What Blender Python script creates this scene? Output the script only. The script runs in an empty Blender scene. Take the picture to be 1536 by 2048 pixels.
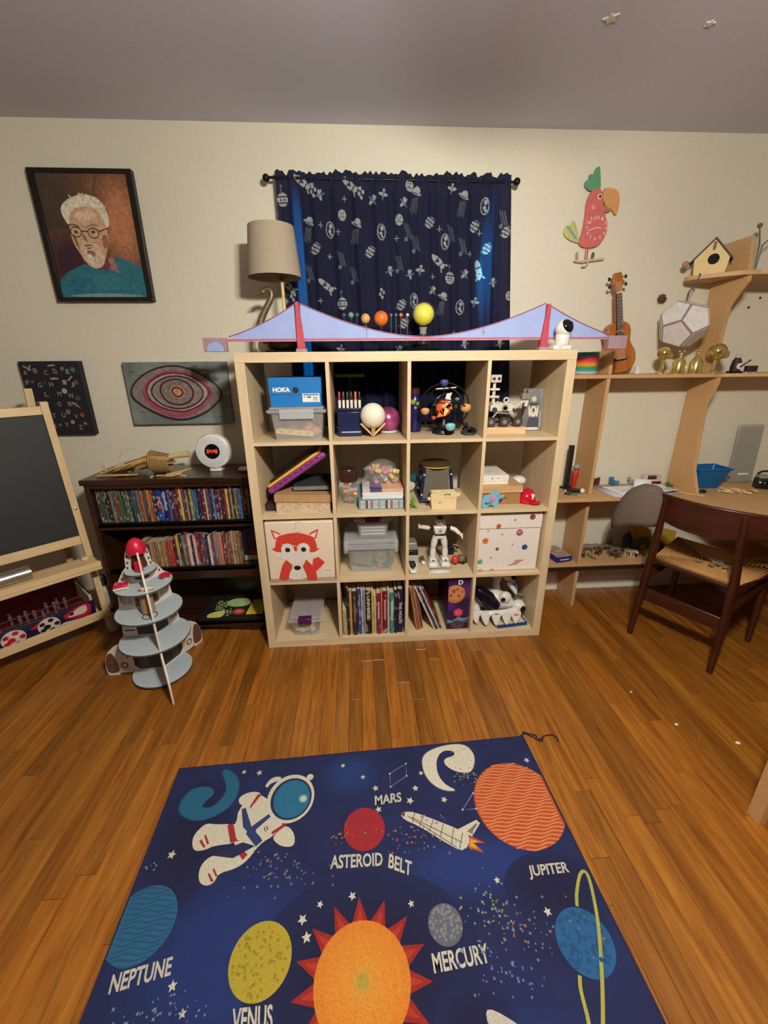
import bpy, bmesh, math, random
import numpy as np
from mathutils import Matrix, Vector
from mathutils.geometry import tessellate_polygon
random.seed(7)
scene = bpy.context.scene
COL = scene.collection
PI = math.pi
# ------------------------------------------------------------------ camera
cam_d = bpy.data.cameras.new('camera'); cam = bpy.data.objects.new('camera', cam_d); COL.objects.link(cam)
cam_d.sensor_fit = 'HORIZONTAL'; cam_d.sensor_width = 36.0; cam_d.lens = 835.4 * 36 / 1536
cam_d.clip_start = .02
def cam_matrix(yaw, pitch, roll):
    cy, sy, cp, sp, cr, sr = math.cos(yaw), math.sin(yaw), math.cos(pitch), math.sin(pitch), math.cos(roll), math.sin(roll)
    f = Vector((-sy*cp, cy*cp, -sp)); r = Vector((cy, sy, 0)); u = r.cross(f)
    r2 = cr*r + sr*u; u2 = -sr*r + cr*u
    return Matrix((r2, u2, -f)).transposed().to_4x4()
cam.matrix_world = Matrix.Translation((.50726, -1.88429, 1.42601)) @ cam_matrix(-.0597106, .3441106, -.0097219)
scene.camera = cam
# ------------------------------------------------------------------ world, exposure
w = bpy.data.worlds.new('dusk_sky'); scene.world = w; w.use_nodes = True
bg = w.node_tree.nodes['Background']; bg.inputs[0].default_value = (.01, .5, .8, 1); bg.inputs[1].default_value = 45.
scene.view_settings.view_transform = 'Standard'; scene.view_settings.look = 'None'
scene.view_settings.gamma = 1; scene.view_settings.use_curve_mapping = False
scene.view_settings.exposure = 0.0
LAMP = 920.0                                   # strength of the bulbs in the ceiling fan's light kit
LAMP_COL = (1.0, .945, .85)
# ------------------------------------------------------------------ helpers
def lin(c):
    return tuple(((x/255)/12.92 if x/255 <= .04045 else ((x/255+.055)/1.055)**2.4) for x in c[:3])
MATS = {}
def _new(name):
    m = bpy.data.materials.new(name); m.use_nodes = True
    nt = m.node_tree; return m, nt, nt.nodes['Principled BSDF']
def pm(name, rgb, rough=.55, metal=0., var=.06, scale=30., bump=0., emis=0., coat=0., sss=0.):
    """plain procedural material: colour with a little noise, optional bump"""
    if name in MATS: return MATS[name]
    m, nt, b = _new(name); c = lin(rgb)
    N = nt.nodes.new; L = nt.links.new
    tc = N('ShaderNodeTexCoord'); no = N('ShaderNodeTexNoise'); no.inputs['Scale'].default_value = scale; no.inputs['Detail'].default_value = 3
    L(tc.outputs['Object'], no.inputs['Vector'])
    rp = N('ShaderNodeValToRGB')
    rp.color_ramp.elements[0].position = .3; rp.color_ramp.elements[1].position = .7
    rp.color_ramp.elements[0].color = (*[max(0, x*(1-var)) for x in c], 1); rp.color_ramp.elements[1].color = (*[min(1, x*(1+var)) for x in c], 1)
    L(no.outputs['Fac'], rp.inputs[0]); L(rp.outputs[0], b.inputs['Base Color'])
    b.inputs['Roughness'].default_value = rough; b.inputs['Metallic'].default_value = metal
    if coat: b.inputs['Coat Weight'].default_value = coat; b.inputs['Coat Roughness'].default_value = .15
    if emis: b.inputs['Emission Color'].default_value = (*c, 1); b.inputs['Emission Strength'].default_value = emis
    if bump:
        bp = N('ShaderNodeBump'); bp.inputs['Strength'].default_value = bump; bp.inputs['Distance'].default_value = .002
        L(no.outputs['Fac'], bp.inputs['Height']); L(bp.outputs[0], b.inputs['Normal'])
    MATS[name] = m; return m
def wood(name, c0, c1, axis=2, scale=14., stretch=14., rough=.45, tint=False, coat=0., bump=.05):
    """wood grain stretched along one axis; tint=True multiplies by the object's own colour"""
    if name in MATS: return MATS[name]
    m, nt, b = _new(name); N = nt.nodes.new; L = nt.links.new
    tc = N('ShaderNodeTexCoord'); mp = N('ShaderNodeMapping'); s = [scale]*3; s[axis] = scale/stretch; mp.inputs['Scale'].default_value = s
    L(tc.outputs['Object'], mp.inputs['Vector'])
    oi = N('ShaderNodeObjectInfo')
    ad = N('ShaderNodeVectorMath'); ad.operation = 'ADD'; L(mp.outputs[0], ad.inputs[0])
    ml = N('ShaderNodeMath'); ml.operation = 'MULTIPLY'; ml.inputs[1].default_value = 37.; L(oi.outputs['Random'], ml.inputs[0])
    L(ml.outputs[0], ad.inputs[1])
    no = N('ShaderNodeTexNoise'); no.inputs['Scale'].default_value = 1.; no.inputs['Detail'].default_value = 6; no.inputs['Roughness'].default_value = .65; no.inputs['Distortion'].default_value = .6
    L(ad.outputs[0], no.inputs['Vector'])
    rp = N('ShaderNodeValToRGB'); rp.color_ramp.elements[0].position = .32; rp.color_ramp.elements[1].position = .68
    rp.color_ramp.elements[0].color = (*lin(c0), 1); rp.color_ramp.elements[1].color = (*lin(c1), 1)
    L(no.outputs['Fac'], rp.inputs[0])
    if tint:
        mx = N('ShaderNodeMixRGB'); mx.blend_type = 'MULTIPLY'; mx.inputs[0].default_value = 1
        L(rp.outputs[0], mx.inputs[1]); L(oi.outputs['Color'], mx.inputs[2]); L(mx.outputs[0], b.inputs['Base Color'])
    else: L(rp.outputs[0], b.inputs['Base Color'])
    b.inputs['Roughness'].default_value = rough
    if coat: b.inputs['Coat Weight'].default_value = coat; b.inputs['Coat Roughness'].default_value = .25
    bp = N('ShaderNodeBump'); bp.inputs['Strength'].default_value = bump; bp.inputs['Distance'].default_value = .002
    L(no.outputs['Fac'], bp.inputs['Height']); L(bp.outputs[0], b.inputs['Normal'])
    MATS[name] = m; return m
def clear(name, rgb, fac=.28, rough=.18):
    """thin clear or cloudy plastic and glass"""
    if name in MATS: return MATS[name]
    m, nt, b = _new(name); N = nt.nodes.new; L = nt.links.new
    b.inputs['Base Color'].default_value = (*lin(rgb), 1); b.inputs['Roughness'].default_value = rough
    t = N('ShaderNodeBsdfTransparent'); mx = N('ShaderNodeMixShader')
    no = N('ShaderNodeTexNoise'); no.inputs['Scale'].default_value = 18; mr = N('ShaderNodeMapRange')
    mr.inputs['To Min'].default_value = fac*.75; mr.inputs['To Max'].default_value = fac*1.25
    L(no.outputs['Fac'], mr.inputs['Value']); L(mr.outputs[0], mx.inputs[0])
    L(t.outputs[0], mx.inputs[1]); L(b.outputs[0], mx.inputs[2]); L(mx.outputs[0], nt.nodes['Material Output'].inputs['Surface'])
    MATS[name] = m; return m
def printed(name='printed_colour', rough=.6, var=.1, scale=120., bump=0., trans=0., gain=1.):
    """flat print: the colour stored on the mesh, slightly mottled"""
    if name in MATS: return MATS[name]
    m, nt, b = _new(name); N = nt.nodes.new; L = nt.links.new
    at = N('ShaderNodeVertexColor'); at.layer_name = 'Col'
    tc = N('ShaderNodeTexCoord'); no = N('ShaderNodeTexNoise'); no.inputs['Scale'].default_value = scale; no.inputs['Detail'].default_value = 2
    L(tc.outputs['Object'], no.inputs['Vector'])
    mr = N('ShaderNodeMapRange'); mr.inputs['From Min'].default_value = .3; mr.inputs['From Max'].default_value = .7
    mr.inputs['To Min'].default_value = gain*(1-var); mr.inputs['To Max'].default_value = gain*(1+var); L(no.outputs['Fac'], mr.inputs['Value'])
    mx = N('ShaderNodeVectorMath'); mx.operation = 'SCALE'; L(at.outputs['Color'], mx.inputs[0]); L(mr.outputs[0], mx.inputs['Scale'])
    L(mx.outputs[0], b.inputs['Base Color']); b.inputs['Roughness'].default_value = rough
    if bump:
        bp = N('ShaderNodeBump'); bp.inputs['Strength'].default_value = bump; bp.inputs['Distance'].default_value = .002
        L(no.outputs['Fac'], bp.inputs['Height']); L(bp.outputs[0], b.inputs['Normal'])
    if trans:
        tr = N('ShaderNodeBsdfTranslucent'); sc = N('ShaderNodeMixShader'); sc.inputs[0].default_value = trans
        gm = N('ShaderNodeGamma'); gm.inputs['Gamma'].default_value = .55; L(mx.outputs[0], gm.inputs['Color']); L(gm.outputs[0], tr.inputs['Color']); L(b.outputs[0], sc.inputs[1]); L(tr.outputs[0], sc.inputs[2])
        L(sc.outputs[0], nt.nodes['Material Output'].inputs['Surface'])
    MATS[name] = m; return m
def tinted(name, rough=.5, stripes=False):
    """colour taken from the object itself; stripes=True adds lettering-like flecks along the spine"""
    if name in MATS: return MATS[name]
    m, nt, b = _new(name); N = nt.nodes.new; L = nt.links.new
    oi = N('ShaderNodeObjectInfo'); tc = N('ShaderNodeTexCoord')
    no = N('ShaderNodeTexNoise'); no.inputs['Scale'].default_value = 1.; no.inputs['Detail'].default_value = 2
    mp = N('ShaderNodeMapping'); mp.inputs['Scale'].default_value = (1.0, .3, 5.5) if stripes else (20, 20, 20)
    L(tc.outputs['Object'], mp.inputs['Vector'])
    ad = N('ShaderNodeVectorMath'); ad.operation = 'ADD'; ml = N('ShaderNodeMath'); ml.operation = 'MULTIPLY'; ml.inputs[1].default_value = 53.
    L(oi.outputs['Random'], ml.inputs[0]); L(mp.outputs[0], ad.inputs[0]); L(ml.outputs[0], ad.inputs[1]); L(ad.outputs[0], no.inputs['Vector'])
    rp = N('ShaderNodeValToRGB'); rp.color_ramp.elements[0].position = .54 if stripes else .4; rp.color_ramp.elements[1].position = .62
    rp.color_ramp.elements[0].color = (1, 1, 1, 1); rp.color_ramp.elements[1].color = (.6, .6, .6, 1) if stripes else (.85, .85, .85, 1)
    L(no.outputs['Fac'], rp.inputs[0])
    mx = N('ShaderNodeMixRGB'); mx.blend_type = 'MULTIPLY'; mx.inputs[0].default_value = 1
    L(oi.outputs['Color'], mx.inputs[1]); L(rp.outputs[0], mx.inputs[2])
    if stripes:
        no2 = N('ShaderNodeTexNoise'); no2.inputs['Scale'].default_value = 1.6; no2.inputs['Detail'].default_value = 0
        L(ad.outputs[0], no2.inputs['Vector']); r2 = N('ShaderNodeValToRGB'); r2.color_ramp.elements[0].position = .63; r2.color_ramp.elements[1].position = .70
        r2.color_ramp.elements[0].color = (0, 0, 0, 1); r2.color_ramp.elements[1].color = (.8, .8, .8, 1); L(no2.outputs['Fac'], r2.inputs[0])
        m2 = N('ShaderNodeMixRGB'); m2.inputs[2].default_value = (.40, .37, .31, 1); L(r2.outputs[0], m2.inputs[0]); L(mx.outputs[0], m2.inputs[1])
        L(m2.outputs[0], b.inputs['Base Color'])
    else: L(mx.outputs[0], b.inputs['Base Color'])
    b.inputs['Roughness'].default_value = rough
    MATS[name] = m; return m
W = {}                                       # world matrix of every Empty and part
def I4(): return Matrix.Identity(4)
def rotz(a): return Matrix.Rotation(a, 4, 'Z')
def TR(x, y, z): return Matrix.Translation((x, y, z))
def tag(o, label=None, cat=None, group=None, kind=None):
    if label: o['label'] = label
    if cat: o['category'] = cat
    if group: o['group'] = group
    if kind: o['kind'] = kind
    return o
def thing(name, label, cat, loc=(0, 0, 0), rz=0., group=None, rot=None):
    o = bpy.data.objects.new(name, None); COL.objects.link(o); o.empty_display_size = .05
    M = TR(*loc) @ (rot if rot is not None else rotz(rz))
    o.matrix_world = M; W[o.name] = M.copy()
    return tag(o, label, cat, group)
class G:
    """collects shapes; done() links them as ONE mesh object. Shapes are placed in the frame of `th` (a thing) or in world space"""
    def __init__(s, th=None, T=None):
        s.v = []; s.f = []; s.mi = []; s.fc = []; s.k = 0; s.col = None
        s.T = (W[th.name].copy() if th is not None else I4())
        if T is not None: s.T = s.T @ T
        s.th = th
    def add(s, vs, fs, M=None):
        n = len(s.v); T = s.T @ M if M is not None else s.T
        s.v += [T @ Vector(p) for p in vs]
        for f in fs: s.f.append([n+i for i in f]); s.mi.append(s.k); s.fc.append(s.col)
        return s
    def mat(s, k): s.k = k; return s
    def box(s, x0, x1, y0, y1, z0, z1, M=None):
        v = [(x0,y0,z0),(x1,y0,z0),(x1,y1,z0),(x0,y1,z0),(x0,y0,z1),(x1,y0,z1),(x1,y1,z1),(x0,y1,z1)]
        return s.add(v, [(0,3,2,1),(4,5,6,7),(0,1,5,4),(1,2,6,5),(2,3,7,6),(3,0,4,7)], M)
    def cbox(s, c, d, M=None):
        return s.box(c[0]-d[0]/2, c[0]+d[0]/2, c[1]-d[1]/2, c[1]+d[1]/2, c[2]-d[2]/2, c[2]+d[2]/2, M)
    def frus(s, x0, x1, y0, y1, z0, z1, ix, iy, M=None):
        """box whose bottom is smaller by ix, iy on each side"""
        v = [(x0+ix,y0+iy,z0),(x1-ix,y0+iy,z0),(x1-ix,y1-iy,z0),(x0+ix,y1-iy,z0),(x0,y0,z1),(x1,y0,z1),(x1,y1,z1),(x0,y1,z1)]
        return s.add(v, [(0,3,2,1),(4,5,6,7),(0,1,5,4),(1,2,6,5),(2,3,7,6),(3,0,4,7)], M)
    def prism(s, pts, d0, d1, ax='y', M=None):
        n = len(pts)
        mk = {'y': lambda p, d: (p[0], d, p[1]), 'z': lambda p, d: (p[0], p[1], d), 'x': lambda p, d: (d, p[0], p[1])}[ax]
        v = [mk(p, d0) for p in pts] + [mk(p, d1) for p in pts]
        fs = [tuple(range(n)), tuple(range(2*n-1, n-1, -1))] + [(i, i+n, (i+1) % n+n, (i+1) % n) for i in range(n)]
        return s.add(v, fs, M)
    def lathe(s, prof, c=(0, 0, 0), n=20, M=None, cap=True):
        v = []; fs = []
        for r, z in prof:
            for i in range(n):
                a = 2*PI*i/n; v.append((c[0]+r*math.cos(a), c[1]+r*math.sin(a), c[2]+z))
        for j in range(len(prof)-1):
            for i in range(n): fs.append((j*n+i, j*n+(i+1) % n, (j+1)*n+(i+1) % n, (j+1)*n+i))
        if cap:
            fs.append(tuple(range(n-1, -1, -1))); fs.append(tuple((len(prof)-1)*n+i for i in range(n)))
        return s.add(v, fs, M)
    def cyl(s, p, q, r, n=10, r2=None):
        return s.tube([p, q], [r, r if r2 is None else r2], n)
    def tube(s, pts, r, n=8, closed=False, flat=1.):
        P = [Vector(p) for p in pts]; m = len(P); R = r if isinstance(r, (list, tuple)) else [r]*m
        v = []; fs = []; up = None
        for i, p in enumerate(P):
            a = P[(i-1) % m] if (i > 0 or closed) else p; b = P[(i+1) % m] if (i < m-1 or closed) else p
            t = (b-a).normalized()
            if up is None:
                up = Vector((0, 0, 1)) if abs(t.z) < .9 else Vector((1, 0, 0))
            e = (up - t*up.dot(t))
            if e.length < 1e-5: e = t.orthogonal()
            e.normalize(); g = t.cross(e); up = e
            for k in range(n):
                an = 2*PI*k/n; v.append(p + e*(R[i]*math.cos(an)) + g*(R[i]*flat*math.sin(an)))
        for j in range(m if closed else m-1):
            for k in range(n): fs.append((j*n+k, j*n+(k+1) % n, ((j+1) % m)*n+(k+1) % n, ((j+1) % m)*n+k))
        if not closed: fs.append(tuple(range(n-1, -1, -1))); fs.append(tuple((m-1)*n+k for k in range(n)))
        return s.add(v, fs)
    def ball(s, c, r, sc=(1, 1, 1), n=16, m=10, M=None, z0=-1., z1=1.):
        a0 = math.asin(max(-1, z0)); a1 = math.asin(min(1, z1)); pr = []
        for j in range(m+1):
            a = a0+(a1-a0)*j/m; pr.append((max(.0008, math.cos(a)), math.sin(a)))
        MM = TR(*c) @ Matrix.Diagonal((r*sc[0], r*sc[1], r*sc[2], 1))
        if M is not None: MM = M @ MM
        return s.lathe(pr, (0, 0, 0), n, MM)
    def ring(s, c, R, r, ax=(0, 0, 1), n=28, k=6, sy=1.):
        q = Vector((0, 0, 1)).rotation_difference(Vector(ax).normalized())
        pts = [Vector(c)+q @ Vector((R*math.cos(2*PI*i/n), R*sy*math.sin(2*PI*i/n), 0)) for i in range(n)]
        return s.tube(pts, r, k, closed=True)
    def done(s, name, mats, parent='th', bevel=0., smooth=True, angle=38, sub=0, kind=None, label=None, cat=None, group=None, at=None, color=None, solid=0.):
        par = s.th if parent == 'th' else parent
        if not isinstance(mats, (list, tuple)): mats = [mats]
        if par is not None: M = W[par.name]
        else:
            if at is None:
                xs = [p.x for p in s.v]; ys = [p.y for p in s.v]; zs = [p.z for p in s.v]
                at = ((min(xs)+max(xs))/2, (min(ys)+max(ys))/2, min(zs))
            M = TR(*at)
        Mi = M.inverted()
        me = bpy.data.meshes.new(name); me.from_pydata([Mi @ p for p in s.v], [], s.f); me.update()
        for m in mats: me.materials.append(m)
        me.polygons.foreach_set('material_index', s.mi)
        if any(c is not None for c in s.fc):
            ca = me.color_attributes.new('Col', 'FLOAT_COLOR', 'CORNER'); buf = []
            for p, c in zip(me.polygons, s.fc): buf += [*(c or (1, 1, 1)), 1.]*p.loop_total
            ca.data.foreach_set('color', buf)
        bm = bmesh.new(); bm.from_mesh(me); bmesh.ops.recalc_face_normals(bm, faces=bm.faces); bm.to_mesh(me); bm.free()
        if smooth:
            me.polygons.foreach_set('use_smooth', [True]*len(me.polygons)); me.set_sharp_from_angle(angle=math.radians(angle))
        o = bpy.data.objects.new(name, me); COL.objects.link(o)
        if par is not None: o.parent = par
        else: o.matrix_world = M
        W[o.name] = M.copy()
        if solid:
            md = o.modifiers.new('thickness', 'SOLIDIFY'); md.thickness = solid; md.offset = 0
        if bevel:
            md = o.modifiers.new('bevel', 'BEVEL'); md.width = bevel; md.segments = 2; md.limit_method = 'ANGLE'; md.angle_limit = math.radians(40)
        if sub:
            md = o.modifiers.new('sub', 'SUBSURF'); md.levels = sub; md.render_levels = sub
        if color: o.color = (*lin(color), 1)
        return tag(o, label, cat, group, kind)
def copy_tree(o, M=None, parent=None):
    c = o.copy(); COL.objects.link(c)
    if parent is not None: c.parent = parent
    if M is not None: c.matrix_world = M
    W[c.name] = M.copy() if M is not None else W[parent.name].copy()
    for ch in list(o.children): copy_tree(ch, None, c)
    return c
# ---- flat vector print: polygons in a 2D frame laid on a surface in thin layers
def circ(x, y, r, n=28, ry=None, a0=0.):
    ry = r if ry is None else ry; ca, sa = math.cos(a0), math.sin(a0)
    return [(x+ca*r*math.cos(2*PI*i/n)-sa*ry*math.sin(2*PI*i/n), y+sa*r*math.cos(2*PI*i/n)+ca*ry*math.sin(2*PI*i/n)) for i in range(n)]
def star2(x, y, r, n=5, k=.45, a0=PI/2):
    return [(x+(r if i % 2 == 0 else r*k)*math.cos(a0+PI*i/n), y+(r if i % 2 == 0 else r*k)*math.sin(a0+PI*i/n)) for i in range(2*n)]
def smooth2(pts, it=2, closed=True):
    for _ in range(it):
        q = []; n = len(pts)
        for i in range(n if closed else n-1):
            a, b = pts[i], pts[(i+1) % n]
            q += [(a[0]*.75+b[0]*.25, a[1]*.75+b[1]*.25), (a[0]*.25+b[0]*.75, a[1]*.25+b[1]*.75)]
        if not closed: q = [pts[0]]+q+[pts[-1]]
        pts = q
    return pts
def clip2(poly, ax, val, keep):
    """clip a convex-ish polygon against x or y = val; keep = +1 keeps larger"""
    out = []; n = len(poly)
    for i in range(n):
        a, b = poly[i], poly[(i+1) % n]; da, db = (a[ax]-val)*keep, (b[ax]-val)*keep
        if da >= 0: out.append(a)
        if da*db < 0:
            t = da/(da-db); out.append((a[0]+(b[0]-a[0])*t, a[1]+(b[1]-a[1])*t))
    return out
FONT_CACHE = {}
def glyphs(txt, bold=0.):
    """outline text turned into polygons (unit height, origin at lower left)"""
    key = (txt, bold)
    if key in FONT_CACHE: return FONT_CACHE[key]
    cu = bpy.data.curves.new('lettering', 'FONT'); cu.body = txt; cu.offset = bold; cu.resolution_u = 3
    ob = bpy.data.objects.new('lettering', cu); COL.objects.link(ob)
    me = bpy.data.meshes.new_from_object(ob.evaluated_get(bpy.context.evaluated_depsgraph_get()))
    bpy.data.objects.remove(ob); bpy.data.curves.remove(cu)
    v = [tuple(p.co[:2]) for p in me.vertices]; x0 = min(p[0] for p in v); x1 = max(p[0] for p in v); y0 = min(p[1] for p in v); y1 = max(p[1] for p in v)
    h = y1-y0; tri = [[((v[i][0]-x0)/h, (v[i][1]-y0)/h) for i in p.vertices] for p in me.polygons]
    bpy.data.meshes.remove(me)
    FONT_CACHE[key] = (tri, (x1-x0)/h); return FONT_CACHE[key]
class Ink:
    """flat print. fn(x, y, h) gives the point of the surface at print position x, y raised by h"""
    def __init__(s, fn, step=.0003, base=.0004): s.fn = fn; s.v = []; s.f = []; s.c = []; s.n = 0; s.step = step; s.base = base
    def poly(s, pts, rgb, conv=False, raise_=True):
        n = len(s.v); h = s.base+s.n*s.step; c = lin(rgb)
        if not raise_ and not conv: s.n += .3
        s.v += [s.fn(p[0], p[1], h) for p in pts]
        if conv or len(pts) < 4: tr = [tuple(range(len(pts)))]
        else: tr = tessellate_polygon([[Vector((p[0], p[1], 0)) for p in pts]])
        for t in tr: s.f.append([n+i for i in t]); s.c.append(c)
        if raise_: s.n += 1
        return s
    def polys(s, L, rgb):
        for p in L: s.poly(p, rgb, raise_=False)
        return s
    def line(s, pts, wd, rgb, closed=False):
        m = len(pts); q = []; n = len(s.v); h = s.base+s.n*s.step; c = lin(rgb)
        for i, p in enumerate(pts):
            a = pts[(i-1) % m] if (closed or i > 0) else p; b = pts[(i+1) % m] if (closed or i < m-1) else p
            dx, dy = b[0]-a[0], b[1]-a[1]; l = math.hypot(dx, dy) or 1; wi = wd[i] if isinstance(wd, (list, tuple)) else wd
            nx, ny = -dy/l*wi/2, dx/l*wi/2; s.v.append(s.fn(p[0]+nx, p[1]+ny, h)); s.v.append(s.fn(p[0]-nx, p[1]-ny, h))
        for i in range(m if closed else m-1):
            j = (i+1) % m; s.f.append([n+2*i, n+2*i+1, n+2*j+1, n+2*j]); s.c.append(c)
        s.n += 1; return s
    def text(s, txt, o, ux, uy, rgb, bold=0.):
        """letters in the frame: origin o (lower left), ux along the line (whole width), uy up (height)"""
        tri, wd = glyphs(txt, bold)
        for t in tri:
            s.poly([(o[0]+ux[0]*p[0]/wd+uy[0]*p[1], o[1]+ux[1]*p[0]/wd+uy[1]*p[1]) for p in t], rgb, conv=True, raise_=False)
        s.n += 1; return s
    def done(s, name, parent, mat=None, kind=None, label=None, world=True):
        M = W[parent.name].inverted() if world else I4()
        me = bpy.data.meshes.new(name); me.from_pydata([M @ Vector(p) for p in s.v], [], s.f); me.update()
        me.materials.append(mat or printed())
        ca = me.color_attributes.new('Col', 'FLOAT_COLOR', 'CORNER'); buf = []
        for p, c in zip(me.polygons, s.c): buf += [*c, 1.]*p.loop_total
        ca.data.foreach_set('color', buf)
        o = bpy.data.objects.new(name, me); COL.objects.link(o); o.parent = parent; W[o.name] = W[parent.name].copy()
        return tag(o, label, None, None, kind)
def on_y(y): return lambda x, z, h: (x, y-h, z)             # print on a surface facing -y
ORD = ['first', 'second', 'third', 'fourth', 'fifth', 'sixth', 'seventh', 'eighth', 'ninth', 'tenth', 'eleventh', 'twelfth', 'thirteenth', 'fourteenth', 'fifteenth', 'sixteenth', 'seventeenth', 'eighteenth', 'nineteenth', 'twentieth']
def ordn(i):
    if i < 20: return ORD[i]
    t = ['twenty', 'thirty', 'forty', 'fifty', 'sixty', 'seventy', 'eighty'][(i+1)//10-2]; r = (i+1) % 10
    return t[:-1]+'ieth' if r == 0 else t+'-'+ORD[r-1]
# ================================================================== THE ROOM
WALL2 = pm('bounce_cut_wall', (46, 42, 38), .8, var=.03, scale=40)  # unseen front wall coloured near-black to cut bounced fill light
WALL3 = pm('side_wall_less_bounce', (150, 142, 126), .8, var=.03, scale=40)  # unseen side walls toned below the cream to limit bounced light
WALL = pm('wall_paint', (219, 212, 191), .75, var=.02, scale=60, bump=.12)
CEIL = pm('ceiling_paint', (200, 201, 214), .8, var=.02, scale=50, bump=.1)
TRIMW = pm('white_trim_paint', (226, 220, 204), .4, var=.02)
XL, XR, YF, YB, ZC = -1.95, 3.30, -4.2, .485, 2.438
WX0, WX1, WZ0, WZ1 = .247, 1.172, 1.22, 2.14                      # window opening
g = G()
g.box(XL-.1, WX0, YB, YB+.14, 0, ZC); g.box(WX1, XR+.1, YB, YB+.14, 0, ZC); g.box(WX0, WX1, YB, YB+.14, 0, WZ0); g.box(WX0, WX1, YB, YB+.14, WZ1, ZC)
g.done('wall_back', WALL, kind='structure')
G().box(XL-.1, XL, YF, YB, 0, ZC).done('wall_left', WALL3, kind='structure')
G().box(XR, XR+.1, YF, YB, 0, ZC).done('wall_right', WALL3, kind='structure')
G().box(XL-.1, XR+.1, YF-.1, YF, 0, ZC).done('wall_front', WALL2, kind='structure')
G().box(XL-.1, XR+.1, YF-.1, YB+.14, ZC, ZC+.08).done('ceiling', CEIL, kind='structure')
G().box(XL, XR, YB-.014, YB-.001, 0, .135).box(XL, XR, YB-.020, YB-.001, 0, .02).done('baseboard_back', TRIMW, kind='structure', bevel=.004)
OAK = wood('oak_floor', (128, 72, 18), (182, 116, 38), axis=1, scale=55, stretch=16, rough=.36, tint=True, coat=.25, bump=.06)
fl = G().box(XL-.1, XR+.1, YF-.1, YB+.14, -.1, -.012).done('floor', pm('subfloor', (60, 36, 16), .7), kind='structure')
rnd = random.Random(11)
def plank_shape(g, x0, x1, y0, y1):
    c = .0011; z = 0.; b = -.0118
    v = [(x0,y0,b),(x1,y0,b),(x1,y1,b),(x0,y1,b),(x0,y0,z-c),(x1,y0,z-c),(x1,y1,z-c),(x0,y1,z-c),(x0+c,y0+c,z),(x1-c,y0+c,z),(x1-c,y1-c,z),(x0+c,y1-c,z)]
    return g.add(v, [(3,2,1,0),(0,1,5,4),(1,2,6,5),(2,3,7,6),(3,0,4,7),(4,5,9,8),(5,6,10,9),(6,7,11,10),(7,4,8,11),(8,9,10,11)])
PW = .0572; npl = 0; far = G()
x = XL-.02
while x < XR:
    y = YB-.001-rnd.uniform(0, .35); top = YB-.001
    first = True
    while top > YF:
        ln = rnd.uniform(.55, 1.35) if not first else rnd.uniform(.3, 1.1); first = False
        bot = max(YF, top-ln)
        if top > -1.55 and npl < 300 and x > -1.75:
            t = .88*rnd.choice([.66, .78, .86, .92, .96, 1, 1, 1.04, 1.08, 1.14]); wv = rnd.uniform(-.06, .06)
            o = plank_shape(G(), x, x+PW-.0006, bot+.0004, top-.0004).done('plank', OAK, fl, smooth=False)
            o.color = (t*(1+wv), t, t*(1-wv*1.5), 1); npl += 1
        else: plank_shape(far, x, x+PW-.0006, bot+.0004, top-.0004)
        top = bot
    x += PW
far.done('planks', OAK, fl, smooth=False, kind='stuff')
# ---- window behind the curtain
wn = thing('window_1', None, None, ((WX0+WX1)/2, YB, WZ0)); wn['kind'] = 'structure'
g = G()
for a in ((WX0, WX0+.005, WZ0, WZ1), (WX1-.03, WX1, WZ0, WZ1), (WX0, WX1, WZ0, WZ0+.04), (WX0, WX1, WZ1-.04, WZ1), (WX0, WX1, 1.57, 1.61)):
    g.box(a[0], a[1], YB+.06, YB+.10, a[2], a[3])
g.done('window_frame', TRIMW, wn, bevel=.003)
for a in ((WX0-.05, WX0, WZ0-.05, WZ1+.05), (WX1, WX1+.05, WZ0-.05, WZ1+.05), (WX0, WX1, WZ0-.05, WZ0), (WX0, WX1, WZ1, WZ1+.05)): G().box(a[0], a[1], YB-.042, YB-.0005, a[2], a[3]).done('light_stop_casing', TRIMW, wn, bevel=.002)  # deep casing added behind the curtain to keep the window glow narrow
G().box(WX0+.03, WX1-.03, YB+.078, YB+.082, WZ0+.04, WZ1-.04).done('window_pane', clear('window_glass', (235, 240, 245), .08, .03), wn)
G().prism([(.285, 1.1), (1.16, 1.1), (1.152, 1.55), (1.118, 1.8), (1.13, 1.95), (1.152, 2.19), (.270, 2.19)], .437, .53, 'y').done('blackout_blind', pm('blind_cloth', (24, 24, 30), .9), wn, label='dark blackout blind')  # blind built extra thick so the light strips beside it stay crisp
# ---- ceiling fan with a light kit (lights the room, hangs behind the camera)
FX, FY = .86, -1.62
fan = thing('ceiling_fan', 'ceiling fan with three frosted globe bulbs at the room centre', 'fan', (FX, FY, ZC), 0)
g = G(fan); g.lathe([(.07, 0), (.065, -.03), (.02, -.045), (.014, -.05), (.014, -.2), (.09, -.21), (.1, -.235), (.09, -.275), (.04, -.285), (.045, -.295), (.04, -.30)], n=24)
g.done('motor_housing', pm('fan_bronze', (70, 52, 36), .35, .6), label='bronze motor housing')
for i in range(5):
    a = math.radians(84)+2*PI*i/5
    G(fan, rotz(a) @ TR(0, 0, -.258) @ Matrix.Rotation(.2, 4, 'X')).prism([(.09, -.025), (.18, -.045), (.56, -.062), (.585, 0), (.56, .062), (.18, .045), (.09, .025)], -.004, .004, 'z').done('blade', wood('fan_blade', (80, 50, 30), (110, 72, 44), axis=0))
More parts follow.
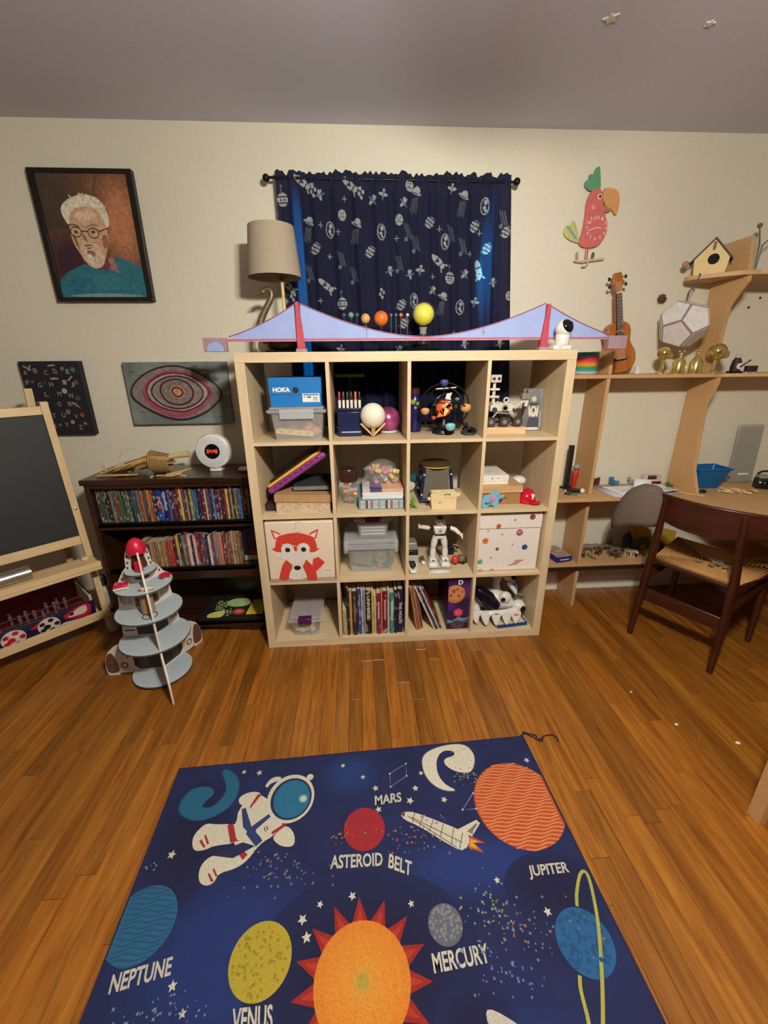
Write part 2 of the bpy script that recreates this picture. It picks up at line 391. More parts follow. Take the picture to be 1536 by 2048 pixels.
for i in range(3):
    a = math.radians(30)+2*PI*i/3; p = (.085*math.cos(a), .085*math.sin(a), -.335)
    sk = G(fan); sk.tube([(.03*math.cos(a), .03*math.sin(a), -.294), (.07*math.cos(a), .07*math.sin(a), -.292), (p[0], p[1], -.300)], .012, 10)
    sk.lathe([(.02, .047), (.05, .045), (.07, .036), (.072, .033), (.069, .035), (.05, .042), (.02, .044)], p, 20, cap=False)  # opaque cup added above each bulb to block light going up
    so = sk.done('socket_with_light_cup', pm('fan_bronze', (70, 52, 36)))
    m = pm('bulb_glow', (255, 235, 205), .4)
    bs = m.node_tree.nodes['Principled BSDF']; bs.inputs['Emission Color'].default_value = (*LAMP_COL, 1); bs.inputs['Emission Strength'].default_value = LAMP
    G(fan).ball(p, .042, n=16, m=10).done('bulb', m, so)
# ================================================================== CUBE SHELF
KW = wood('pale_oak_veneer', (204, 180, 142), (220, 198, 160), axis=2, scale=40, stretch=12, rough=.5, bump=.04)
KH = wood('pale_oak_veneer_level', (204, 180, 142), (220, 198, 160), axis=0, scale=40, stretch=12, rough=.5, bump=.04)
ks = thing('cube_shelf', 'pale oak cube shelf with sixteen open compartments under the window', 'shelf', (.735, .195, 0))
D = .39
G(ks, TR(-.735, -.195, 0)).box(0, 1.47, 0, D, 1.429, 1.47).done('top_panel', KH, bevel=.0012)
G(ks, TR(-.735, -.195, 0)).box(0, 1.47, 0, D, .0, .041).done('bottom_panel', KH, bevel=.0012)
for x0 in (0, 1.429): G(ks, TR(-.735, -.195, 0)).box(x0, x0+.041, 0, D, .0412, 1.4288).done('side_panel', KW, bevel=.0012)
CX = [.041, .392, .743, 1.094]; CZ = [1.094, .743, .392, .041]; CW = .335
for z in (.376, .727, 1.078): G(ks, TR(-.735, -.195, 0)).box(.0412, 1.4288, .0, D, z, z+.016).done('shelf_board', KH, bevel=.0008)
for x in (.376, .727, 1.078):
    for z in CZ: G(ks, TR(-.735, -.195, 0)).box(x, x+.016, .0005, D, z+.0002, z+CW-.0002).done('divider', KW, bevel=.0008)
# ================================================================== CURTAIN
def build_curtain():
    NX, NZ = 430, 420
    x0t, x1t, x0b, x1b, zt, zb = .168, 1.250, .178, 1.345, 2.235, 1.12
    img = np.zeros((NZ, NX, 3)); img[:] = lin((21, 26, 60))
    U = np.linspace(0, 1, NX)[None, :]; V = np.linspace(0, 1, NZ)[:, None]
    Z = zt+(zb-zt)*V+0*U; X = (x0t+(x1t-x0t)*U)*(1-V)+(x0b+(x1b-x0b)*U)*V
    WH = np.array(lin((182, 186, 186))); NV = np.array(lin((21, 26, 60)))
    def put(mask, c=WH): img[mask] = c
    def disc(cx, cz, rx, rz=None, a=0.):
        rz = rz or rx; dx, dz = X-cx, Z-cz; ca, sa = math.cos(a), math.sin(a)
        p, q = dx*ca+dz*sa, -dx*sa+dz*ca
        return (p/rx)**2+(q/rz)**2 < 1, p, q
    def seg(ax, az, bx, bz, wd):
        dx, dz = bx-ax, bz-az; l = dx*dx+dz*dz
        t = np.clip(((X-ax)*dx+(Z-az)*dz)/l, 0, 1)
        return (X-ax-t*dx)**2+(Z-az-t*dz)**2 < (wd/2)**2
    GR = np.array(lin((120, 126, 140)))
    for cx, cz in [(.195,2.129),(.449,1.7),(.981,1.813)]:
        m, p, q = disc(cx, cz, .024, .027); put(m); put(m & (np.abs(q-.012) < .0025), NV); put(m & (np.abs(q+.012) < .002), NV)
        for s in (-.009, .009): put(disc(cx+s, cz-.001, .004)[0], NV)
        put(seg(cx-.004, cz+.027, cx-.006, cz+.05, .003), GR); put(disc(cx-.004, cz+.052, .005)[0], GR)
    for cx, cz in [(.307,2.041),(.528,2.035),(1.03,2.148),(.806,2.162),(.947,1.727)]:
        put(disc(cx, cz, .026, .007, -.5)[0]); m, p, q = disc(cx+.004, cz+.006, .016, .017, -.4); put(m & (q > 0))
        put(disc(cx-.002, cz-.001, .018, .0022, -.5)[0], NV)
        for k in range(4): put(seg(cx-.012+.007*k, cz-.02, cx-.026+.009*k, cz-.075-.006*(k % 2), .0026), GR)
    for cx, cz in [(.463,2.07),(.729,2.054),(.776,2.189),(1.283,1.734)]:
        put(disc(cx, cz, .018, .022)[0])
        for dx, dz in ((-.007,.007),(.006,.009),(0,-.003),(.008,-.008),(-.008,-.009)): put(disc(cx+dx, cz+dz, .0034)[0], NV)
    for cx, cz in [(.405,2.013),(.645,2.004),(1.133,2.111),(1.038,1.683),(.805,1.715),(.95,1.966)]:
        a = disc(cx, cz, .02, .034)[0]; b = disc(cx, cz, .016, .030)[0]; put(a & ~b); 
        put(disc(cx+.003, cz+.015, .008, .01)[0]); put(disc(cx-.002, cz-.006, .007, .008)[0]); put(disc(cx+.004, cz-.018, .006, .005)[0])
    for cx, cz in [(.333,1.934),(.591,1.924),(.874,2.045),(1.09,2.032),(1.244,2.008),(.757,1.611),(.741,1.695),(1.155,1.938)]:
        m, p, q = disc(cx, cz, .02, .026, -.5); put(m & (np.mod(q+.03, .0155) > .0055))
        put(disc(cx, cz, .034, .0022, .45)[0], GR)
    for cx, cz, a in [(.372,1.781,-.65),(.288,2.197,-.6),(.502,2.189,-.7),(.919,1.885,-.8),(1.121,1.851,-1.3),(.189,1.781,-.8)]:
        m, p, q = disc(cx, cz, .042, .014, a); put(m); put(m & (np.abs(p+.008) < .003), NV); put(m & (np.abs(p-.02) < .0025), NV); put(disc(cx, cz, .005)[0], NV)
        c_, s_ = math.cos(a), math.sin(a)
        for k in (-1, 1): put(seg(cx+.03*c_-.008*k*s_, cz+.03*s_+.008*k*c_, cx+.045*c_-.02*k*s_, cz+.045*s_+.02*k*c_, .006))
    for cx, cz in [(.333,2.164),(.55,2.16),(.642,1.747),(1.123,1.832),(.206,1.739)]:
        for dx, dz in ((0,.014),(.012,.002),(-.006,-.006),(.004,-.02)): put(disc(cx+dx, cz+dz, .006, .008)[0])
    for cx, cz in [(.476,2.135),(.397,1.905),(.442,2.003),(.92,2.017),(1.115,2.004),(1.017,1.564),(.361,2.03),(.717,1.979),(.174,1.712),(.342,1.712),(1.074,1.915),(.895,1.82)]:
        put(seg(cx-.010, cz, cx+.010, cz, .003)); put(seg(cx, cz-.012, cx, cz+.012, .003))
    for cx, cz in [(.445,1.894),(.721,1.88),(.97,2.006),(.29,1.838),(.502,1.831),(1.217,2.069),(.801,1.965),(1.028,1.952),(.763,2.012)]:
        for k in range(3): put(seg(cx-.01+.011*k, cz+.03-.004*k, cx+.008+.010*k, cz-.028-.004*k, .0028), GR)
        put(disc(cx, cz-.036, .008, .009)[0], GR)
    for i, (cx, cz) in enumerate([(.686,1.843),(.833,1.847),(.606,2.13),(.782,1.828),(.655,2.154),(.749,2.121),(.364,2.148),(.975,2.181),(1.052,1.828),(1.197,1.793),(1.113,1.707),(.897,1.758),(1.07,1.509),(.432,1.492),(.731,1.486),(1.257,1.508)]):
        a = (.3, 1.4, 2.3)[i % 3]; m, p, q = disc(cx, cz, .007, .022, a); put(m); m, p, q = disc(cx, cz, .024, .004, a); put(m, GR)
        put(disc(cx+.004, cz+.016, .006)[0])
    # folds: gathered at the rod, loose below
    ph = U*2*PI
    amp = .005+.007*V
    Y = .414+amp*(np.sin(ph*11+.5*np.sin(ph*3))+.45*np.sin(ph*23+1))+.007*np.sin(ph*4+V*2)*V
    ruff = np.clip((.055-V)/.055, 0, 1); Y = Y+ruff*.006*np.sin(ph*47); Z = Z+np.clip((.02-V)/.02, 0, 1)*(.006*np.sin(ph*9+3*np.sin(ph*2.3))+.004*np.sin(ph*31+2*np.sin(ph*5))+.003*np.sin(ph*17))
    n = NX*NZ; co = np.stack([X, Y, Z], -1).reshape(-1, 3)
    i = np.arange(n).reshape(NZ, NX); F = np.stack([i[:-1, :-1], i[1:, :-1], i[1:, 1:], i[:-1, 1:]], -1).reshape(-1, 4)
    th = thing('curtain', 'navy space-print curtain gathered on a black rod behind the cube shelf', 'curtain', (.71, .43, 1.12))
    Mi = np.array([.71, .43, 1.12])
    me = bpy.data.meshes.new('cloth'); me.vertices.add(n); me.vertices.foreach_set('co', (co-Mi).ravel())
    nf = len(F); me.loops.add(nf*4); me.loops.foreach_set('vertex_index', F.ravel()); me.polygons.add(nf); me.polygons.foreach_set('loop_start', np.arange(nf)*4)
    me.polygons.foreach_set('use_smooth', np.ones(nf, dtype=bool)); me.update(); me.validate()
    ca = me.color_attributes.new('Col', 'FLOAT_COLOR', 'POINT'); ca.data.foreach_set('color', np.concatenate([img.reshape(-1, 3), np.ones((n, 1))], 1).ravel())
    me.materials.append(printed('curtain_cloth', .85, .12, 220, .25, trans=.45))
    o = bpy.data.objects.new('cloth', me); COL.objects.link(o); o.parent = th
    blk = pm('black_metal', (22, 20, 20), .4, .5)
    r = G(th, TR(-.71, -.43, -1.12)); r.cyl((.135, .418, 2.213), (1.272, .418, 2.209), .006, 10); r.done('rod', blk)
    for x in (.128, 1.279): G(th, TR(-.71, -.43, -1.12)).ball((x, .418, 2.211), .016).done('finial', blk)
build_curtain()
# ================================================================== RUG
RA = (-.194, -.695); RE = math.atan2(.0377, .99929); RT = .007
ce, se = math.cos(RE), math.sin(RE)
def rugp(x, y, h=0.): return (RA[0]+x*ce+y*se, RA[1]+x*se-y*ce, RT+h)
rug = thing('rug', 'dark blue space rug with sun, planets and astronaut on the wood floor', 'rug', (*rugp(.66, .9)[:2], 0), RE)
rw, rl = 1.326, 1.99
def inrug(x, y): return (x-.66, .9-y)
bed = G(rug); nb = 60
edge = [(0, 0), (rw, 0), (rw+.006, rl), (.006, rl)]
bed.prism([inrug(*p) for p in edge], .0004, RT, 'z')
RUGM = pm('rug_pile_navy', (24, 32, 74), .95, var=.22, scale=9, bump=.5); bed.done('pile', RUGM, bevel=.002)
bd = G(rug); bd.tube([(*inrug(*p), .0045) for p in edge], .0042, 8, closed=True); bd.done('bound_edge', pm('rug_binding', (22, 26, 62), .9))
RP = printed('rug_print', .95, .18, 260, .35, gain=.84)
def ink(base=.0013): return Ink(rugp, .00004, base)
def fuzzy(k, pts, rgb, n=4, grow=.012, base=(24, 32, 74)):
    """soft edged patch: nested outlines from faint to full"""
    cx = sum(p[0] for p in pts)/len(pts); cy = sum(p[1] for p in pts)/len(pts)
    for i in range(n):
        t = (i+1)/n; s = 1+grow*(1-t)*8
        k.poly([(cx+(p[0]-cx)*s, cy+(p[1]-cy)*s) for p in pts], tuple(base[j]+(rgb[j]-base[j])*t for j in range(3)))
rr = random.Random(5)
RB = [lambda P: clip2(clip2(clip2(P, 0, .004, 1), 0, rw-.004, -1), 1, .004, 1)][0]
# broad lighter and darker clouds of the night sky
k = Ink(rugp, .00002, .0002)
for cx, cy, rx, ry, c in [(.63,.09,.13,.1,(34,62,128)),(.3,.55,.3,.24,(32,54,124)),(1.0,.42,.28,.1,(36,60,132)),(.95,.82,.3,.12,(33,58,130)),(.2,.78,.2,.1,(30,60,110)),(.65,1.35,.5,.25,(32,52,120))]:
    for i in range(5): k.poly(RB(circ(cx, cy, rx*(1-.13*i), 26, ry*(1-.13*i))), tuple((24, 32, 74)[j]+(c[j]*.85-(24, 32, 74)[j])*(i+1)/5 for j in range(3)))
for cx, cy, rx, ry in [(.12,.25,.12,.2),(.66,.62,.3,.22),(1.2,.5,.14,.09),(.9,.76,.1,.1)]:
    for i in range(5): k.poly(RB(circ(cx, cy, rx*(1-.12*i), 26, ry*(1-.12*i))), (24-.8*i, 32-2.2*i, 74-3.6*i))
k.done('sky_clouds', rug, RP, kind='stuff')
# swirls
k = ink(); T = [(.182,.024),(.23,.065),(.239,.124),(.223,.164),(.185,.192),(.126,.205),(.068,.18),(.047,.145),(.065,.091),(.115,.082),(.145,.093),(.158,.115),(.132,.14),(.125,.16),(.165,.164),(.193,.126),(.195,.09),(.156,.029)]
fuzzy(k, smooth2(T), (30, 96, 128), 4, .01); k.done('swirl_motif', rug, RP, label='teal spiral galaxy')
k = ink(); T = [(1.08,.010),(1.105,.05),(1.101,.088),(1.08,.125),(1.056,.134),(1.013,.121),(.984,.092),(.987,.066),(1.035,.058),(1.029,.034),(.988,.032),(.958,.065),(.948,.122),(.966,.168),(1.009,.196),(.951,.188),(.907,.142),(.899,.075),(.921,.032),(1.0,.008)]
fuzzy(k, smooth2(T), (214, 208, 186), 3, .006)
for i in range(26): k.poly(circ(rr.uniform(1.02, 1.09), rr.uniform(.02, .12), .0022, 5), (170, 130, 90), raise_=False)
k.n += 1; k.done('swirl_motif', rug, RP, label='cream spiral galaxy')
# astronaut
k = ink(); WHT = (208, 200, 178); NVY = (34, 38, 78); RED = (158, 40, 46)
k.poly(smooth2([(.327,.104),(.349,.073),(.382,.073),(.383,.088),(.347,.096),(.339,.113)]), WHT)
k.poly(smooth2([(.32,.126),(.279,.12),(.246,.135),(.249,.16),(.277,.173),(.298,.185),(.32,.16)]), WHT)
k.poly(smooth2([(.388,.273),(.419,.246),(.45,.276),(.454,.317),(.412,.313),(.381,.287)]), WHT)
k.poly([(.246,.132),(.232,.15),(.236,.166),(.249,.162)], NVY); k.poly([(.45,.276),(.462,.29),(.462,.312),(.454,.317)], NVY)
k.poly(smooth2([(.251,.226),(.188,.222),(.16,.214),(.138,.233),(.127,.259),(.142,.297),(.177,.298),(.203,.287),(.275,.288)]), WHT)
k.poly(smooth2([(.275,.309),(.24,.313),(.195,.317),(.175,.346),(.185,.384),(.211,.397),(.232,.389),(.236,.367),(.281,.36),(.311,.345),(.34,.307),(.306,.28)]), WHT)
k.poly(smooth2([(.316,.134),(.352,.158),(.366,.205),(.417,.242),(.38,.28),(.354,.292),(.337,.309),(.31,.342),(.265,.295),(.241,.23),(.257,.226),(.253,.181),(.284,.141)], 1), WHT)
for P in ([(.229,.229),(.247,.225),(.267,.274),(.278,.281),(.251,.284)], [(.26,.296),(.274,.293),(.313,.324),(.301,.338)], [(.291,.184),(.322,.136),(.309,.132),(.291,.171)], [(.379,.274),(.423,.249),(.415,.242),(.375,.265)],
          [(.152,.268),(.171,.29),(.178,.288),(.158,.265)], [(.163,.254),(.18,.282),(.186,.28),(.168,.251)], [(.205,.364),(.221,.387),(.228,.385),(.21,.363)], [(.216,.353),(.231,.375),(.236,.373),(.221,.352)]): k.poly(P, RED)
for P in ([(.264,.181),(.276,.176),(.309,.243),(.308,.267),(.281,.24)], [(.306,.243),(.36,.205),(.37,.212),(.324,.253),(.351,.289),(.333,.304),(.294,.262)], [(.29,.287),(.33,.302),(.27,.33),(.2,.315)]): k.poly(P, (44, 58, 110) if P[0][0] != .29 else NVY)
k.poly([(.324,.259),(.347,.232),(.373,.25),(.353,.287)], WHT); k.line([(.35,.248),(.356,.262)], .003, NVY); k.line([(.357,.245),(.363,.259)], .003, NVY)
k.poly(circ(.425,.158,.081,36,.086), WHT); k.poly(circ(.427,.160,.07,36,.074), NVY); k.poly(circ(.429,.161,.062,36,.067), (34, 108, 142))
k.poly(circ(.468,.166,.014), (140, 180, 180)); k.poly(circ(.47,.166,.008), WHT); k.poly(circ(.487,.088,.012), WHT)
k.done('astronaut_motif', rug, RP)
def planet(name, cx, cy, r, rgb, rgb2, lab, kind='dots', ry=None):
    k = ink(); P = RB(circ(cx, cy, r, 40, ry)); k.poly(P, rgb)
    for i in range(70):
        a, q = rr.uniform(0, 2*PI), r*math.sqrt(rr.uniform(0, .82)); x, y = cx+q*math.cos(a), cy+q*math.sin(a)*((ry or r)/r)
        if not (.012 < x < rw-.012): continue
        if kind == 'dots': k.poly(circ(x, y, r*.05, 6), rgb2, raise_=False)
        elif kind == 'ripple': pass
        else:
            k.poly(circ(x, y, r*.08, 7), rgb2, raise_=False)
    k.n += 1
    if kind == 'ripple':
        for i in range(int(2*r/.011)):
            y = cy-r+.008+i*.011; hw = math.sqrt(max(0, r*r-(y-cy)**2))*.96
            xs = [x for x in np.linspace(max(cx-hw, .01), min(cx+hw, rw-.01), 24)]
            if len(xs) > 2 and xs[-1] > xs[0]: k.line([(x, y+.003*math.sin(x*90+i)+(x-cx)*.15*0) for x in xs], .0042, rgb2); k.n -= 1
        k.n += 1
    k.done(name, rug, RP, label=lab)
planet('planet_motif', .062,.466,.088,(38,98,132),(28,78,118),'blue rippled planet at the left edge','ripple')
planet('planet_motif', .394,.573,.0775,(176,156,46),(150,128,36),'mustard yellow speckled planet')
planet('planet_motif', .673,.286,.0665,(158,38,46),(146,34,42),'plain red planet')
planet('planet_motif', 1.2,.258,.149,(186,78,38),(216,140,86),'orange rippled planet at the right edge','ripple')
planet('planet_motif', .875,.553,.046,(96,98,108),(130,130,134),'grey cratered planet','crater')
planet('planet_motif', 1.226,.625,.072,(36,92,140),(28,78,124),'blue planet inside a yellow ring','crater')
k = ink(.002)
R1 = smooth2([(1.245,.553),(1.258,.526),(1.291,.483),(1.31,.472),(1.318,.486),(1.299,.549),(1.276,.607),(1.229,.697),(1.189,.764),(1.16,.81),(1.143,.822),(1.14,.80),(1.158,.761),(1.166,.708),(1.178,.685)], 2, closed=False)
k.line(R1, .0085, (170, 168, 70)); k.done('planet_ring_motif', rug, RP, label='yellow ring')
# sun
k = ink(); sc = (.648, .64)
for i in range(15):
    a = 2*PI*i/15-PI/2; P = [(sc[0]+.112*math.cos(a-.21), sc[1]+.112*math.sin(a-.21)), (sc[0]+.172*math.cos(a), sc[1]+.172*math.sin(a)), (sc[0]+.112*math.cos(a+.21), sc[1]+.112*math.sin(a+.21))]
    k.poly(P, (150, 36, 28))
    k.poly([(sc[0]+.11*math.cos(a-.1), sc[1]+.11*math.sin(a-.1)), (sc[0]+.15*math.cos(a), sc[1]+.15*math.sin(a)), (sc[0]+.11*math.cos(a+.1), sc[1]+.11*math.sin(a+.1))], (176, 54, 34))
k.n += 2
for i, c in enumerate([(214,128,40),(216,134,42),(217,138,44),(216,142,48),(206,150,58),(176,152,58)]): k.poly(circ(*sc, (.118,.095,.072,.05,.024,.014)[i], 44), c)
k.done('sun_motif', rug, RP)
# shuttle
k = ink()
k.poly(smooth2([(.794,.252),(.812,.246),(.843,.252),(.9,.281),(.974,.320),(1.01,.35),(.976,.385),(.947,.373),(.849,.297),(.805,.273)], 1), WHT)
k.poly([(.962,.324),(1.04,.298),(1.049,.31),(1.012,.346)], WHT); k.poly([(1.0,.330),(1.036,.308),(1.040,.312),(1.012,.338)], (120, 118, 110))
for a, b in (((.843,.254),(.83,.285)), ((.87,.268),(.852,.297)), ((.9,.283),(.88,.317)), ((.93,.299),(.91,.338)), ((.96,.316),(.94,.362)), ((.985,.332),(.962,.378)), ((.83,.268),(.975,.36)), ((.818,.262),(.955,.372))): k.line([a, b], .0022, (60, 58, 60))
k.poly([(.794,.252),(.812,.248),(.806,.264)], (70, 68, 70)); k.poly([(.99,.372),(1.01,.346),(1.018,.352),(.998,.386)], (110, 108, 104))
for P, c in (([(1.005,.344),(1.047,.37),(1.012,.366),(1.035,.397),(.99,.378)], (190, 80, 40)), ([(1.004,.352),(1.03,.366),(1.008,.364),(1.02,.384),(.995,.374)], (220, 160, 60))): k.poly(P, c)
k.done('shuttle_motif', rug, RP)
# second rocket body just entering at the bottom, and whatever lies nearer
k = ink(); k.poly(smooth2([(.928,.74),(.93,.717),(.949,.718),(1.0,.748),(1.06,.80),(1.08,.86),(1.02,.85),(.95,.80)], 1), (190, 184, 170)); k.done('rocket_motif', rug, RP)
# constellations, stars, star dust
for P in ([(.776,.105),(.841,.071),(.836,.12),(.774,.155)], [(1.057,.209),(1.005,.261),(1.051,.263)]):
    k = ink(); k.line(P, .0022, (140, 150, 180), closed=len(P) > 3)
    for p in P: k.poly(circ(*p, .0035, 6), WHT, raise_=False)
    k.done('constellation_motif', rug, RP)
k = ink()
for x, y in [(.243,.041),(.606,.054),(.678,.108),(.89,.115),(.724,.23),(.834,.212),(.951,.221),(1.296,.106),(.539,.474),(.629,.464),(.791,.499),(1.159,.556),(1.048,.47),(.493,.503),(.507,.542),(.3,.05),(.08,.3),(.86,.17),(.72,.155),(.19,.6),(.23,.65),(.55,.87),(.9,.93)]:
    k.poly(star2(x, y, rr.choice([.010, .012, .014]) if y > .02 else .008, 5, .45, rr.uniform(0, 6)), WHT, raise_=False)
k.n += 1
for cx, cy, sx, sy, nn, cs in [(.42,.38,.12,.07,60,[(120,130,170),(170,120,90)]),(.85,.33,.16,.06,70,[(120,130,170),(170,120,100)]),(1.0,.53,.1,.06,60,[(140,160,80),(150,160,170)]),(1.1,.6,.14,.06,60,[(120,130,170),(160,120,80)]),(1.0,.66,.1,.05,40,[(110,120,170)]),(.18,.66,.12,.05,50,[(120,140,150)]),(.03,.33,.03,.02,6,[(150,150,160)]),(1.05,.15,.06,.03,30,[(140,150,120)]),(.6,.3,.05,.03,18,[(180,110,60)])]:
    for i in range(nn):
        x, y = rr.gauss(cx, sx*.5), rr.gauss(cy, sy*.5)
        if .01 < x < rw-.02 and y > .01: k.poly(star2(x, y, rr.uniform(.0022, .0055), 4, .4, rr.uniform(0, 3)), rr.choice(cs), raise_=False)
k.done('star_dust', rug, RP, kind='stuff')
# lettering on the rug, each word set along its own line
LET = (198, 192, 172)
for t, bl, br, tl in [('MARS', (.713,.216), (.805,.213), (.715,.182)), ('ASTEROID', (.565,.391), (.722,.399), (.567,.354)), ('BELT', (.737,.405), (.802,.434), (.745,.368)), ('JUPITER', (1.144,.48), (1.266,.482), (1.15,.444)),
                      ('NEPTUNE', (.042,.6), (.178,.58), (.036,.564)), ('VENUS', (.350,.694), (.442,.696), (.345,.654)), ('MERCURY', (.825,.645), (.970,.640), (.825,.607))]:
    k = ink(.0022); k.text(t, bl, (br[0]-bl[0], br[1]-bl[1]), (tl[0]-bl[0], tl[1]-bl[1]), LET, .025); k.done('word', rug, RP, kind='stuff')
# loose thread at the rug's right corner
yarn = G(); yp = [(1.125,-.648),(1.133,-.632),(1.15,-.630),(1.165,-.645),(1.18,-.655),(1.19,-.672),(1.205,-.668),(1.21,-.648),(1.23,-.645),(1.245,-.643),(1.262,-.650),(1.268,-.665),(1.262,-.678)]
yarn.tube([(x, y, .0036) for x, y in smooth2(yp, 2, closed=False)], .0022, 6); yarn.tube([(x+.01*math.sin(i), y+.008, .0056) for i, (x, y) in enumerate(smooth2(yp[:7], 1, closed=False))], .0022, 6)
yarn.done('loose_thread', pm('thread', (30, 24, 40), .9), cat='thread', label='dark loose thread trailing from the right corner of the space rug')
# ================================================================== DARK BOOKCASE
DK = wood('dark_stained_wood', (36, 18, 10), (62, 33, 20), axis=0, scale=26, stretch=10, rough=.3, coat=.3)
bk = thing('bookcase', 'low dark brown bookcase with three shelves left of the cube shelf', 'bookcase', (-.43, .315, 0))
BX0, BX1, BY0, BY1 = -.84, -.022, .165, .458
g0 = lambda: G(bk, TR(.43, -.315, 0))
g0().box(BX0-.012, BX1+.004, BY0-.01, BY1, .873, .900).done('top_board', DK, bevel=.004)
for x0 in (BX0, BX1-.022): g0().box(x0, x0+.022, BY0, BY1, 0, .8728).done('side_panel', DK, bevel=.002)
g0().box(BX0+.0225, BX1-.0225, BY0, BY0+.018, .852, .8725).done('apron', DK, bevel=.002)
for z0, z1 in ((.633, .666), (.34, .405), (.045, .068)): g0().box(BX0+.0225, BX1-.0225, BY0+.002, BY1-.012, z1-.02, z1).box(BX0+.0225, BX1-.0225, BY0+.002, BY0+.02, z0, z1).done('shelf_board', DK, bevel=.002)
ap = [(BX0+.0225, 0), (BX0+.0225, .0475), (BX1-.0225, .0475), (BX1-.0225, 0), (BX1-.1, 0)]+[(BX1-.1-(BX1-BX0-.2)*i/12, .032*math.sin(PI*i/12)**.6) for i in range(1, 12)]+[(BX0+.1, 0)]
g0().prism(ap, BY0+.003, BY0+.02, 'y').done('plinth', DK)
g0().box(BX0+.0225, BX1-.0225, BY1-.011, BY1, .02, .872).done('back_panel', DK)
# ================================================================== EASEL
PINE = wood('pine', (204, 172, 122), (226, 198, 150), axis=2, scale=30, stretch=14, rough=.5)
PINEH = wood('pine_rail', (204, 172, 122), (226, 198, 150), axis=0, scale=30, stretch=14, rough=.5)
ea = thing('chalkboard_easel', 'pine easel with black chalkboard, ledge and lower shelf beside the bookcase', 'easel', (-.892, .172, 0), rot=rotz(math.atan2(.72, .69)))
# local frame: x along the board (0 at the right leg, negative to the left), y to the back, z up
EWD = .56
def leg(x, y0, y1, z1, w=.032, d=.02, name='leg', zb=0.):
    G(ea).add([(x-w/2,y0-d/2,zb),(x+w/2,y0-d/2,zb),(x+w/2,y0+d/2,zb),(x-w/2,y0+d/2,zb),(x-w/2,y1-d/2,z1),(x+w/2,y1-d/2,z1),(x+w/2,y1+d/2,z1),(x-w/2,y1+d/2,z1)], [(0,3,2,1),(4,5,6,7),(0,1,5,4),(1,2,6,5),(2,3,7,6),(3,0,4,7)]).done(name, PINE, bevel=.003)
lean = .128
for x in (0, -EWD): leg(x, lean*.115/1.265 if x == 0 else 0, lean, 1.265, zb=.115 if x == 0 else 0.); leg(x+(-.036 if x == 0 else .036), .40, lean+.045, 1.325)
def at_z(z): return lean*z/1.265
def slab(x0, x1, z0, z1, y0, y1, name, m, lab=None, bv=.002):
    """board parallel to the leaning front"""
    a, b = at_z(z0), at_z(z1)
    G(ea).add([(x0,a+y0,z0),(x1,a+y0,z0),(x1,a+y1,z0),(x0,a+y1,z0),(x0,b+y0,z1),(x1,b+y0,z1),(x1,b+y1,z1),(x0,b+y1,z1)], [(0,3,2,1),(4,5,6,7),(0,1,5,4),(1,2,6,5),(2,3,7,6),(3,0,4,7)]).done(name, m, bevel=bv, label=lab)
slab(-EWD+.0165, -.0165, .600, 1.205, -.004, .008, 'chalkboard', pm('chalkboard', (30, 30, 32), .6, var=.18, scale=7))
slab(-EWD+.0165, -.0165, 1.206, 1.245, -.008, .012, 'top_rail', PINEH); slab(-EWD+.0165, -.0165, .555, .599, -.008, .012, 'bottom_rail', PINEH)
yt = at_z(.47)
G(ea).box(-EWD-.03, .008, yt-.145, yt-.012, .475, .485).box(-EWD-.03, .008, yt-.155, yt-.145, .468, .496).done('ledge', PINEH, bevel=.002)
G(ea).box(-EWD-.03, .008, yt-.155, yt-.145, .452, .467).done('ledge_front', PINEH, bevel=.002)
G(ea).lathe([(.018, 0), (.02, .008), (.012, .016)], (-.03, yt-.05, .486), 14).done('ledge_stop', PINE)
G(ea).box(-EWD-.016, .016, .018-.035, .018-.018, .135, .178).done('shelf_rail', PINEH, bevel=.002)
G(ea).box(-EWD, 0, .345, .361, .135, .178).done('shelf_rail', PINEH, bevel=.002)
G(ea).box(-EWD+.018, -.018, .02, .345, .14, .148).done('lower_shelf', PINEH, bevel=.001)
for z in (.74, .43): G(ea).lathe([(.005, 0), (.006, .003), (.002, .005)], (0, 0, 0), 10, TR(0, at_z(z)-.011, z) @ Matrix.Rotation(PI/2, 4, 'X')).done('screw', pm('steel', (170, 165, 155), .3, .9))
# ================================================================== RIGHT HAND DESK AND SHELVES
MDF = pm('fibreboard', (198, 156, 106), .55, var=.05, scale=70, bump=.08)
EDG = pm('pale_board_edge', (212, 178, 128), .5, var=.08, scale=40)
dk = thing('desk_unit', 'corner desk of tan fibreboard panels with shelves right of the cube shelf', 'desk', (2.1, .38, 0))
d0 = lambda: G(dk, TR(-2.1, -.38, 0))
YW = YB-.0215
# upright between cube shelf and desk bay, and the shaped upright in the middle
for z0, z1 in ((.001, .247), (.2885, .699), (.7195, 1.337), (1.3565, 1.47)): d0().box(1.782, 1.80, .27, YW, z0, z1).done('upright', MDF, bevel=.001)
def upright2(z0, z1, prof):
    d0().prism([(YW, z0)]+prof+[(YW, z1)], 2.376, 2.394, 'x').done('upright', MDF, bevel=.001)
upright2(.7195, 1.337, [(.225, .7195), (.285, .842), (.30, 1.0), (.313, 1.20), (.276, 1.295), (.272, 1.337)])
upright2(1.3565, 1.799, [(.34, 1.3565), (.322, 1.49), (.318, 1.676), (.279, 1.73), (.242, 1.775), (.242, 1.799)])
upright2(1.8195, 1.97, [(.25, 1.8195), (.281, 1.97)])
d0().prism([(1.506, YW), (1.506, .2), (2.08, .2), (2.17, .185), (2.25, .14), (2.31, .05), (2.34, -.06), (2.36, -.2), (2.37, -.45), (2.37, -1.0), (XR-.002, -1.0), (XR-.002, YW)], .70, .7185, 'z').done('desktop', MDF, bevel=.001)
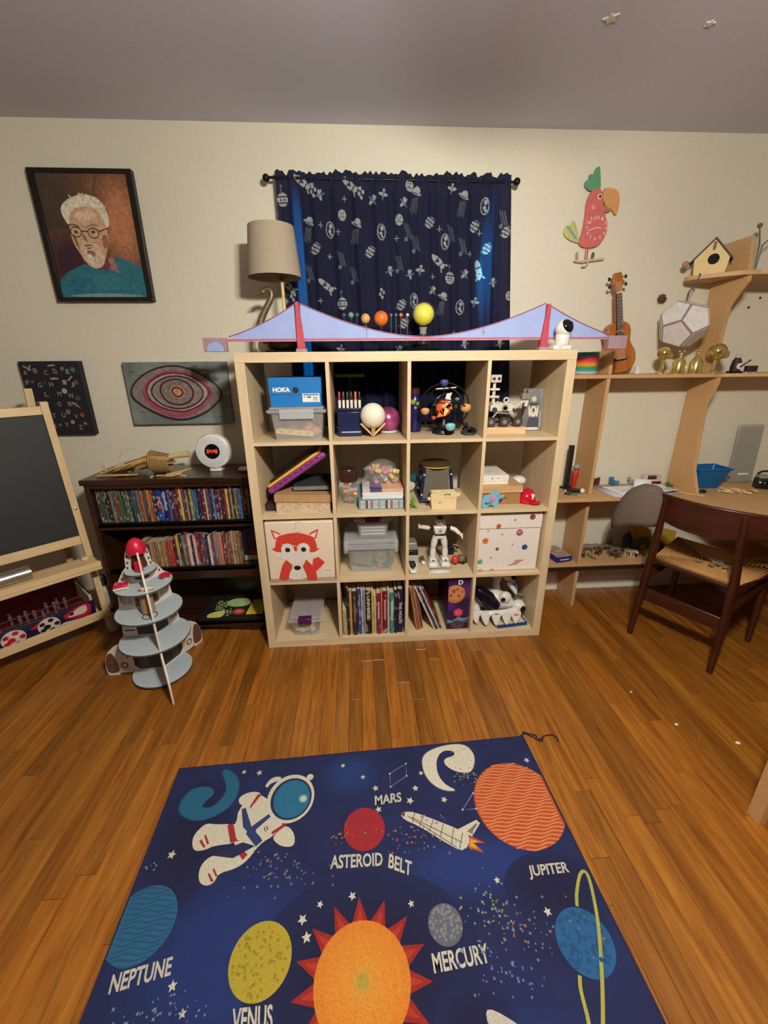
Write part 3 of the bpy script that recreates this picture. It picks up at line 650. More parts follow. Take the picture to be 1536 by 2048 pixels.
d0().prism([(1.506, YW), (1.506, .27), (XR-.2, .27), (XR-.2, YW)], .27, .2875, 'z').done('lower_shelf', MDF, bevel=.001)
d0().prism([(1.53, .262), (1.53, .2695), (2.75, .2695), (2.75, .262)], .248, .27, 'z').done('shelf_lip', pm('dark_edge', (42, 26, 18), .5))
d0().prism([(1.506, YW), (1.506, .27), (2.75, .27), (XR-.18, -.15), (XR-.02, -.3), (XR-.02, YW)], 1.338, 1.3555, 'z').done('middle_shelf', MDF, bevel=.001)
d0().prism([(2.255, YW), (2.205, .44), (2.186, .403), (2.19, .375), (2.22, .345), (2.29, .28), (2.345, .235), (2.42, .225), (2.6, .21), (XR-.02, -.1), (XR-.02, YW)], 1.80, 1.8185, 'z').done('upper_shelf', MDF, bevel=.001)
d0().box(2.376, XR-.002, -.998, -.98, .001, .699).done('end_panel', MDF, bevel=.001)
# pale edge-banding strip on the shelf right of the kink
d0().box(2.388, 2.74, .2682, .2698, 1.339, 1.3545).done('edge_strip', EDG)
d0().prism([(2.42, .2249), (2.60, .2099), (2.60, .2085), (2.42, .2235)], 1.801, 1.8175, 'z').done('edge_strip', EDG)
# ================================================================== CHAIR
TK = wood('dark_teak', (44, 16, 8), (74, 30, 14), axis=2, scale=22, stretch=12, rough=.35, coat=.2)
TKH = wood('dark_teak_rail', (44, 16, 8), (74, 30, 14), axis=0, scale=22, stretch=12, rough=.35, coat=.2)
CORD = pm('paper_cord', (180, 132, 74), .75, var=.15, scale=160, bump=.4)
chp = math.atan2(-.868, .496)                       # local x = right hand of the sitter
ch = thing('wooden_chair', 'dark wooden chair with curved backrest and woven cord seat at desk', 'chair', (2.077, -.178, 0), chp)
for sx in (-1, 1):
    P = [(.190*sx, -.005, 0), (.186*sx, .012, .2), (.178*sx, .02, .45), (.166*sx, .004, .62), (.157*sx, -.012, .79)]
    G(ch).tube(P, [.014, .018, .020, .017, .013], 10).done('leg', TK, label='tall rear leg that carries the backrest')
    G(ch).tube([(.20*sx, .44, 0), (.195*sx, .44, .25), (.19*sx, .43, .425)], [.013, .018, .017], 10).done('leg', TK)
    G(ch).tube([(.186*sx, .02, .34), (.192*sx, .44, .36)], .012, 8, flat=1.6).done('stretcher', TKH)
    G(ch).tube([(.186*sx, .06, .435), (.195*sx, .22, .43), (.19*sx, .435, .425)], [.014, .016, .015], 8).done('seat_rail', TKH)
G(ch).box(-.18, .18, .015, .031, .215, .285).done('stretcher', TKH, bevel=.004)
G(ch).tube([(-.19, .435, .42), (.19, .435, .42)], .013, 8).done('seat_rail', TKH)
G(ch).tube([(-.18, .075, .425), (.18, .075, .425)], .013, 8).done('seat_rail', TKH)
# backrest: a band bowed backwards, deeper in the middle
bb = G(ch); nb = 24; vs = []; fs = []
for i in range(nb+1):
    t = -1+2*i/nb; x = .275*t; y = -.035+.115*t*t
    zt_ = .812-.012*t*t; zb_ = .665+.055*abs(t)**2.5
    for q, zz in ((0, zb_), (0, zt_), (.017, zt_+.001), (.017, zb_)): vs.append((x*(1-.02*(q > 0)), y+q-.008, zz))
for i in range(nb):
    for q in range(4): fs.append((4*i+q, 4*i+(q+1) % 4, 4*i+4+(q+1) % 4, 4*i+4+q))
fs += [(3, 2, 1, 0), (4*nb, 4*nb+1, 4*nb+2, 4*nb+3)]
bb.add(vs, fs).done('backrest', TKH, bevel=.004)
# woven seat: four triangles of cord meeting in the middle, sagging a little
cx_, cy_ = 0, .255
cor = [(-.185, .07), (.185, .07), (.235, .435), (-.235, .435)]
for i in range(4):
    a, b = cor[i], cor[(i+1) % 4]; s = G(ch); n = 15
    for j in range(n):
        t0, t1 = j/n, (j+.92)/n
        def pt(p, t): return (p[0]+(cx_-p[0])*t, p[1]+(cy_-p[1])*t)
        A, Bq, A1, B1 = pt(a, t0), pt(b, t0), pt(a, t1), pt(b, t1); z = .455-.014*t0
        s.add([(*A, z-.02 if j == 0 else z-.006), (*Bq, z-.02 if j == 0 else z-.006), (*pt(b, (t0+t1)/2), z+.004), (*pt(a, (t0+t1)/2), z+.004), (*A1, z-.006), (*B1, z-.006)], [(0, 1, 2, 3), (3, 2, 5, 4)])
    s.done('woven_seat', CORD, solid=.003)
# ================================================================== THINGS ON THE WALL
BLKF = pm('black_frame', (26, 20, 18), .4)
CARD = pm('white_card', (226, 222, 212), .6)
STEEL = pm('steel', (170, 165, 155), .3, .9)
BLACK = pm('black_plastic', (20, 20, 22), .4)
WHITE = pm('white_plastic', (224, 220, 210), .35, var=.02)
# -- portrait
pt = thing('framed_painting', 'black framed painted portrait of white-haired person in glasses and teal sweater', 'painting', (-.695, YB-.015, 1.717))
fr = lambda: G(pt, TR(.695, -(YB-.015), -1.717))
x0, x1, z0, z1, yf = -.922, -.472, 1.717, 2.25, .452
for a in ((x0, x1, z1-.018, z1), (x0, x1, z0, z0+.018), (x0, x0+.026, z0+.0182, z1-.0182), (x1-.026, x1, z0+.0182, z1-.0182)): fr().box(a[0], a[1], yf, YB-.001, a[2], a[3]).done('frame_bar', BLKF, bevel=.002)
fr().box(x0+.026, x1-.026, .462, .470, z0+.018, z1-.018).done('canvas', pm('painted_ground', (96, 66, 48), .6, var=.25, scale=9))
k = Ink(on_y(.462), .00015, .0003); PA = (-.894, -.500, 1.735, 2.232)
def cl(P): return clip2(clip2(clip2(clip2(P, 0, PA[0], 1), 0, PA[1], -1), 1, PA[2], 1), 1, PA[3], -1)
for cx, cz, rx, rz, c in [(-.57,1.93,.1,.1,(122,70,54)),(-.56,2.15,.12,.16,(176,116,80)),(-.56,2.05,.1,.2,(180,118,82)),(-.85,2.1,.09,.2,(70,58,46)),(-.82,1.88,.11,.12,(58,34,44))]:
    for i in range(6): k.poly(cl(circ(cx, cz, rx*(1.2-.14*i), 26, rz*(1.2-.14*i))), tuple(int((96, 66, 48)[j]*(1-(i+1)/6)+c[j]*(i+1)/6) for j in range(3)))
k.poly(cl(smooth2([(-.90,1.80),(-.85,1.842),(-.80,1.862),(-.752,1.88),(-.72,1.857),(-.676,1.853),(-.627,1.908),(-.576,1.9),(-.48,1.85),(-.48,1.71),(-.92,1.71)], 1)), (42, 108, 122))
for P, c in [([(-.87,1.78),(-.8,1.83),(-.76,1.80),(-.82,1.75)],(38,98,124)),([(-.74,1.83),(-.66,1.84),(-.6,1.80),(-.66,1.76),(-.73,1.77)],(50,114,126)),([(-.58,1.89),(-.51,1.86),(-.51,1.78),(-.57,1.80)],(38,106,112)),([(-.86,1.745),(-.7,1.755),(-.52,1.745),(-.52,1.737),(-.86,1.737)],(110,150,152))]: k.poly(cl(smooth2(P)), c)
k.poly(smooth2([(-.676,1.86),(-.633,1.915),(-.617,1.891),(-.607,1.833),(-.631,1.85)], 1), (150, 110, 104)); k.poly([(-.69,1.855),(-.655,1.9),(-.64,1.87),(-.66,1.85)], (110, 60, 66))
k.poly(smooth2([(-.632,1.996),(-.607,2.005),(-.617,1.964),(-.642,1.948)]), (166, 112, 84))
k.poly(smooth2([(-.785,2.06),(-.76,2.1),(-.72,2.112),(-.675,2.11),(-.635,2.082),(-.624,2.029),(-.630,1.97),(-.650,1.917),(-.676,1.863),(-.719,1.855),(-.755,1.884),(-.768,1.917),(-.788,1.956),(-.794,2.008)]), (204, 164, 130))
for P, c in [([(-.76,2.08),(-.70,2.1),(-.66,2.08),(-.70,2.05),(-.75,2.05)],(222,188,156)),([(-.79,2.0),(-.775,1.95),(-.765,1.92),(-.77,1.99)],(132,92,70)),([(-.66,1.99),(-.63,2.0),(-.635,1.95),(-.655,1.93)],(150,104,78)),([(-.745,2.0),(-.735,1.97),(-.722,1.962),(-.728,1.99)],(150,106,82)),
             ([(-.70,1.985),(-.675,1.98),(-.67,1.955),(-.69,1.955)],(196,150,118))]: k.poly(smooth2(P), c)
k.poly(smooth2([(-.758,1.955),(-.708,1.968),(-.67,1.946),(-.662,1.9),(-.682,1.862),(-.72,1.855),(-.75,1.884),(-.752,1.917)]), (206, 180, 156)); k.poly(smooth2([(-.748,1.95),(-.725,1.958),(-.698,1.95),(-.724,1.934)]), (108, 64, 52)); k.line([(-.742,1.946),(-.725,1.947),(-.708,1.947)], .005, (206, 196, 176))
k.poly(smooth2([(-.74,1.935),(-.70,1.93),(-.70,1.91),(-.73,1.90)]), (150, 108, 88)); k.poly(smooth2([(-.745,1.915),(-.72,1.92),(-.71,1.89),(-.73,1.87)]), (214, 204, 186))
k.poly(smooth2([(-.812,2.075),(-.812,2.1),(-.79,2.124),(-.73,2.15),(-.673,2.152),(-.628,2.13),(-.609,2.085),(-.608,2.035),(-.628,2.018),(-.634,2.07),(-.66,2.098),(-.70,2.108),(-.745,2.102),(-.779,2.078),(-.789,2.03),(-.803,2.05)]), (222, 212, 188))
for i in range(34):
    a = rr.uniform(.1, 3.0); x, z = -.71+.088*math.cos(a), 2.05+.078*math.sin(a)+.012; k.line([(x, z), (x+rr.uniform(-.02, .02), z+rr.uniform(.004, .02))], .004, rr.choice([(214, 206, 184), (198, 186, 162), (210, 200, 178)])); k.n -= .7
for cx in (-.765, -.688): k.line(circ(cx, 2.006 if cx < -.7 else 2.002, .024, 20, .02), .0035, (52, 44, 40), closed=True); k.poly(circ(cx, 2.006, .009, 10, .006), (84, 60, 50))
k.line([(-.741,2.01),(-.712,2.008)], .004, (52, 44, 40)); k.line([(-.664,2.008),(-.619,2.022)], .0035, (52, 44, 40)); k.line([(-.795,2.034),(-.77,2.036),(-.745,2.026)], .005, (120, 96, 76)); k.line([(-.71,2.028),(-.68,2.036),(-.66,2.03)], .005, (150, 126, 104))
k.done('portrait', pt, printed('oil_paint', .5, .22, 60, .5), kind=None)
# -- alphabet canvas
ap_ = thing('alphabet_canvas', 'black canvas print of the alphabet with small planets above the easel', 'wall art', (-1.04, YB-.015, 1.08))
G(ap_, TR(1.04, -(YB-.015), -1.08)).box(-1.187, -.893, .452, YB-.001, 1.078, 1.447).done('canvas', pm('black_canvas', (26, 22, 34), .7), bevel=.002)
k = Ink(on_y(.452), .0001, .0003); LC = (150, 138, 122)
for ch, x, z in zip('ABCDEFGHIJKLMNOPQRSTUVWXYZ', [-1.165,-1.114,-1.064,-1.02,-.957,-1.166,-1.11,-1.054,-.986,-.951,-1.16,-1.09,-1.025,-.97,-1.142,-1.10,-1.04,-.986,-1.13,-1.08,-1.031,-.971,-1.14,-1.09,-1.028,-.96],
                       [1.393,1.402,1.392,1.399,1.396,1.345,1.332,1.335,1.344,1.331,1.281,1.285,1.288,1.278,1.24,1.235,1.236,1.236,1.18,1.178,1.179,1.172,1.13,1.125,1.13,1.116]):
    kl = Ink(on_y(.452), .0001, .0003); kl.text(ch, (x-.009, z-.011), (.019, 0), (0, .023), LC, .012); kl.done('letter', ap_)
for x, z, r, c in [(-.93,1.405,.012,(70,110,110)),(-.981,1.411,.009,(140,112,90)),(-.929,1.343,.011,(112,78,80)),(-.996,1.302,.013,(176,168,148)),(-.939,1.265,.012,(52,88,96)),(-1.004,1.197,.013,(104,112,96)),(-.937,1.18,.011,(160,70,50)),(-.994,1.144,.010,(190,140,80)),(-1.141,1.349,.006,(120,118,90)),(-1.083,1.344,.006,(80,70,84)),(-1.01,1.39,.004,(110,90,84)),(-1.16,1.19,.012,(90,80,120)),(-1.06,1.13,.008,(70,110,90))]:
    k.poly(circ(x, z, r, 16), c); k.line([(x-r*.6, z+r*.2), (x+r*.5, z-r*.1)], r*.25, tuple(int(q*.7) for q in c))
for P in ([(-1.165,1.425),(-1.13,1.405)], [(-1.13,1.428),(-1.145,1.402)], [(-1.05,1.363),(-1.01,1.363)], [(-.965,1.352),(-.94,1.374)], [(-1.045,1.425),(-1.01,1.428)]): k.line(P, .008, (150, 142, 128))
k.line([(-.975,1.244),(-.958,1.236),(-.935,1.215)], [.012, .014, .004], (140, 116, 104)); k.poly(star2(-.931, 1.136, .012, 5), (140, 130, 116)); k.poly(circ(-1.03, 1.363, .005, 10), (170, 164, 150))
for i in range(26): k.poly(circ(rr.uniform(-1.175, -.905), rr.uniform(1.09, 1.43), .0014, 5), (170, 160, 150), raise_=False)
k.done('planet_print', ap_, kind='stuff')
# -- eye painting
ey = thing('eye_painting', 'canvas painting of a big eye in maroon rings on grey-green', 'painting', (-.425, YB-.015, 1.124))
G(ey, TR(.425, -(YB-.015), -1.124)).box(-.684, -.165, .452, YB-.001, 1.124, 1.438).done('canvas', pm('brushed_greygreen', (112, 122, 116), .6, var=.3, scale=11, bump=.3), bevel=.002)
k = Ink(on_y(.452), .0002, .0004); MR = (46, 20, 26)
for i in range(46):
    x, z = rr.uniform(-.66, -.19), rr.uniform(1.145, 1.42); a = rr.uniform(-.5, .5); l = rr.uniform(.02, .06)
    k.line([(x, z), (min(-.17, x+l), z+l*a)] if 1.13 < z+l*a < 1.43 else [(x, z), (min(-.17, x+l), z)], [.003, .009], rr.choice([(92,112,110),(136,134,126),(84,104,102),(150,140,134),(104,110,104)]))
O1 = smooth2([(-.665,1.29),(-.634,1.344),(-.545,1.4),(-.447,1.422),(-.366,1.412),(-.282,1.371),(-.217,1.319),(-.199,1.276),(-.23,1.232),(-.302,1.18),(-.389,1.151),(-.447,1.148),(-.524,1.168),(-.605,1.213),(-.652,1.254)])
PO = smooth2([(-.603,1.301),(-.58,1.339),(-.529,1.377),(-.459,1.398),(-.404,1.397),(-.34,1.379),(-.279,1.34),(-.249,1.296),(-.253,1.268),(-.293,1.217),(-.374,1.169),(-.441,1.158),(-.508,1.171),(-.58,1.217),(-.606,1.265)])
PI_ = smooth2([(-.586,1.301),(-.555,1.347),(-.486,1.381),(-.422,1.386),(-.353,1.372),(-.295,1.336),(-.265,1.296),(-.271,1.269),(-.312,1.225),(-.391,1.19),(-.447,1.191),(-.517,1.208),(-.574,1.249)])
R2 = smooth2([(-.559,1.304),(-.529,1.339),(-.473,1.365),(-.409,1.371),(-.356,1.356),(-.309,1.321),(-.293,1.285),(-.313,1.245),(-.379,1.21),(-.445,1.203),(-.514,1.224),(-.555,1.265)])
IR = smooth2([(-.516,1.304),(-.493,1.338),(-.443,1.355),(-.404,1.353),(-.36,1.329),(-.343,1.286),(-.361,1.246),(-.409,1.225),(-.457,1.227),(-.501,1.252)])
PU = smooth2([(-.454,1.293),(-.443,1.31),(-.422,1.314),(-.4,1.302),(-.398,1.282),(-.414,1.267),(-.434,1.267)])
k.poly(O1, (126, 116, 112)); k.line(O1, .008, MR, closed=True); k.poly(PO, (140, 58, 78)); k.poly([(x*.985-.0065, z*.985+.0195) for x, z in PO], (150, 74, 90)); k.poly(PI_, (164, 144, 126)); k.line(PI_, .0075, (84, 26, 50), closed=True)
k.poly(R2, (132, 122, 114)); k.line(R2, .007, (36, 22, 26), closed=True); k.poly(IR, (124, 112, 106)); k.line(IR, .0085, (66, 24, 26), closed=True)
for i in range(18):
    a = rr.uniform(0, 6.28); q = rr.uniform(.035, .055); x, z = -.43+q*1.3*math.cos(a), 1.29+q*math.sin(a); k.line([(x, z), (x+.015, z+.006)], .006, rr.choice([(104,104,106),(150,136,124),(120,96,96)]))
k.poly([(-.425+(x+.425)*1.5, 1.29+(z-1.29)*1.5) for x, z in PU], (176, 122, 92)); k.poly(PU, (182, 138, 96)); k.line(PU, .008, (78, 26, 16), closed=True); k.poly(circ(-.426, 1.29, .01), (170, 130, 100))
k.done('eye_motif', ey, printed('oil_paint'))
# -- parrot clock
pc = thing('parrot_clock', 'pink wooden parrot wall clock with green crest and tan beak', 'clock', (1.7, YB-.012, 1.87))
pw = lambda: G(pc, TR(-1.7, -(YB-.012), -1.87))
def cut(name, P, rgb, y0=.464, y1=.474, it=1, lab=None): return pw().prism(smooth2(P, it), y0, y1, 'y').done(name, pm('paint_%d_%d_%d' % rgb, rgb, .5), bevel=.001, label=lab)
cut('body', [(1.716,2.203),(1.69,2.205),(1.663,2.193),(1.647,2.155),(1.650,2.089),(1.648,2.034),(1.634,1.981),(1.648,1.962),(1.694,1.956),(1.738,1.965),(1.768,2.01),(1.771,2.053),(1.748,2.102),(1.732,2.144)], (204,104,100))
cut('crest', [(1.712,2.198),(1.670,2.192),(1.64,2.203),(1.626,2.222),(1.634,2.24),(1.649,2.233),(1.643,2.264),(1.664,2.258),(1.672,2.285),(1.690,2.297),(1.70,2.26)], (92,150,112), .465, .475)
cut('beak', [(1.718,2.206),(1.762,2.209),(1.797,2.198),(1.814,2.162),(1.811,2.106),(1.80,2.096),(1.785,2.118),(1.735,2.140)], (208,152,96), .463, .473)
cut('lower_beak', [(1.732,2.140),(1.757,2.136),(1.782,2.118),(1.747,2.104)], (176,118,74), .466, .473)
cut('tail', [(1.640,1.976),(1.575,1.995),(1.549,2.024),(1.565,2.058),(1.577,2.048),(1.593,2.078),(1.613,2.058),(1.636,1.99)], (196,190,118), .468, .476)
k = Ink(on_y(.4635), .0002, .0004)
k.poly(circ(1.709,2.172,.012,16), (226,200,180)); k.poly(circ(1.711,2.172,.007,12), (70,24,28)); k.poly(circ(1.684,2.128,.010,14), (226,140,134))
for n_, (x, z) in zip(['12','1','2','3','4','5','6','7','8','9','10','11'], [(1.713+.048*math.sin(2*PI*i/12), 2.042+.045*math.cos(2*PI*i/12)) for i in range(12)]): k.text(n_, (x-.005*len(n_), z-.007), (.010*len(n_), 0), (0, .013), (232,206,190), .02)
k.done('clock_numbers', pc, kind='stuff')
k = Ink(on_y(.468), .0002, .0004); k.poly([(1.561,2.047),(1.579,2.051),(1.632,1.988),(1.612,1.996)], (120,160,150)); k.poly([(1.59,2.07),(1.603,2.066),(1.634,2.0),(1.63,1.995)], (176,180,100)); k.done('feather_print', pc)
for a, l in (((1.671, 2.028), 'hour_hand'), ((1.738, 2.038), 'minute_hand')): pw().tube([(1.714, .460, 2.042), (a[0], .460, a[1])], .003, 6).done('clock_hand', pm('cream_paint', (226, 204, 180), .5))
for dx in (0, .01): pw().tube([(1.680+dx, .47, 1.962), (1.679+dx, .468, 1.92), (1.678+dx, .464, 1.903)], .0028, 6).done('leg', pm('paint_204_104_100', (204, 104, 100)))
pw().tube([(1.622,.466,1.902),(1.66,.466,1.896),(1.70,.466,1.902),(1.775,.466,1.910)], .006, 8).done('branch', pm('branch_paint', (206, 190, 156), .6))
pw().tube([(1.690,.462,1.905),(1.694,.462,1.885),(1.680,.462,1.874),(1.664,.462,1.876)], .004, 6).done('claw', pm('branch_paint', (206, 190, 156)))
for P, c in (([(1.642,1.9),(1.628,1.92),(1.630,1.946),(1.645,1.925)], (150,156,120)), ([(1.715,1.905),(1.708,1.925),(1.717,1.945),(1.729,1.925)], (92,92,68))): cut('leaf', P, c, .466, .47)
# -- burr on the wall, screws, stars on the ceiling
g = G(); c0 = (2.12, YB-.021, 1.728)
g.ball(c0, .019, n=12, m=8)
for i in range(40):
    v = Vector((rr.gauss(0, 1), -abs(rr.gauss(0, 1)), rr.gauss(0, 1))).normalized(); p = Vector(c0)+v*.017; g.tube([p, p+v*.008], [.0028, .0008], 5)
g.done('seed_burr', pm('burr_brown', (92, 60, 40), .8, bump=.5), cat='burr', label='spiky brown burr fixed to the wall right of the ukulele', at=(c0[0], YB-.002, c0[2]))
SCR = pm('dark_screw', (70, 56, 44), .5)
for x, z, l in ((2.685, 1.733, 'dark screw hole in the wall at far right, the upper one'), (2.633, 1.687, 'dark screw hole in the wall at far right, the lower one')):
    G().lathe([(.007, 0), (.006, .003), (.002, .004)], (0, 0, 0), 10, TR(x, YB-.0005, z) @ Matrix.Rotation(PI/2, 4, 'X')).done('wall_screw', SCR, cat='screw', label=l, group='screws in the wall', at=(x, YB-.001, z))
GLOW = pm('glow_plastic', (214, 210, 196), .5)
for x, y, r, a, l in ((1.338, -.178, .026, .4, 'pale plastic star stuck on ceiling, the one nearest the curtain'), (1.668, -.172, .016, .9, 'pale plastic star stuck on ceiling, second from the curtain'), (1.89, -.20, .016, .2, 'pale plastic star stuck on ceiling at the right edge')):
    G().prism(star2(x, y, r, 5, .45, a), ZC-.005, ZC-.0006, 'z').done('ceiling_star', GLOW, cat='star', label=l, group='glow stars on the ceiling', at=(x, y, ZC-.001))
# ================================================================== ON TOP OF THE CUBE SHELF
TOP = 1.4703
# -- cardboard bridge
LAV = pm('lavender_card', (152, 168, 214), .7, var=.04, scale=12); RC = pm('red_card', (178, 62, 76), .6, var=.12); PK = pm('pink_card_edge', (190, 140, 158), .7, var=.1); MAU = pm('mauve_card', (158, 132, 138), .7, var=.08)
br = thing('toy_bridge', 'lavender card suspension bridge model with red towers spanning the shelf top', 'model bridge', (.798, .085, TOP))
BRM = Matrix.Diagonal((1.029, 1, 1.035, 1)) @ TR(-.79, -.03, -TOP)
gb = lambda: G(br, BRM)
T1, T2 = .273, 1.329
def cab(xa, xb, za, zb, sag, n=16): return [(xa+(xb-xa)*i/n, za+(zb-za)*i/n-sag*4*(i/n)*(1-i/n)) for i in range(n+1)]
zd = 1.522
gb().prism([(-.015, zd+.002), (T1-.012, zd+.002)]+cab(T1-.012, -.015, 1.655, zd+.008, .012, 8)[:-1], .027, .031, 'y').done('cable_panel', LAV)
mid = [(T1+.012+(T2-T1-.024)*i/30, 1.527+.128*abs(2*i/30-1)**1.75) for i in range(31)]
gb().prism([(T1+.012, zd+.002), (T2-.012, zd+.002)]+mid[::-1], .027, .031, 'y').done('cable_panel', LAV)
gb().prism([(T2+.012, zd+.002), (1.612, zd+.002)]+cab(1.612, T2+.012, zd+.008, 1.645, .008, 8)[1:], .027, .031, 'y').done('cable_panel', LAV)
for P in (cab(-.015, T1, zd+.009, 1.658, .012, 8), mid, cab(T2, 1.612, 1.648, zd+.009, .008, 8)): gb().tube([(x, .026, z+.001) for x, z in P], .0022, 6).done('cable', pm('mauve_edge', (150, 92, 120), .6))
gb().box(-.03, 1.615, .022, .036, zd-.009, zd+.001).done('deck', PK); gb().box(-.03, 1.615, .0205, .0218, zd-.004, zd-.001).done('deck_stripe', RC)
for x, s, top in ((T1, -.008, 1.662), (T2, .008, 1.652)):
    t = gb(); t.add([(x+s*-1-.017, .012, TOP+.014), (x-s+.017, .012, TOP+.014), (x-s+.017, .044, TOP+.014), (x-s-.017, .044, TOP+.014), (x-.007, .02, top), (x+.007, .02, top), (x+.007, .038, top), (x-.007, .038, top)], [(0,3,2,1),(4,5,6,7),(0,1,5,4),(1,2,6,5),(2,3,7,6),(3,0,4,7)])
    to = t.done('tower', RC, bevel=.001); gb().box(x-s-.022, x-s+.022, .006, .05, TOP, TOP+.0138).done('tower_foot', MAU, to)
for x0, x1 in ((-.122, -.026), (1.612, 1.695)):
    gb().box(x0, x1, .02, .038, TOP+.004 if x0 < 0 else TOP+.004, zd+.006).done('abutment', MAU, bevel=.001)
gb().prism([(-.108, TOP+.006)]+[(-.074+.034*math.cos(PI-PI*i/12), TOP+.012+.03*math.sin(PI*i/12)) for i in range(13)]+[(-.04, TOP+.006)], .0185, .0198, 'y').done('arch', LAV)
k = Ink(lambda x, z, h: tuple(W[br.name] @ (BRM @ Vector((x, .0268-h, z)))), .0001, .0003)
for q in ([(.545,1.572),(.545,1.555),(.56,1.555)], [(.556,1.575),(.556,1.525)], [(1.055,1.56),(1.055,1.53)], [(1.047,1.545),(1.064,1.545)]): k.line(q, .002, (104, 104, 130))
k.done('pencil_marks', br, kind='stuff')
# -- swan lamp
BRZ = pm('aged_bronze', (122, 108, 80), .4, .55, var=.2, scale=40, bump=.3)
lp = thing('table_lamp', 'swan-shaped bronze table lamp with grey-tan drum shade on the shelf top', 'lamp', (.14, .26, TOP))
gl = lambda: G(lp, TR(-.14, -.26, -TOP))
g = gl(); g.ball((.165, .28, TOP+.045), .048, (1.5, .95, .9)); g.box(.09, .24, .235, .325, TOP, TOP+.012); g.tube([(.225, .28, TOP+.06), (.245, .28, TOP+.085), (.252, .28, TOP+.10)], [.02, .012, .002], 8)
g.done('swan_body', pm('dark_bronze', (62, 50, 36), .45, .4, var=.3, bump=.4))
nk = smooth2([(.095, TOP+.05), (.062, TOP+.09), (.078, 1.62), (.118, 1.68), (.138, 1.713), (.134, 1.735), (.115, 1.741), (.098, 1.732)], 2, closed=False)
g = gl(); g.tube([(x, .25, z) for x, z in nk], [.019-.009*min(1, i/len(nk)*1.3) for i in range(len(nk))], 10); g.ball((.097, .25, 1.73), .013, (1.3, .8, .85)); g.tube([(.09, .25, 1.727), (.068, .25, 1.716)], [.008, .002], 8); g.done('swan_neck', BRZ)
gl().tube([(.186, .27, TOP+.05), (.184, .27, 1.775)], [.009, .007], 10).done('candle_stem', pm('candle_cream', (222, 190, 120), .5))
gl().ball((.075, .3, TOP+.035), .034, (1, 1, 1)).done('base_globe', pm('pale_globe', (206, 196, 160), .5))
g = gl(); g.tube([(.184, .27, 1.775), (.184, .27, 1.80)], .012, 10)
for s in (-1, 1): g.tube([(.184, .27, 1.782), (.184+.024*s, .27, 1.792), (.184+.03*s, .27, 1.83), (.184+.024*s, .27, 1.93), (.184, .27, 1.97)], .0022, 6)
g.done('socket_and_harp', pm('brass', (140, 110, 60), .3, .8))
gl().lathe([(.117, 0), (.098, .196), (.0965, .196), (.1155, 0)], (.156, .26, 1.787), 40, cap=False).done('lamp_shade', wood('linen_shade', (158, 144, 124), (172, 158, 136), axis=2, scale=120, stretch=.2, rough=.9), smooth=True)
# -- solar system model
so = thing('solar_system_model', 'motorised solar system model with yellow sun globe and planets on black arms', 'model', (.832, .27, TOP))
gs = lambda: G(so, TR(-.832, -.27, -TOP))
CLR = clear('clear_acrylic', (225, 228, 230), .22, .08)
gs().lathe([(.078, 0), (.082, .008), (.07, .016), (.03, .022), (.024, .03), (.015, .034)], (.832, .27, TOP), 28).done('base', BLACK)
gs().lathe([(.018, .03), (.016, .10), (.022, .112)], (.832, .27, TOP), 18).done('post', CLR)
gs().ball((.832, .27, 1.637), .049, n=24, m=16).done('sun_globe', pm('sun_yellow', (222, 214, 60), .4, var=.1, scale=30))
gs().ball((.832, .27, 1.637), .056, n=24, m=12, z0=-.3, z1=1).done('dome', clear('dome_plastic', (235, 240, 240), .06, .03))
PLS = [(.459,.009,(70,84,92),'slate blue'),(.491,.013,(104,150,140),'pale green'),(.518,.0105,(40,92,72),'dark green'),(.556,.021,(220,164,98),'banded tan'),(.627,.0325,(214,110,38),'big orange'),(.673,.0065,(176,90,70),'small red'),(.695,.0075,(64,120,116),'small teal'),(.718,.0085,(206,116,60),'small orange'),(.748,.0075,(204,190,176),'small white')]
for i, (x, r, c, nm) in enumerate(PLS):
    z = 1.614 if r > .02 else 1.628
    P = gs().ball((x, .2, z), r, n=18, m=12).done('planet', pm('planet_%d' % i, c, .45, var=.18 if r > .02 else .05, scale=40), label=nm+' planet')
    zb = 1.545-.005*i; gs().tube([(x, .2, z-r*.8), (x, .2, zb+.006), (x+.01, .202, zb), (.80, .262, zb)], .0016, 6).done('arm', BLACK, P)
g = gs(); g.lathe([(.034, .034), (.034, .078), (.02, .08)], (.832, .27, TOP), 24); g.done('gear_hub', pm('smoked_plastic', (34, 34, 38), .25))
# -- pet camera
cm = thing('indoor_camera', 'white ball-headed indoor camera with black face at the shelf\'s right end', 'camera', (1.402, .032, TOP))
G(cm).cbox((0, 0, .009), (.08, .054, .018)).done('base', WHITE, bevel=.004)
G(cm).lathe([(.028, .0185), (.03, .024), (.03, .062), (.024, .072)], (.006, 0, 0), 24).done('neck', WHITE)
G(cm).ball((.006, -.004, .086), .036, n=24, m=16).done('head', WHITE)
hd = Matrix.Translation((.006, -.004, .086)) @ Vector((.35, -.82, .45)).to_track_quat('Z', 'Y').to_matrix().to_4x4()
G(cm, hd).lathe([(.0295, .0215), (.028, .026), (.02, .0335), (.008, .0372), (.001, .038)], (0, 0, 0), 24).done('face', pm('gloss_black', (16, 14, 26), .12))
G(cm, hd).lathe([(.006, .0378), (.005, .0392), (.001, .0394)], (.006, .004, 0), 12).done('lens', pm('lens_dark', (8, 8, 16), .05))
G(cm).cbox((-.012, -.0272, .0105), (.008, .001, .003)).done('indicator', pm('grey_mark', (90, 90, 90), .5))
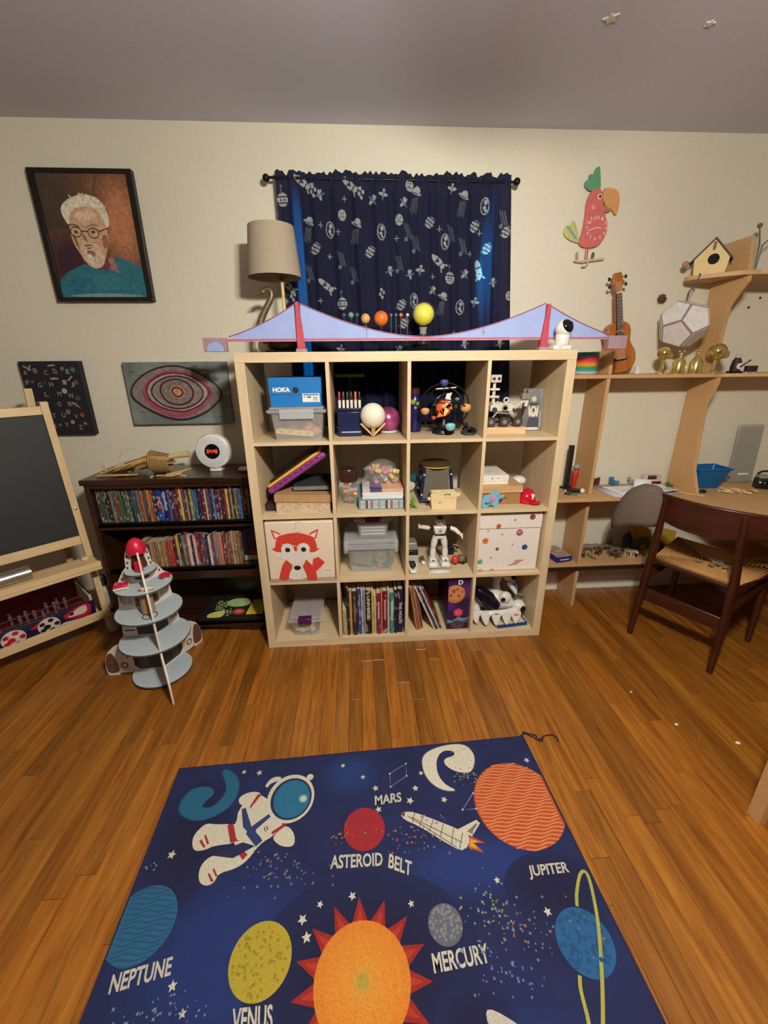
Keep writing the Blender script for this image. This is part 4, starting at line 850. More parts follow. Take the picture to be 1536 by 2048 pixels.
# ================================================================== CUBE SHELF CONTENTS, TOP ROW
ROW = [z+.0003 for z in CZ]                                       # floor of each row
BINP = clear('clear_bin_plastic', (214, 214, 210), .22, .2); BINL = clear('frosted_lid_plastic', (216, 218, 220), .38, .35)
def bin_box(th, x0, x1, y0, y1, z0, z1, t=.012, m=None, taper=.012):
    """open tapered plastic tub with thin walls, and its rim"""
    def sect(z, off): 
        k = (z-z0)/(z1-z0); i = taper*(1-k)+off; r = .012
        pts = []
        for cx, cy, a0 in ((x1-i-r, y1-i-r, 0), (x0+i+r, y1-i-r, PI/2), (x0+i+r, y0+i+r, PI), (x1-i-r, y0+i+r, 1.5*PI)):
            for j in range(4): a = a0+PI/2*j/3; pts.append((cx+r*math.cos(a), cy+r*math.sin(a), z))
        return pts
    g = G(th); rings = [sect(z0, 0), sect(z1, 0), sect(z1, .0018), sect(z0+.002, .0018)]; n = 16; vs = sum(rings, []); fs = []
    for j in range(3):
        for i in range(n): fs.append((j*n+i, j*n+(i+1) % n, (j+1)*n+(i+1) % n, (j+1)*n+i))
    fs += [tuple(range(n-1, -1, -1)), tuple(3*n+i for i in range(n))]
    g.add(vs, fs); return g.done('tub', m or BINP, bevel=0)
def lid(th, x0, x1, y0, y1, z, h=.022, m=None, latch=None):
    g = G(th); g.frus(x0, x1, y0, y1, z, z+h*.55, .002, .002); g.box(x0+.012, x1-.012, y0+.012, y1-.012, z+h*.55, z+h); l = g.done('lid', m or BINL, bevel=.004)
    if latch:
        xm = (x0+x1)/2; w = latch[1]; G(th).box(xm-w/2, xm+w/2, y0-.006, y0+.03, z-.005, z+h+.003).done('latch', latch[0], bevel=.004, label=latch[2])
    return l
# clear bin with toys, shoe box on it
c1 = thing('storage_bin', 'clear lidded plastic bin of toys under the blue shoe box', 'bin', (.237, .17, ROW[0]))
bin_box(c1, -.118, .118, -.135, .15, 0, .122); lid(c1, -.132, .132, -.15, .165, .1225, .026)
g = G(c1); g.box(-.075, .075, -.1503, -.146, .098, .140); g.done('handle_clip', BINL, bevel=.003)
for nm, c, loc, sz, rz, ry in (('yellow bar', (222, 186, 104), (-.02, -.09, .035), (.17, .03, .022), .05, .13), ('coral block', (206, 104, 90), (.08, -.085, .022), (.036, .04, .036), .3, 0), ('pink ball', (204, 112, 100), (.03, -.04, .05), (.05, .05, .05), 0, 0), ('red block', (196, 92, 84), (.055, 0, .03), (.06, .05, .05), .7, .2), ('tan block', (200, 150, 110), (-.06, -.02, .03), (.07, .05, .04), .4, .1)):
    pass
t = thing('toy_bar', 'yellow notched toy bar in the clear bin under the blue shoe box', 'toy', (.217, .07, ROW[0]+.022)); g = G(t, Matrix.Rotation(.10, 4, 'Y'))
g.prism([(-.085, 0), (.085, 0), (.085, .018), (.07, .024), (-.07, .024), (-.085, .018)], -.014, .014, 'y'); g.done('bar', pm('toy_yellow', (226, 190, 106), .5))
for i, x in enumerate((-.06, -.02, .02, .06)): G(t, Matrix.Rotation(.10, 4, 'Y')).lathe([(.004, 0), (.004, .002)], (0, 0, 0), 10, TR(x, -.0142, .012) @ Matrix.Rotation(PI/2, 4, 'X')).done('dot', pm('toy_ochre', (170, 130, 60), .5))
for x, y, z, r, l in ((.308, .10, .032, .026, 'coral ball at the right end inside the clear bin'), (.272, .13, .045, .028, 'dusty pink ball in middle of the clear bin'), (.2, .16, .034, .027, 'salmon ball toward the left inside the clear bin')):
    G().ball((x, y, ROW[0]+z), r, (1.1, 1, .9)).done('toy_ball', pm('coral_%d' % int(x*1000), (208, 104+int(y*200), 92), .5), cat='ball', label=l, group='balls in the clear bin')
sb = thing('shoe_box', 'blue shoe box with white lettering on the clear bin', 'box', (.234, .155, ROW[0]+.1488))
SBB = pm('shoebox_blue', (0, 112, 186), .55, var=.03)
G(sb).box(-.113, .113, -.09, .13, 0, .1).done('box', SBB); G(sb).box(-.1155, .1155, -.0925, .1325, .052, .124).done('lid', SBB, bevel=.001)
k = Ink(lambda x, z, h: (.234+x, .155-.0925-h, ROW[0]+.1488+z), .0001, .0003)
k.text('HOKA', (-.098, .062), (.076, 0), (0, .021), (232, 232, 228), .05); k.poly(circ(.002, .070, .0135, 20), (10, 14, 24))
k.done('lettering', sb, kind='stuff')
k = Ink(lambda x, z, h: (.234+x, .155-.0925-h, ROW[0]+.1488+z), .0001, .0003)
k.poly([(.030, .018), (.106, .018), (.106, .056), (.030, .056)], (226, 226, 222)); k.poly([(.034, .047), (.102, .047), (.102, .053), (.034, .053)], (70, 120, 170)); k.line([(.05, .04), (.068, .04)], .006, (60, 60, 66)); k.line([(.036, .04), (.042, .04)], .004, (90, 90, 96))
for i in range(7): k.line([(.078+.003*i, .024), (.078+.003*i, .042)], .0014, (120, 120, 124))
k.done('size_label', sb, kind='stuff')
# marker stand
NAVY = pm('navy_plastic', (24, 32, 70), .3)
ms = thing('marker_stand', 'navy marker holder tub beside the white moon lamp', 'holder', (.47, .2, ROW[0]))
g = G(ms); g.box(-.058, .058, -.08, .1, 0, .118); g.done('tub', NAVY, bevel=.006); G(ms).box(-.06, .06, -.085, .105, .1185, .132).done('rack', pm('dark_navy', (16, 20, 44), .35), bevel=.003); G(ms).box(-.04, .05, -.0815, -.0795, .018, .024).done('strip', pm('pale_blue', (150, 176, 190), .4))
for i, (c, lab) in enumerate(zip([(170, 36, 40), (50, 50, 60), (40, 40, 50), (30, 30, 36), (214, 96, 40), (26, 26, 30)], ['red', 'grey', 'charcoal', 'black', 'orange', 'dark'])):
    x = .425+.0186*i; t = thing('marker', 'white marker with %s cap, %s from left in the navy holder' % (lab, ordn(i)), 'marker', (x, .128, ROW[0]+.1323), group='markers in the navy holder')
    G(t).lathe([(.0062, 0), (.0064, .036)], n=12).done('barrel', WHITE); G(t).lathe([(.0056, .0363), (.0052, .07), (.003, .074)], n=12).done('cap', pm('cap_'+lab, c, .35))
gp = thing('green_ruler', 'green plastic ruler resting across the back of the top row', 'ruler', (.473, .36, 1.35)); gp.location.z = ROW[0]
W[gp.name] = TR(.473, .36, ROW[0]); G(gp).box(-.075, .075, -.006, .006, .262, .277).done('blade', pm('lime_plastic', (110, 160, 24), .4), bevel=.002); G(gp).box(-.006, .006, -.006, .006, 0, .2615).done('stem', BLACK)
# moon lamp
ml = thing('moon_lamp', 'white moon globe lamp on a V-shaped wooden stand', 'lamp', (.578, .1, ROW[0]))
G(ml).ball((0, 0, .098), .058, n=28, m=18).done('globe', pm('moon_white', (226, 222, 204), .7, var=.03, scale=14, bump=.15))
SW = wood('light_stand_wood', (206, 166, 110), (226, 190, 136), axis=2, scale=30)
for M in (rotz(0), rotz(PI/2)):
    for s in (-1, 1): G(ml, M @ TR(s*.028, -.0005 if M == rotz(0) else 0, .034) @ Matrix.Rotation(s*math.radians(45), 4, 'Y')).cbox((0, 0, 0), (.008, .018, .082)).done('stand_bar', SW, bevel=.001)
# pink iridescent ball
pb = thing('pink_ball', 'shiny pink iridescent ball behind the moon lamp', 'ball', (.656, .215, ROW[0]))
G(pb).ball((0, 0, .066), .062, n=28, m=18).done('shell', pm('pink_foil', (176, 84, 136), .22, .5, var=.45, scale=22, bump=.5)); G(pb).ring((0, 0, .008), .04, .007).done('ring_foot', pm('clear_ring', (200, 196, 186), .3))
# -- orrery toy
orr = thing('orrery_toy', 'black ringed orrery toy with coloured half planets in the top row', 'toy', (.925, .16, ROW[0]))
oc = (0, 0, .125)
G(orr).lathe([(.05, 0), (.055, .006), (.05, .02), (.03, .03), (.02, .05), (.014, .10)], n=24).done('base', BLACK)
for ax, R in (((.1, 1, .25), .117), ((.5, .9, .1), .094), ((-.45, 1, .35), .07), ((.2, .4, 1), .11)): G(orr).ring(oc, R, .0035, ax, 40).done('ring', BLACK)
G(orr).tube([(-.045, -.01, .21), (.05, -.02, .216)], .005, 8).done('handle_bar', STEEL)
for x, y, z, r, c, l in ((-.01, -.03, .243, .02, (72, 78, 150), 'blue'), (-.10, -.05, .117, .021, (214, 150, 96), 'tan'), (.092, -.05, .13, .026, (220, 166, 96), 'large tan'), (.012, -.10, .05, .024, (120, 190, 196), 'pale cyan'), (-.06, -.06, .085, .012, (180, 80, 60), 'small red'), (.05, -.05, .168, .011, (120, 120, 128), 'small grey'), (-.052, -.03, .145, .012, (28, 92, 96), 'small teal'), (.045, -.05, .135, .010, (90, 140, 50), 'small green')):
    P = G(orr); P.ball((x, y, z), r, n=18, m=8, z0=-1, z1=.15); P.ball((x, y-.001, z+r*.1), r*.98, (1, .7, .5), 18, 8); P = P.done('planet', pm('toyplanet_'+l.replace(' ', '_'), c, .35), label=l+' planet'); G(orr).tube([(x, y, z), (x*.4, y*.3, .125+(z-.125)*.4), oc], .0022, 6).done('planet_arm', BLACK, P)
g = G(orr); g.ball((-.012, -.045, .125), .038, (1, .8, 1), 16, 10); g.done('core', pm('core_orange', (214, 96, 40), .35))
for i in range(5):
    a = 2*PI*i/5+.3; G(orr).prism([(-.018+.0*i, .0), (.018, .0), (.0, .034)], -.004, .004, 'y', TR(-.012+.018*math.cos(a), -.078, .122+.018*math.sin(a)) @ Matrix.Rotation(a, 4, 'Y')).done('petal', pm('petal_%d' % (i % 3), [(232, 110, 44), (240, 196, 120), (206, 84, 40)][i % 3], .4))
G(orr).prism([(.0, .0), (.028, .01), (.022, .035), (.03, .055), (.004, .05), (-.004, .02)], -.03, -.022, 'y', TR(.0, 0, .14)).done('rocket_card', WHITE)
# bottle
bt = thing('water_bottle', 'dark blue bottle printed with lime shapes left of the orrery', 'bottle', (.792, .24, ROW[0]))
G(bt).lathe([(.032, 0), (.034, .006), (.034, .15), (.03, .17), (.024, .18)], n=24).done('body', pm('bottle_navy', (24, 20, 78), .3)); G(bt).lathe([(.026, .1803), (.027, .205), (.02, .212)], n=20).done('cap', pm('dark_red_cap', (58, 20, 30), .4))
for x, z, r in ((-.012, .165, .012), (.012, .14, .009), (0, .12, .007), (.02, .125, .008)): 
    q = math.asin(x/.034); G(bt, rotz(q)).lathe([(r, 0), (r*.9, .0012)], (0, 0, 0), 12, TR(0, -.0338, z if z < .15 else .148) @ Matrix.Rotation(PI/2, 4, 'X')).done('sticker', pm('lime_print', (140, 150, 50), .5))
# toy binoculars
tb = thing('toy_binoculars', 'small black toy binoculars right of the orrery', 'toy', (1.038, .115, ROW[0]))
for x in (-.016, .016): G(tb, TR(x, 0, .02) @ Matrix.Rotation(PI/2, 4, 'X') @ Matrix.Rotation(.25*(x/.016), 4, 'Y')).lathe([(.013, -.028), (.016, -.02), (.015, .01), (.012, .028)], (0, 0, 0), 16).done('barrel', BLACK)
G(tb).cbox((0, .0, .03), (.02, .03, .014)).done('bridge', BLACK, bevel=.003); G(tb).cbox((.0, -.02, .006), (.05, .028, .012)).done('foot', pm('dark_grey', (44, 44, 50), .4), bevel=.002)
G(tb).cbox((-.012, .01, .046), (.022, .02, .018)).done('eyepiece', BLACK, bevel=.003)
# rover
rv = thing('rover_model', 'white brick-built mars rover on a wooden plinth in the top row', 'model rover', (1.212, .17, ROW[0]))
G(rv).box(-.095, .10, -.08, .1, 0, .034).done('plinth', wood('plinth_wood', (206, 168, 124), (226, 194, 150), axis=0, scale=30, stretch=6), bevel=.002)
LG = pm('brick_white', (214, 206, 192), .35, var=.03); DG = pm('brick_dark', (66, 58, 54), .4); MG = pm('brick_grey', (134, 126, 118), .4)
bd_ = G(rv, TR(0, 0, .0)); bd_.box(-.07, .055, -.045, .05, .105, .135); bd_.box(-.06, .04, -.04, .045, .1352, .142); bd_.done('body', LG, bevel=.002)
for i in range(4):
    for j in range(2): G(rv).lathe([(.006, 0), (.006, .004)], (-.045+.028*i, -.02+.04*j, .1422), 10).done('stud', LG)
for x in (-.07, -.005, .06):
    for y in (-.062, .064):
        wl = G(rv, TR(x, y, .058) @ Matrix.Rotation(PI/2, 4, 'X')).lathe([(.012, -.012), (.023, -.012), (.024, -.008), (.024, .008), (.023, .012), (.012, .012)], (0, 0, 0), 18).done('wheel', DG); G(rv, TR(x, y-.0125, .058) @ Matrix.Rotation(PI/2, 4, 'X')).lathe([(.011, 0), (.008, .003)], (0, 0, 0), 12).done('hub', MG, wl)
for y in (-.06, .062): G(rv).tube([(-.07, y*.85, .062), (-.04, y*.85, .10), (.02, y*.85, .095), (.06, y*.85, .062)], .005, 8).done('rocker_arm', MG)
G(rv).tube([(-.045, 0, .142), (-.045, 0, .235)], .008, 8).done('mast', LG); g = G(rv); g.box(-.068, -.018, -.02, .02, .236, .272); g.done('camera_head', LG, bevel=.003)
for x in (-.055, -.031): G(rv, TR(x, -.0205, .254) @ Matrix.Rotation(PI/2, 4, 'X')).lathe([(.008, 0), (.007, .004)], (0, 0, 0), 12).done('camera_lens', DG)
for z in (.165, .20): G(rv).box(-.068, -.022, -.016, .016, z, z+.01).done('mast_collar', LG, bevel=.001)
G(rv).tube([(.045, -.05, .12), (.075, -.075, .155), (.10, -.07, .175), (.085, -.08, .13)], [.008, .009, .007, .009], 8).done('robot_arm', LG); g = G(rv); g.box(.062, .105, -.09, -.06, .162, .19); g.box(.09, .112, -.085, -.055, .19, .205); g.done('arm_turret', MG, bevel=.002)
G(rv, TR(.0, -.046, .12) @ Matrix.Rotation(PI/2, 4, 'X')).lathe([(.016, 0), (.015, .004), (.009, .004), (.009, .0)], (0, 0, 0), 16).done('round_badge', MG)
for x in (-.05, .05): G(rv, TR(x, -.046, .112) @ Matrix.Rotation(PI/2, 4, 'X')).lathe([(.013, 0), (.012, .005)], (0, 0, 0), 14).done('wheel_guard', DG)
G(rv).ring((.012, -.02, .155), .011, .004, (0, 1, .2), 18).done('antenna_dish', LG); g = G(rv); g.box(-.05, -.005, .03, .048, .143, .175); g.done('power_unit', DG, bevel=.002)
# picture board
pb_ = thing('wood_picture', 'grey wood panel picture with pale figure and moon beside the rover', 'picture', (1.378, .185, ROW[0]), 0, rot=Matrix.Rotation(-.10, 4, 'X'))
G(pb_).box(-.05, .05, 0, .012, 0.001, .205).done('board', wood('weathered_board', (92, 92, 94), (140, 138, 136), axis=2, scale=34, stretch=5), bevel=.001)
Mp = W[pb_.name]
k = Ink(lambda x, z, h: tuple(Mp @ Vector((x, -h, z))), .0002, .0004)
PW_ = (206, 200, 182); k.poly(circ(.004, .155, .012, 20), PW_); k.line([(.004, .149), (.004, .16)], .003, (150, 140, 120))
k.poly([(-.02, .135), (.028, .135), (.022, .125), (-.014, .125)], (52, 50, 58)); k.poly(smooth2([(-.02, .13), (-.012, .11), (-.008, .07), (-.018, .07), (-.022, .1)], 1), PW_); k.poly(smooth2([(.028, .13), (.02, .11), (.016, .07), (.026, .07), (.03, .1)], 1), PW_)
k.poly(smooth2([(-.012, .112), (.004, .125), (.02, .112), (.018, .075), (.004, .066), (-.010, .075)]), PW_); k.poly(smooth2([(-.003, .105), (.004, .113), (.011, .105), (.010, .085), (-.002, .085)]), (70, 66, 70)); k.poly(circ(.004, .09, .006, 12), (170, 160, 150))
k.poly([(-.02, .066), (.03, .066), (.034, .02), (-.026, .02)], (62, 64, 76)); k.poly(smooth2([(-.03, .004), (-.03, .014), (-.02, .018), (.024, .018), (.034, .013), (.034, .004)], 1), PW_); k.poly([(.034, .1), (.044, .1), (.044, .02), (.034, .02)], (150, 150, 152))
k.done('figure_print', pb_)
# ================================================================== SECOND ROW
CBD = pm('cardboard', (178, 138, 92), .8, var=.06)
PATB = pm('speckled_paper', (196, 172, 140), .8, var=.28, scale=90)
gb1 = thing('game_box', 'tan lidded cardboard box with speckled base in the second row', 'box', (.232, .2, ROW[1]))
G(gb1).box(-.13, .13, -.15, .16, 0, .07).done('base', PATB); G(gb1, Matrix.Rotation(.03, 4, 'Y')).box(-.137, .136, -.156, .166, .052, .088).done('lid', CBD, bevel=.001)
fb = thing('dark_folder', 'dark grey folder lying on the tan lidded cardboard box', 'folder', (.27, .22, ROW[1]+.093)); G(fb).box(-.09, .09, -.12, .12, .0015, .024).done('cover', pm('charcoal_card', (58, 58, 56), .6), bevel=.002); G(fb).box(-.086, .088, -.1205, -.1195, .004, .0215).done('pages', pm('grey_pages', (120, 118, 110), .8))
# tilted magnetic drawing toy
dt = thing('drawing_toy', 'tilted purple and yellow edged toy board leaning over the cardboard box', 'toy', (.08, .2, ROW[1]+.078), rot=Matrix.Rotation(-math.radians(33.5), 4, 'Y'))
G(dt).box(.0, .335, -.13, .13, .004, .036).done('tray', pm('orchid_plastic', (142, 62, 134), .35), bevel=.012)
G(dt).box(.012, .327, -.122, .122, .0362, .050).done('border', pm('yellow_plastic', (226, 180, 66), .4), bevel=.005); G(dt).box(.03, .31, -.105, .105, .0502, .060).done('screen', pm('dark_screen', (44, 30, 26), .3), bevel=.003)
for i in range(9): G(dt).cbox((.045+.031*i, -.1305, .026), (.014, .003, .008)).done('notch', pm('plum_plastic', (104, 40, 100), .4))
db = thing('dark_box', 'dark brown box standing under the tilted purple toy board', 'box', (.075, .2, ROW[1])); G(db).box(-.03, .018, -.12, .12, 0, .032).done('box', pm('dark_brown_card', (46, 26, 20), .6), bevel=.001); G(db).box(-.031, .019, -.121, .121, .0322, .037).done('lid', pm('dark_brown_card', (46, 26, 20), .6), bevel=.001)
# jar of blocks
jr = thing('block_jar', 'clear jar with dark brown lid holding colourful blocks', 'jar', (.452, .15, ROW[1])); JC = clear('jar_plastic', (230, 230, 225), .14, .06)
G(jr).lathe([(.05, 0), (.054, .006), (.054, .105), (.042, .125)], n=26).done('jar', JC); G(jr).lathe([(.044, .1255), (.046, .13), (.046, .185), (.043, .19)], n=26).done('lid', pm('brown_lid', (58, 32, 26), .25))
BC = [(222, 196, 60, 'yellow'), (206, 70, 62, 'red'), (92, 150, 62, 'green'), (226, 136, 60, 'orange'), (216, 206, 180, 'cream'), (206, 112, 130, 'pink'), (70, 110, 160, 'blue')]
r2 = random.Random(3)
for i in range(16):
    a = r2.uniform(0, 6.28); q = .036*math.sqrt(r2.random()); c = BC[i % 7]; z = .014+.0065*i
    lvl = 'low' if i < 6 else ('halfway up' if i < 11 else 'near the top')
    o = G(None, TR(.452+q*math.cos(a), .15+q*math.sin(a), ROW[1]+z) @ Matrix.Rotation(r2.uniform(-.6, .6), 4, 'X') @ rotz(r2.uniform(0, 3))).cbox((0, 0, 0), (r2.uniform(.016, .028), .016, .014)).done('toy_block', pm('block_'+c[3], c[:3], .5), bevel=.0015, cat='block', label='%s toy block %s in the clear jar with brown lid' % (c[3], lvl), group='blocks in the clear jar')
# flat books, stack of paper, bag of erasers
fbk = [((84, 150, 160), 'teal spined'), ((196, 178, 160), 'pale')]
pk = thing('picture_book_pack', 'boxed pack of thin picture books lying under the white paper stack', 'book set', (.608, .2, ROW[1])); G(pk).box(-.108, .113, -.14, .15, 0, .05).done('slipcase', pm('pack_teal', (96, 150, 158), .5), bevel=.001)
k = Ink(lambda x, z, h: (.608+x, .06-h, ROW[1]+z), .0001, .0003)
for i in range(17):
    x = -.098+.0122*i; c = [(214, 204, 194), (206, 196, 188), (70, 40, 40), (214, 206, 198), (190, 90, 86), (208, 200, 194), (214, 206, 200), (140, 170, 170)][i % 8]; k.poly([(x, .006), (x+.0095, .006), (x+.0095, .046), (x, .046)], c); k.line([(x+.0048, .012), (x+.0048, .04)], .0025, (120, 96, 100))
k.done('spine_print', pk, kind='stuff')
ps = thing('paper_stack', 'stack of white paper on the boxed picture books', 'paper', (.62, .2, ROW[1]+.0508)); 
for i in range(5): G(ps, rotz((i % 3-1)*.02)).box(-.1, .1, -.13, .12, .0068*i+.0002, .0068*i+.0066).done('paper', pm('paper_white', (226, 224, 222), .7, var=.01))
pi_ = thing('peach_notebook', 'peach notebook with purple edge lying on the white paper stack', 'notebook', (.65, .19, ROW[1]+.0857)); G(pi_).box(-.035, .072, -.12, .1, 0, .014).done('cover', pm('peach_card', (222, 172, 140), .6), bevel=.001); G(pi_).box(-.0895, -.0352, -.122, .08, 0, .012).done('purple_edge', pm('purple_card', (88, 66, 130), .6), bevel=.001)
eb = thing('eraser_bag', 'clear plastic bag bulging with colourful toy erasers', 'bag', (.62, .185, ROW[1]+.1005)); bgm = clear('bag_film', (235, 235, 235), .16, .08)
g = G(eb); vs = []; n_, m_ = 28, 12; fs = []
for j in range(m_+1):
    a = PI/2*j/m_
    for i in range(n_): t_ = 2*PI*i/n_; rr_ = 1+.05*math.sin(5*t_+j)+.04*math.sin(9*t_); vs.append((.096*math.cos(t_)*math.cos(a)*rr_, .094*math.sin(t_)*math.cos(a)*rr_, .125*math.sin(a)+.003))
for j in range(m_):
    for i in range(n_): fs.append((j*n_+i, j*n_+(i+1) % n_, (j+1)*n_+(i+1) % n_, (j+1)*n_+i))
g.add(vs, fs).done('film', bgm)
EL = []
for i in range(34):
    a = r2.uniform(0, 6.28); q = .074*math.sqrt(r2.random()); hmax = .112*math.sqrt(max(.05, 1-(q/.095)**2)); z = r2.uniform(.012, hmax); c = [(232, 190, 40, 'yellow'), (206, 110, 140, 'pink'), (110, 150, 90, 'green'), (220, 130, 70, 'orange'), (210, 200, 190, 'white'), (120, 80, 120, 'purple'), (214, 170, 130, 'peach')][i % 7]
    o = G(None, TR(.62+q*math.cos(a), .185+q*math.sin(a), ROW[1]+.1005+z) @ Matrix.Rotation(r2.uniform(-.8, .8), 4, 'Y') @ rotz(r2.uniform(0, 3))).cbox((0, 0, 0), (r2.uniform(.03, .06), .022, .018)).done('toy_eraser', pm('eraser_'+c[3], c[:3], .6), bevel=.004, cat='eraser', group='erasers in the clear bag')
    EL.append((.62+q*math.cos(a), o, c[3]))
def rank_labels(L, fmt):
    for nm in {l[2] for l in L}:
        S = sorted([l for l in L if l[2] == nm], key=lambda l: l[0])
        for i, l in enumerate(S): l[1]['label'] = fmt % (nm, ('the only %s one' % nm) if len(S) == 1 else '%s %s one from left' % (ordn(i), nm))
rank_labels(EL, '%s toy eraser in the clear bag, %s')
# critter cage with plush shark
cg = thing('critter_cage', 'navy framed mesh critter cage with yellow hoop in the second row', 'cage', (.9, .2, ROW[1]))
NV2 = pm('cage_navy', (24, 34, 70), .4)
MSH = clear('grey_mesh', (120, 114, 100), .62, .8)
for s in (-1, 1):
    for y in (-.06, .07):
        G(cg).tube([(s*.082, y, .02), (s*.066, y, .175)], .008, 8).done('corner_post', NV2)
        for z in (.045, .15): G(cg, TR(s*(.082-.016*(z-.02)/.155), y-.008, z) @ Matrix.Rotation(PI/2, 4, 'X')).lathe([(.005, 0), (.004, .003)], (0, 0, 0), 10).done('bolt', WHITE)
G(cg).box(-.09, .09, -.07, .08, 0, .02).done('floor_tray', NV2, bevel=.004)
for y in (-.055, .066): G(cg).prism([(-.075, .0205), (.075, .0205), (.06, .18), (-.06, .18)], y, y+.002, 'y').done('mesh_panel', MSH)
G(cg, TR(0, .005, .18)).lathe([(.075, 0), (.08, .006), (.082, .016), (.07, .022)], n=28).done('top_rim', pm('olive_rim', (74, 58, 30), .5)); G(cg).tube([(.074*math.cos(a), .005+.082*math.sin(a), .184) for a in [PI+PI*i/14 for i in range(15)]], .0032, 6).done('hoop', pm('yellow_hoop', (208, 184, 70), .4))
sk_ = thing('plush_shark', 'teal and white plush shark behind the critter cage', 'plush toy', (.79, .335, ROW[1]))
G(sk_).tube([(.02, .02, .02), (.0, 0, .035), (-.02, -.01, .05), (-.035, -.02, .04)], [.008, .03, .028, .006], 12).done('belly', pm('plush_white', (206, 202, 192), .9, bump=.5)); G(sk_).tube([(.05, .03, .07), (.02, .015, .075), (-.015, .0, .072), (-.03, -.01, .062)], [.006, .028, .026, .005], 12).done('back', pm('plush_teal', (36, 76, 92), .9, bump=.5)); G(sk_).prism([(.0, .09), (.035, .09), (.03, .125)], -.004, .01, 'y').done('fin', pm('plush_teal', (36, 76, 92)))
# wooden puzzle box and lizard
wb = thing('wooden_puzzle_box', 'small pale wooden box with stepped roof edge in front of the critter cage', 'box', (.918, .07, ROW[1]))
PLY = pm('pale_plywood', (226, 202, 152), .6, var=.04)
G(wb).prism([(-.06, 0), (.06, 0), (.06, .062), (.078, .066), (.078, .086), (.06, .084), (.04, .098), (.03, .084), (-.068, .080), (-.066, .05)], -.036, -.03, 'y').done('front_panel', PLY, bevel=.0005)
G(wb).prism([(-.06, 0), (.06, 0), (.06, .08), (-.06, .078)], .03, .036, 'y').done('back_panel', PLY)
for x in (-.06, .054): G(wb).box(x, x+.006, -.0298, .0298, 0, .078).done('side_panel', PLY)
G(wb).box(-.0538, .0538, -.0298, .0298, .0, .006).done('floor_panel', PLY)
g = G(wb); g.lathe([(.0035, 0), (.003, .001)], (0, 0, 0), 10, TR(-.022, -.0362, .034) @ Matrix.Rotation(PI/2, 4, 'X')); g.done('peg_hole', pm('dark_hole', (90, 70, 46), .8)); G(wb, TR(-.072, -.02, .05)).ball((0, 0, 0), .01, (1, 1, 1)).done('knob', PLY)
k = Ink(lambda x, z, h: (.918+x, .034-h, ROW[1]+z), .0001, .0003)
for q in ([(0, .058), (.02, .062), (.04, .054), (.058, .06)], [(-.02, .07), (-.02, .078)], [(-.012, .07), (-.012, .078)]): k.line(q, .0014, (150, 120, 76))
k.line([(-.002, .072), (.012, .076), (.03, .073)], .007, (92, 150, 40)); k.done('burnt_line_print', wb, kind='stuff')
lz = thing('toy_lizard', 'small green plastic lizard at the left edge by the wooden puzzle box', 'toy', (.768, .055, ROW[1])); GRN = pm('lizard_green', (96, 150, 60), .5)
G(lz).tube([(.012, 0, .004), (.004, 0, .018), (-.004, 0, .034), (0, 0, .052), (-.004, 0, .06)], [.003, .006, .008, .006, .003], 8).done('body', GRN)
for x, z in ((-.012, .04), (.010, .042), (-.010, .016), (.014, .014)): G(lz).tube([(0, 0, z), (x, -.004, z+.002), (x*1.3, -.006, 0.003 if z < .03 else z-.012)], .0024, 6).done('limb', GRN)
# white boxes on wooden box
wbx = thing('wooden_crate_box', 'plain wooden box behind the blue elephant', 'box', (1.21, .2, ROW[1])); KB = wood('box_wood', (196, 156, 106), (214, 176, 124), axis=0, scale=26)
G(wbx).box(-.10, .105, -.12, .13, 0, .062).done('box', pm('kraft_card', (158, 118, 72), .7), bevel=.001); G(wbx).box(-.107, .112, -.126, .136, .0622, .098).done('lid', KB, bevel=.001)
k = Ink(lambda x, z, h: (1.21+x, .08-h, ROW[1]+z), .0001, .0003); k.line([(.02, .036), (.028, .032), (.036, .038)], .005, (64, 44, 30)); k.done('stamp', wbx, kind='stuff')
wh = thing('white_gift_box', 'white lidded box on the wooden box in the second row', 'box', (1.185, .2, ROW[1]+.0985)); G(wh).box(-.066, .07, -.09, .12, 0, .03).done('box', CARD); G(wh).box(-.068, .072, -.092, .122, .0145, .046).done('lid', pm('white_lid_card', (230, 226, 218), .6), bevel=.001)
k = Ink(lambda x, z, h: (1.185+x, .108-h, ROW[1]+.0985+z), .0001, .0003); k.poly(circ(-.012, .03, .004, 10), (120, 110, 104)); k.line([(.01, .03), (.026, .031)], .003, (120, 110, 104)); k.done('mark', wh, kind='stuff')
k = Ink(lambda x, z, h: (1.185+x, .2+z, ROW[1]+.0985+.046+h), .0001, .0003); k.line([(-.025, -.02), (.02, -.018)], .005, (120, 110, 104)); k.done('top_mark', wh, kind='stuff')
# blue wooden elephant with letters
el = thing('wooden_elephant', 'light blue wooden elephant with pink ear and painted name', 'toy', (1.155, .04, ROW[1]))
EB = pm('elephant_blue', (122, 176, 204), .5)
EP = [(-.046, .0), (-.05, .02), (-.05, .045), (-.036, .062), (-.015, .064), (.0, .072), (.012, .088), (.026, .088), (.034, .074), (.038, .062), (.05, .058), (.058, .066), (.063, .062), (.056, .049), (.043, .044), (.036, .046), (.034, .02), (.03, .0), (.012, .0), (.010, .012), (-.012, .012), (-.02, .0)]
G(el).prism(smooth2(EP, 1), -.007, .007, 'y').done('body', EB, bevel=.0015)
G(el).prism(circ(.002, .047, .013, 18, .014), -.011, -.0072, 'y').done('ear', pm('elephant_pink', (222, 130, 150), .5), bevel=.001)
k = Ink(lambda x, z, h: (1.155+x, .033-h, ROW[1]+z), .0001, .0003); k.text('MAX', (-.034, .016), (.034, 0), (0, .013), (40, 50, 58), .03); k.poly(circ(.026, .06, .003, 10), (30, 34, 40)); k.done('letters', el, kind='stuff')
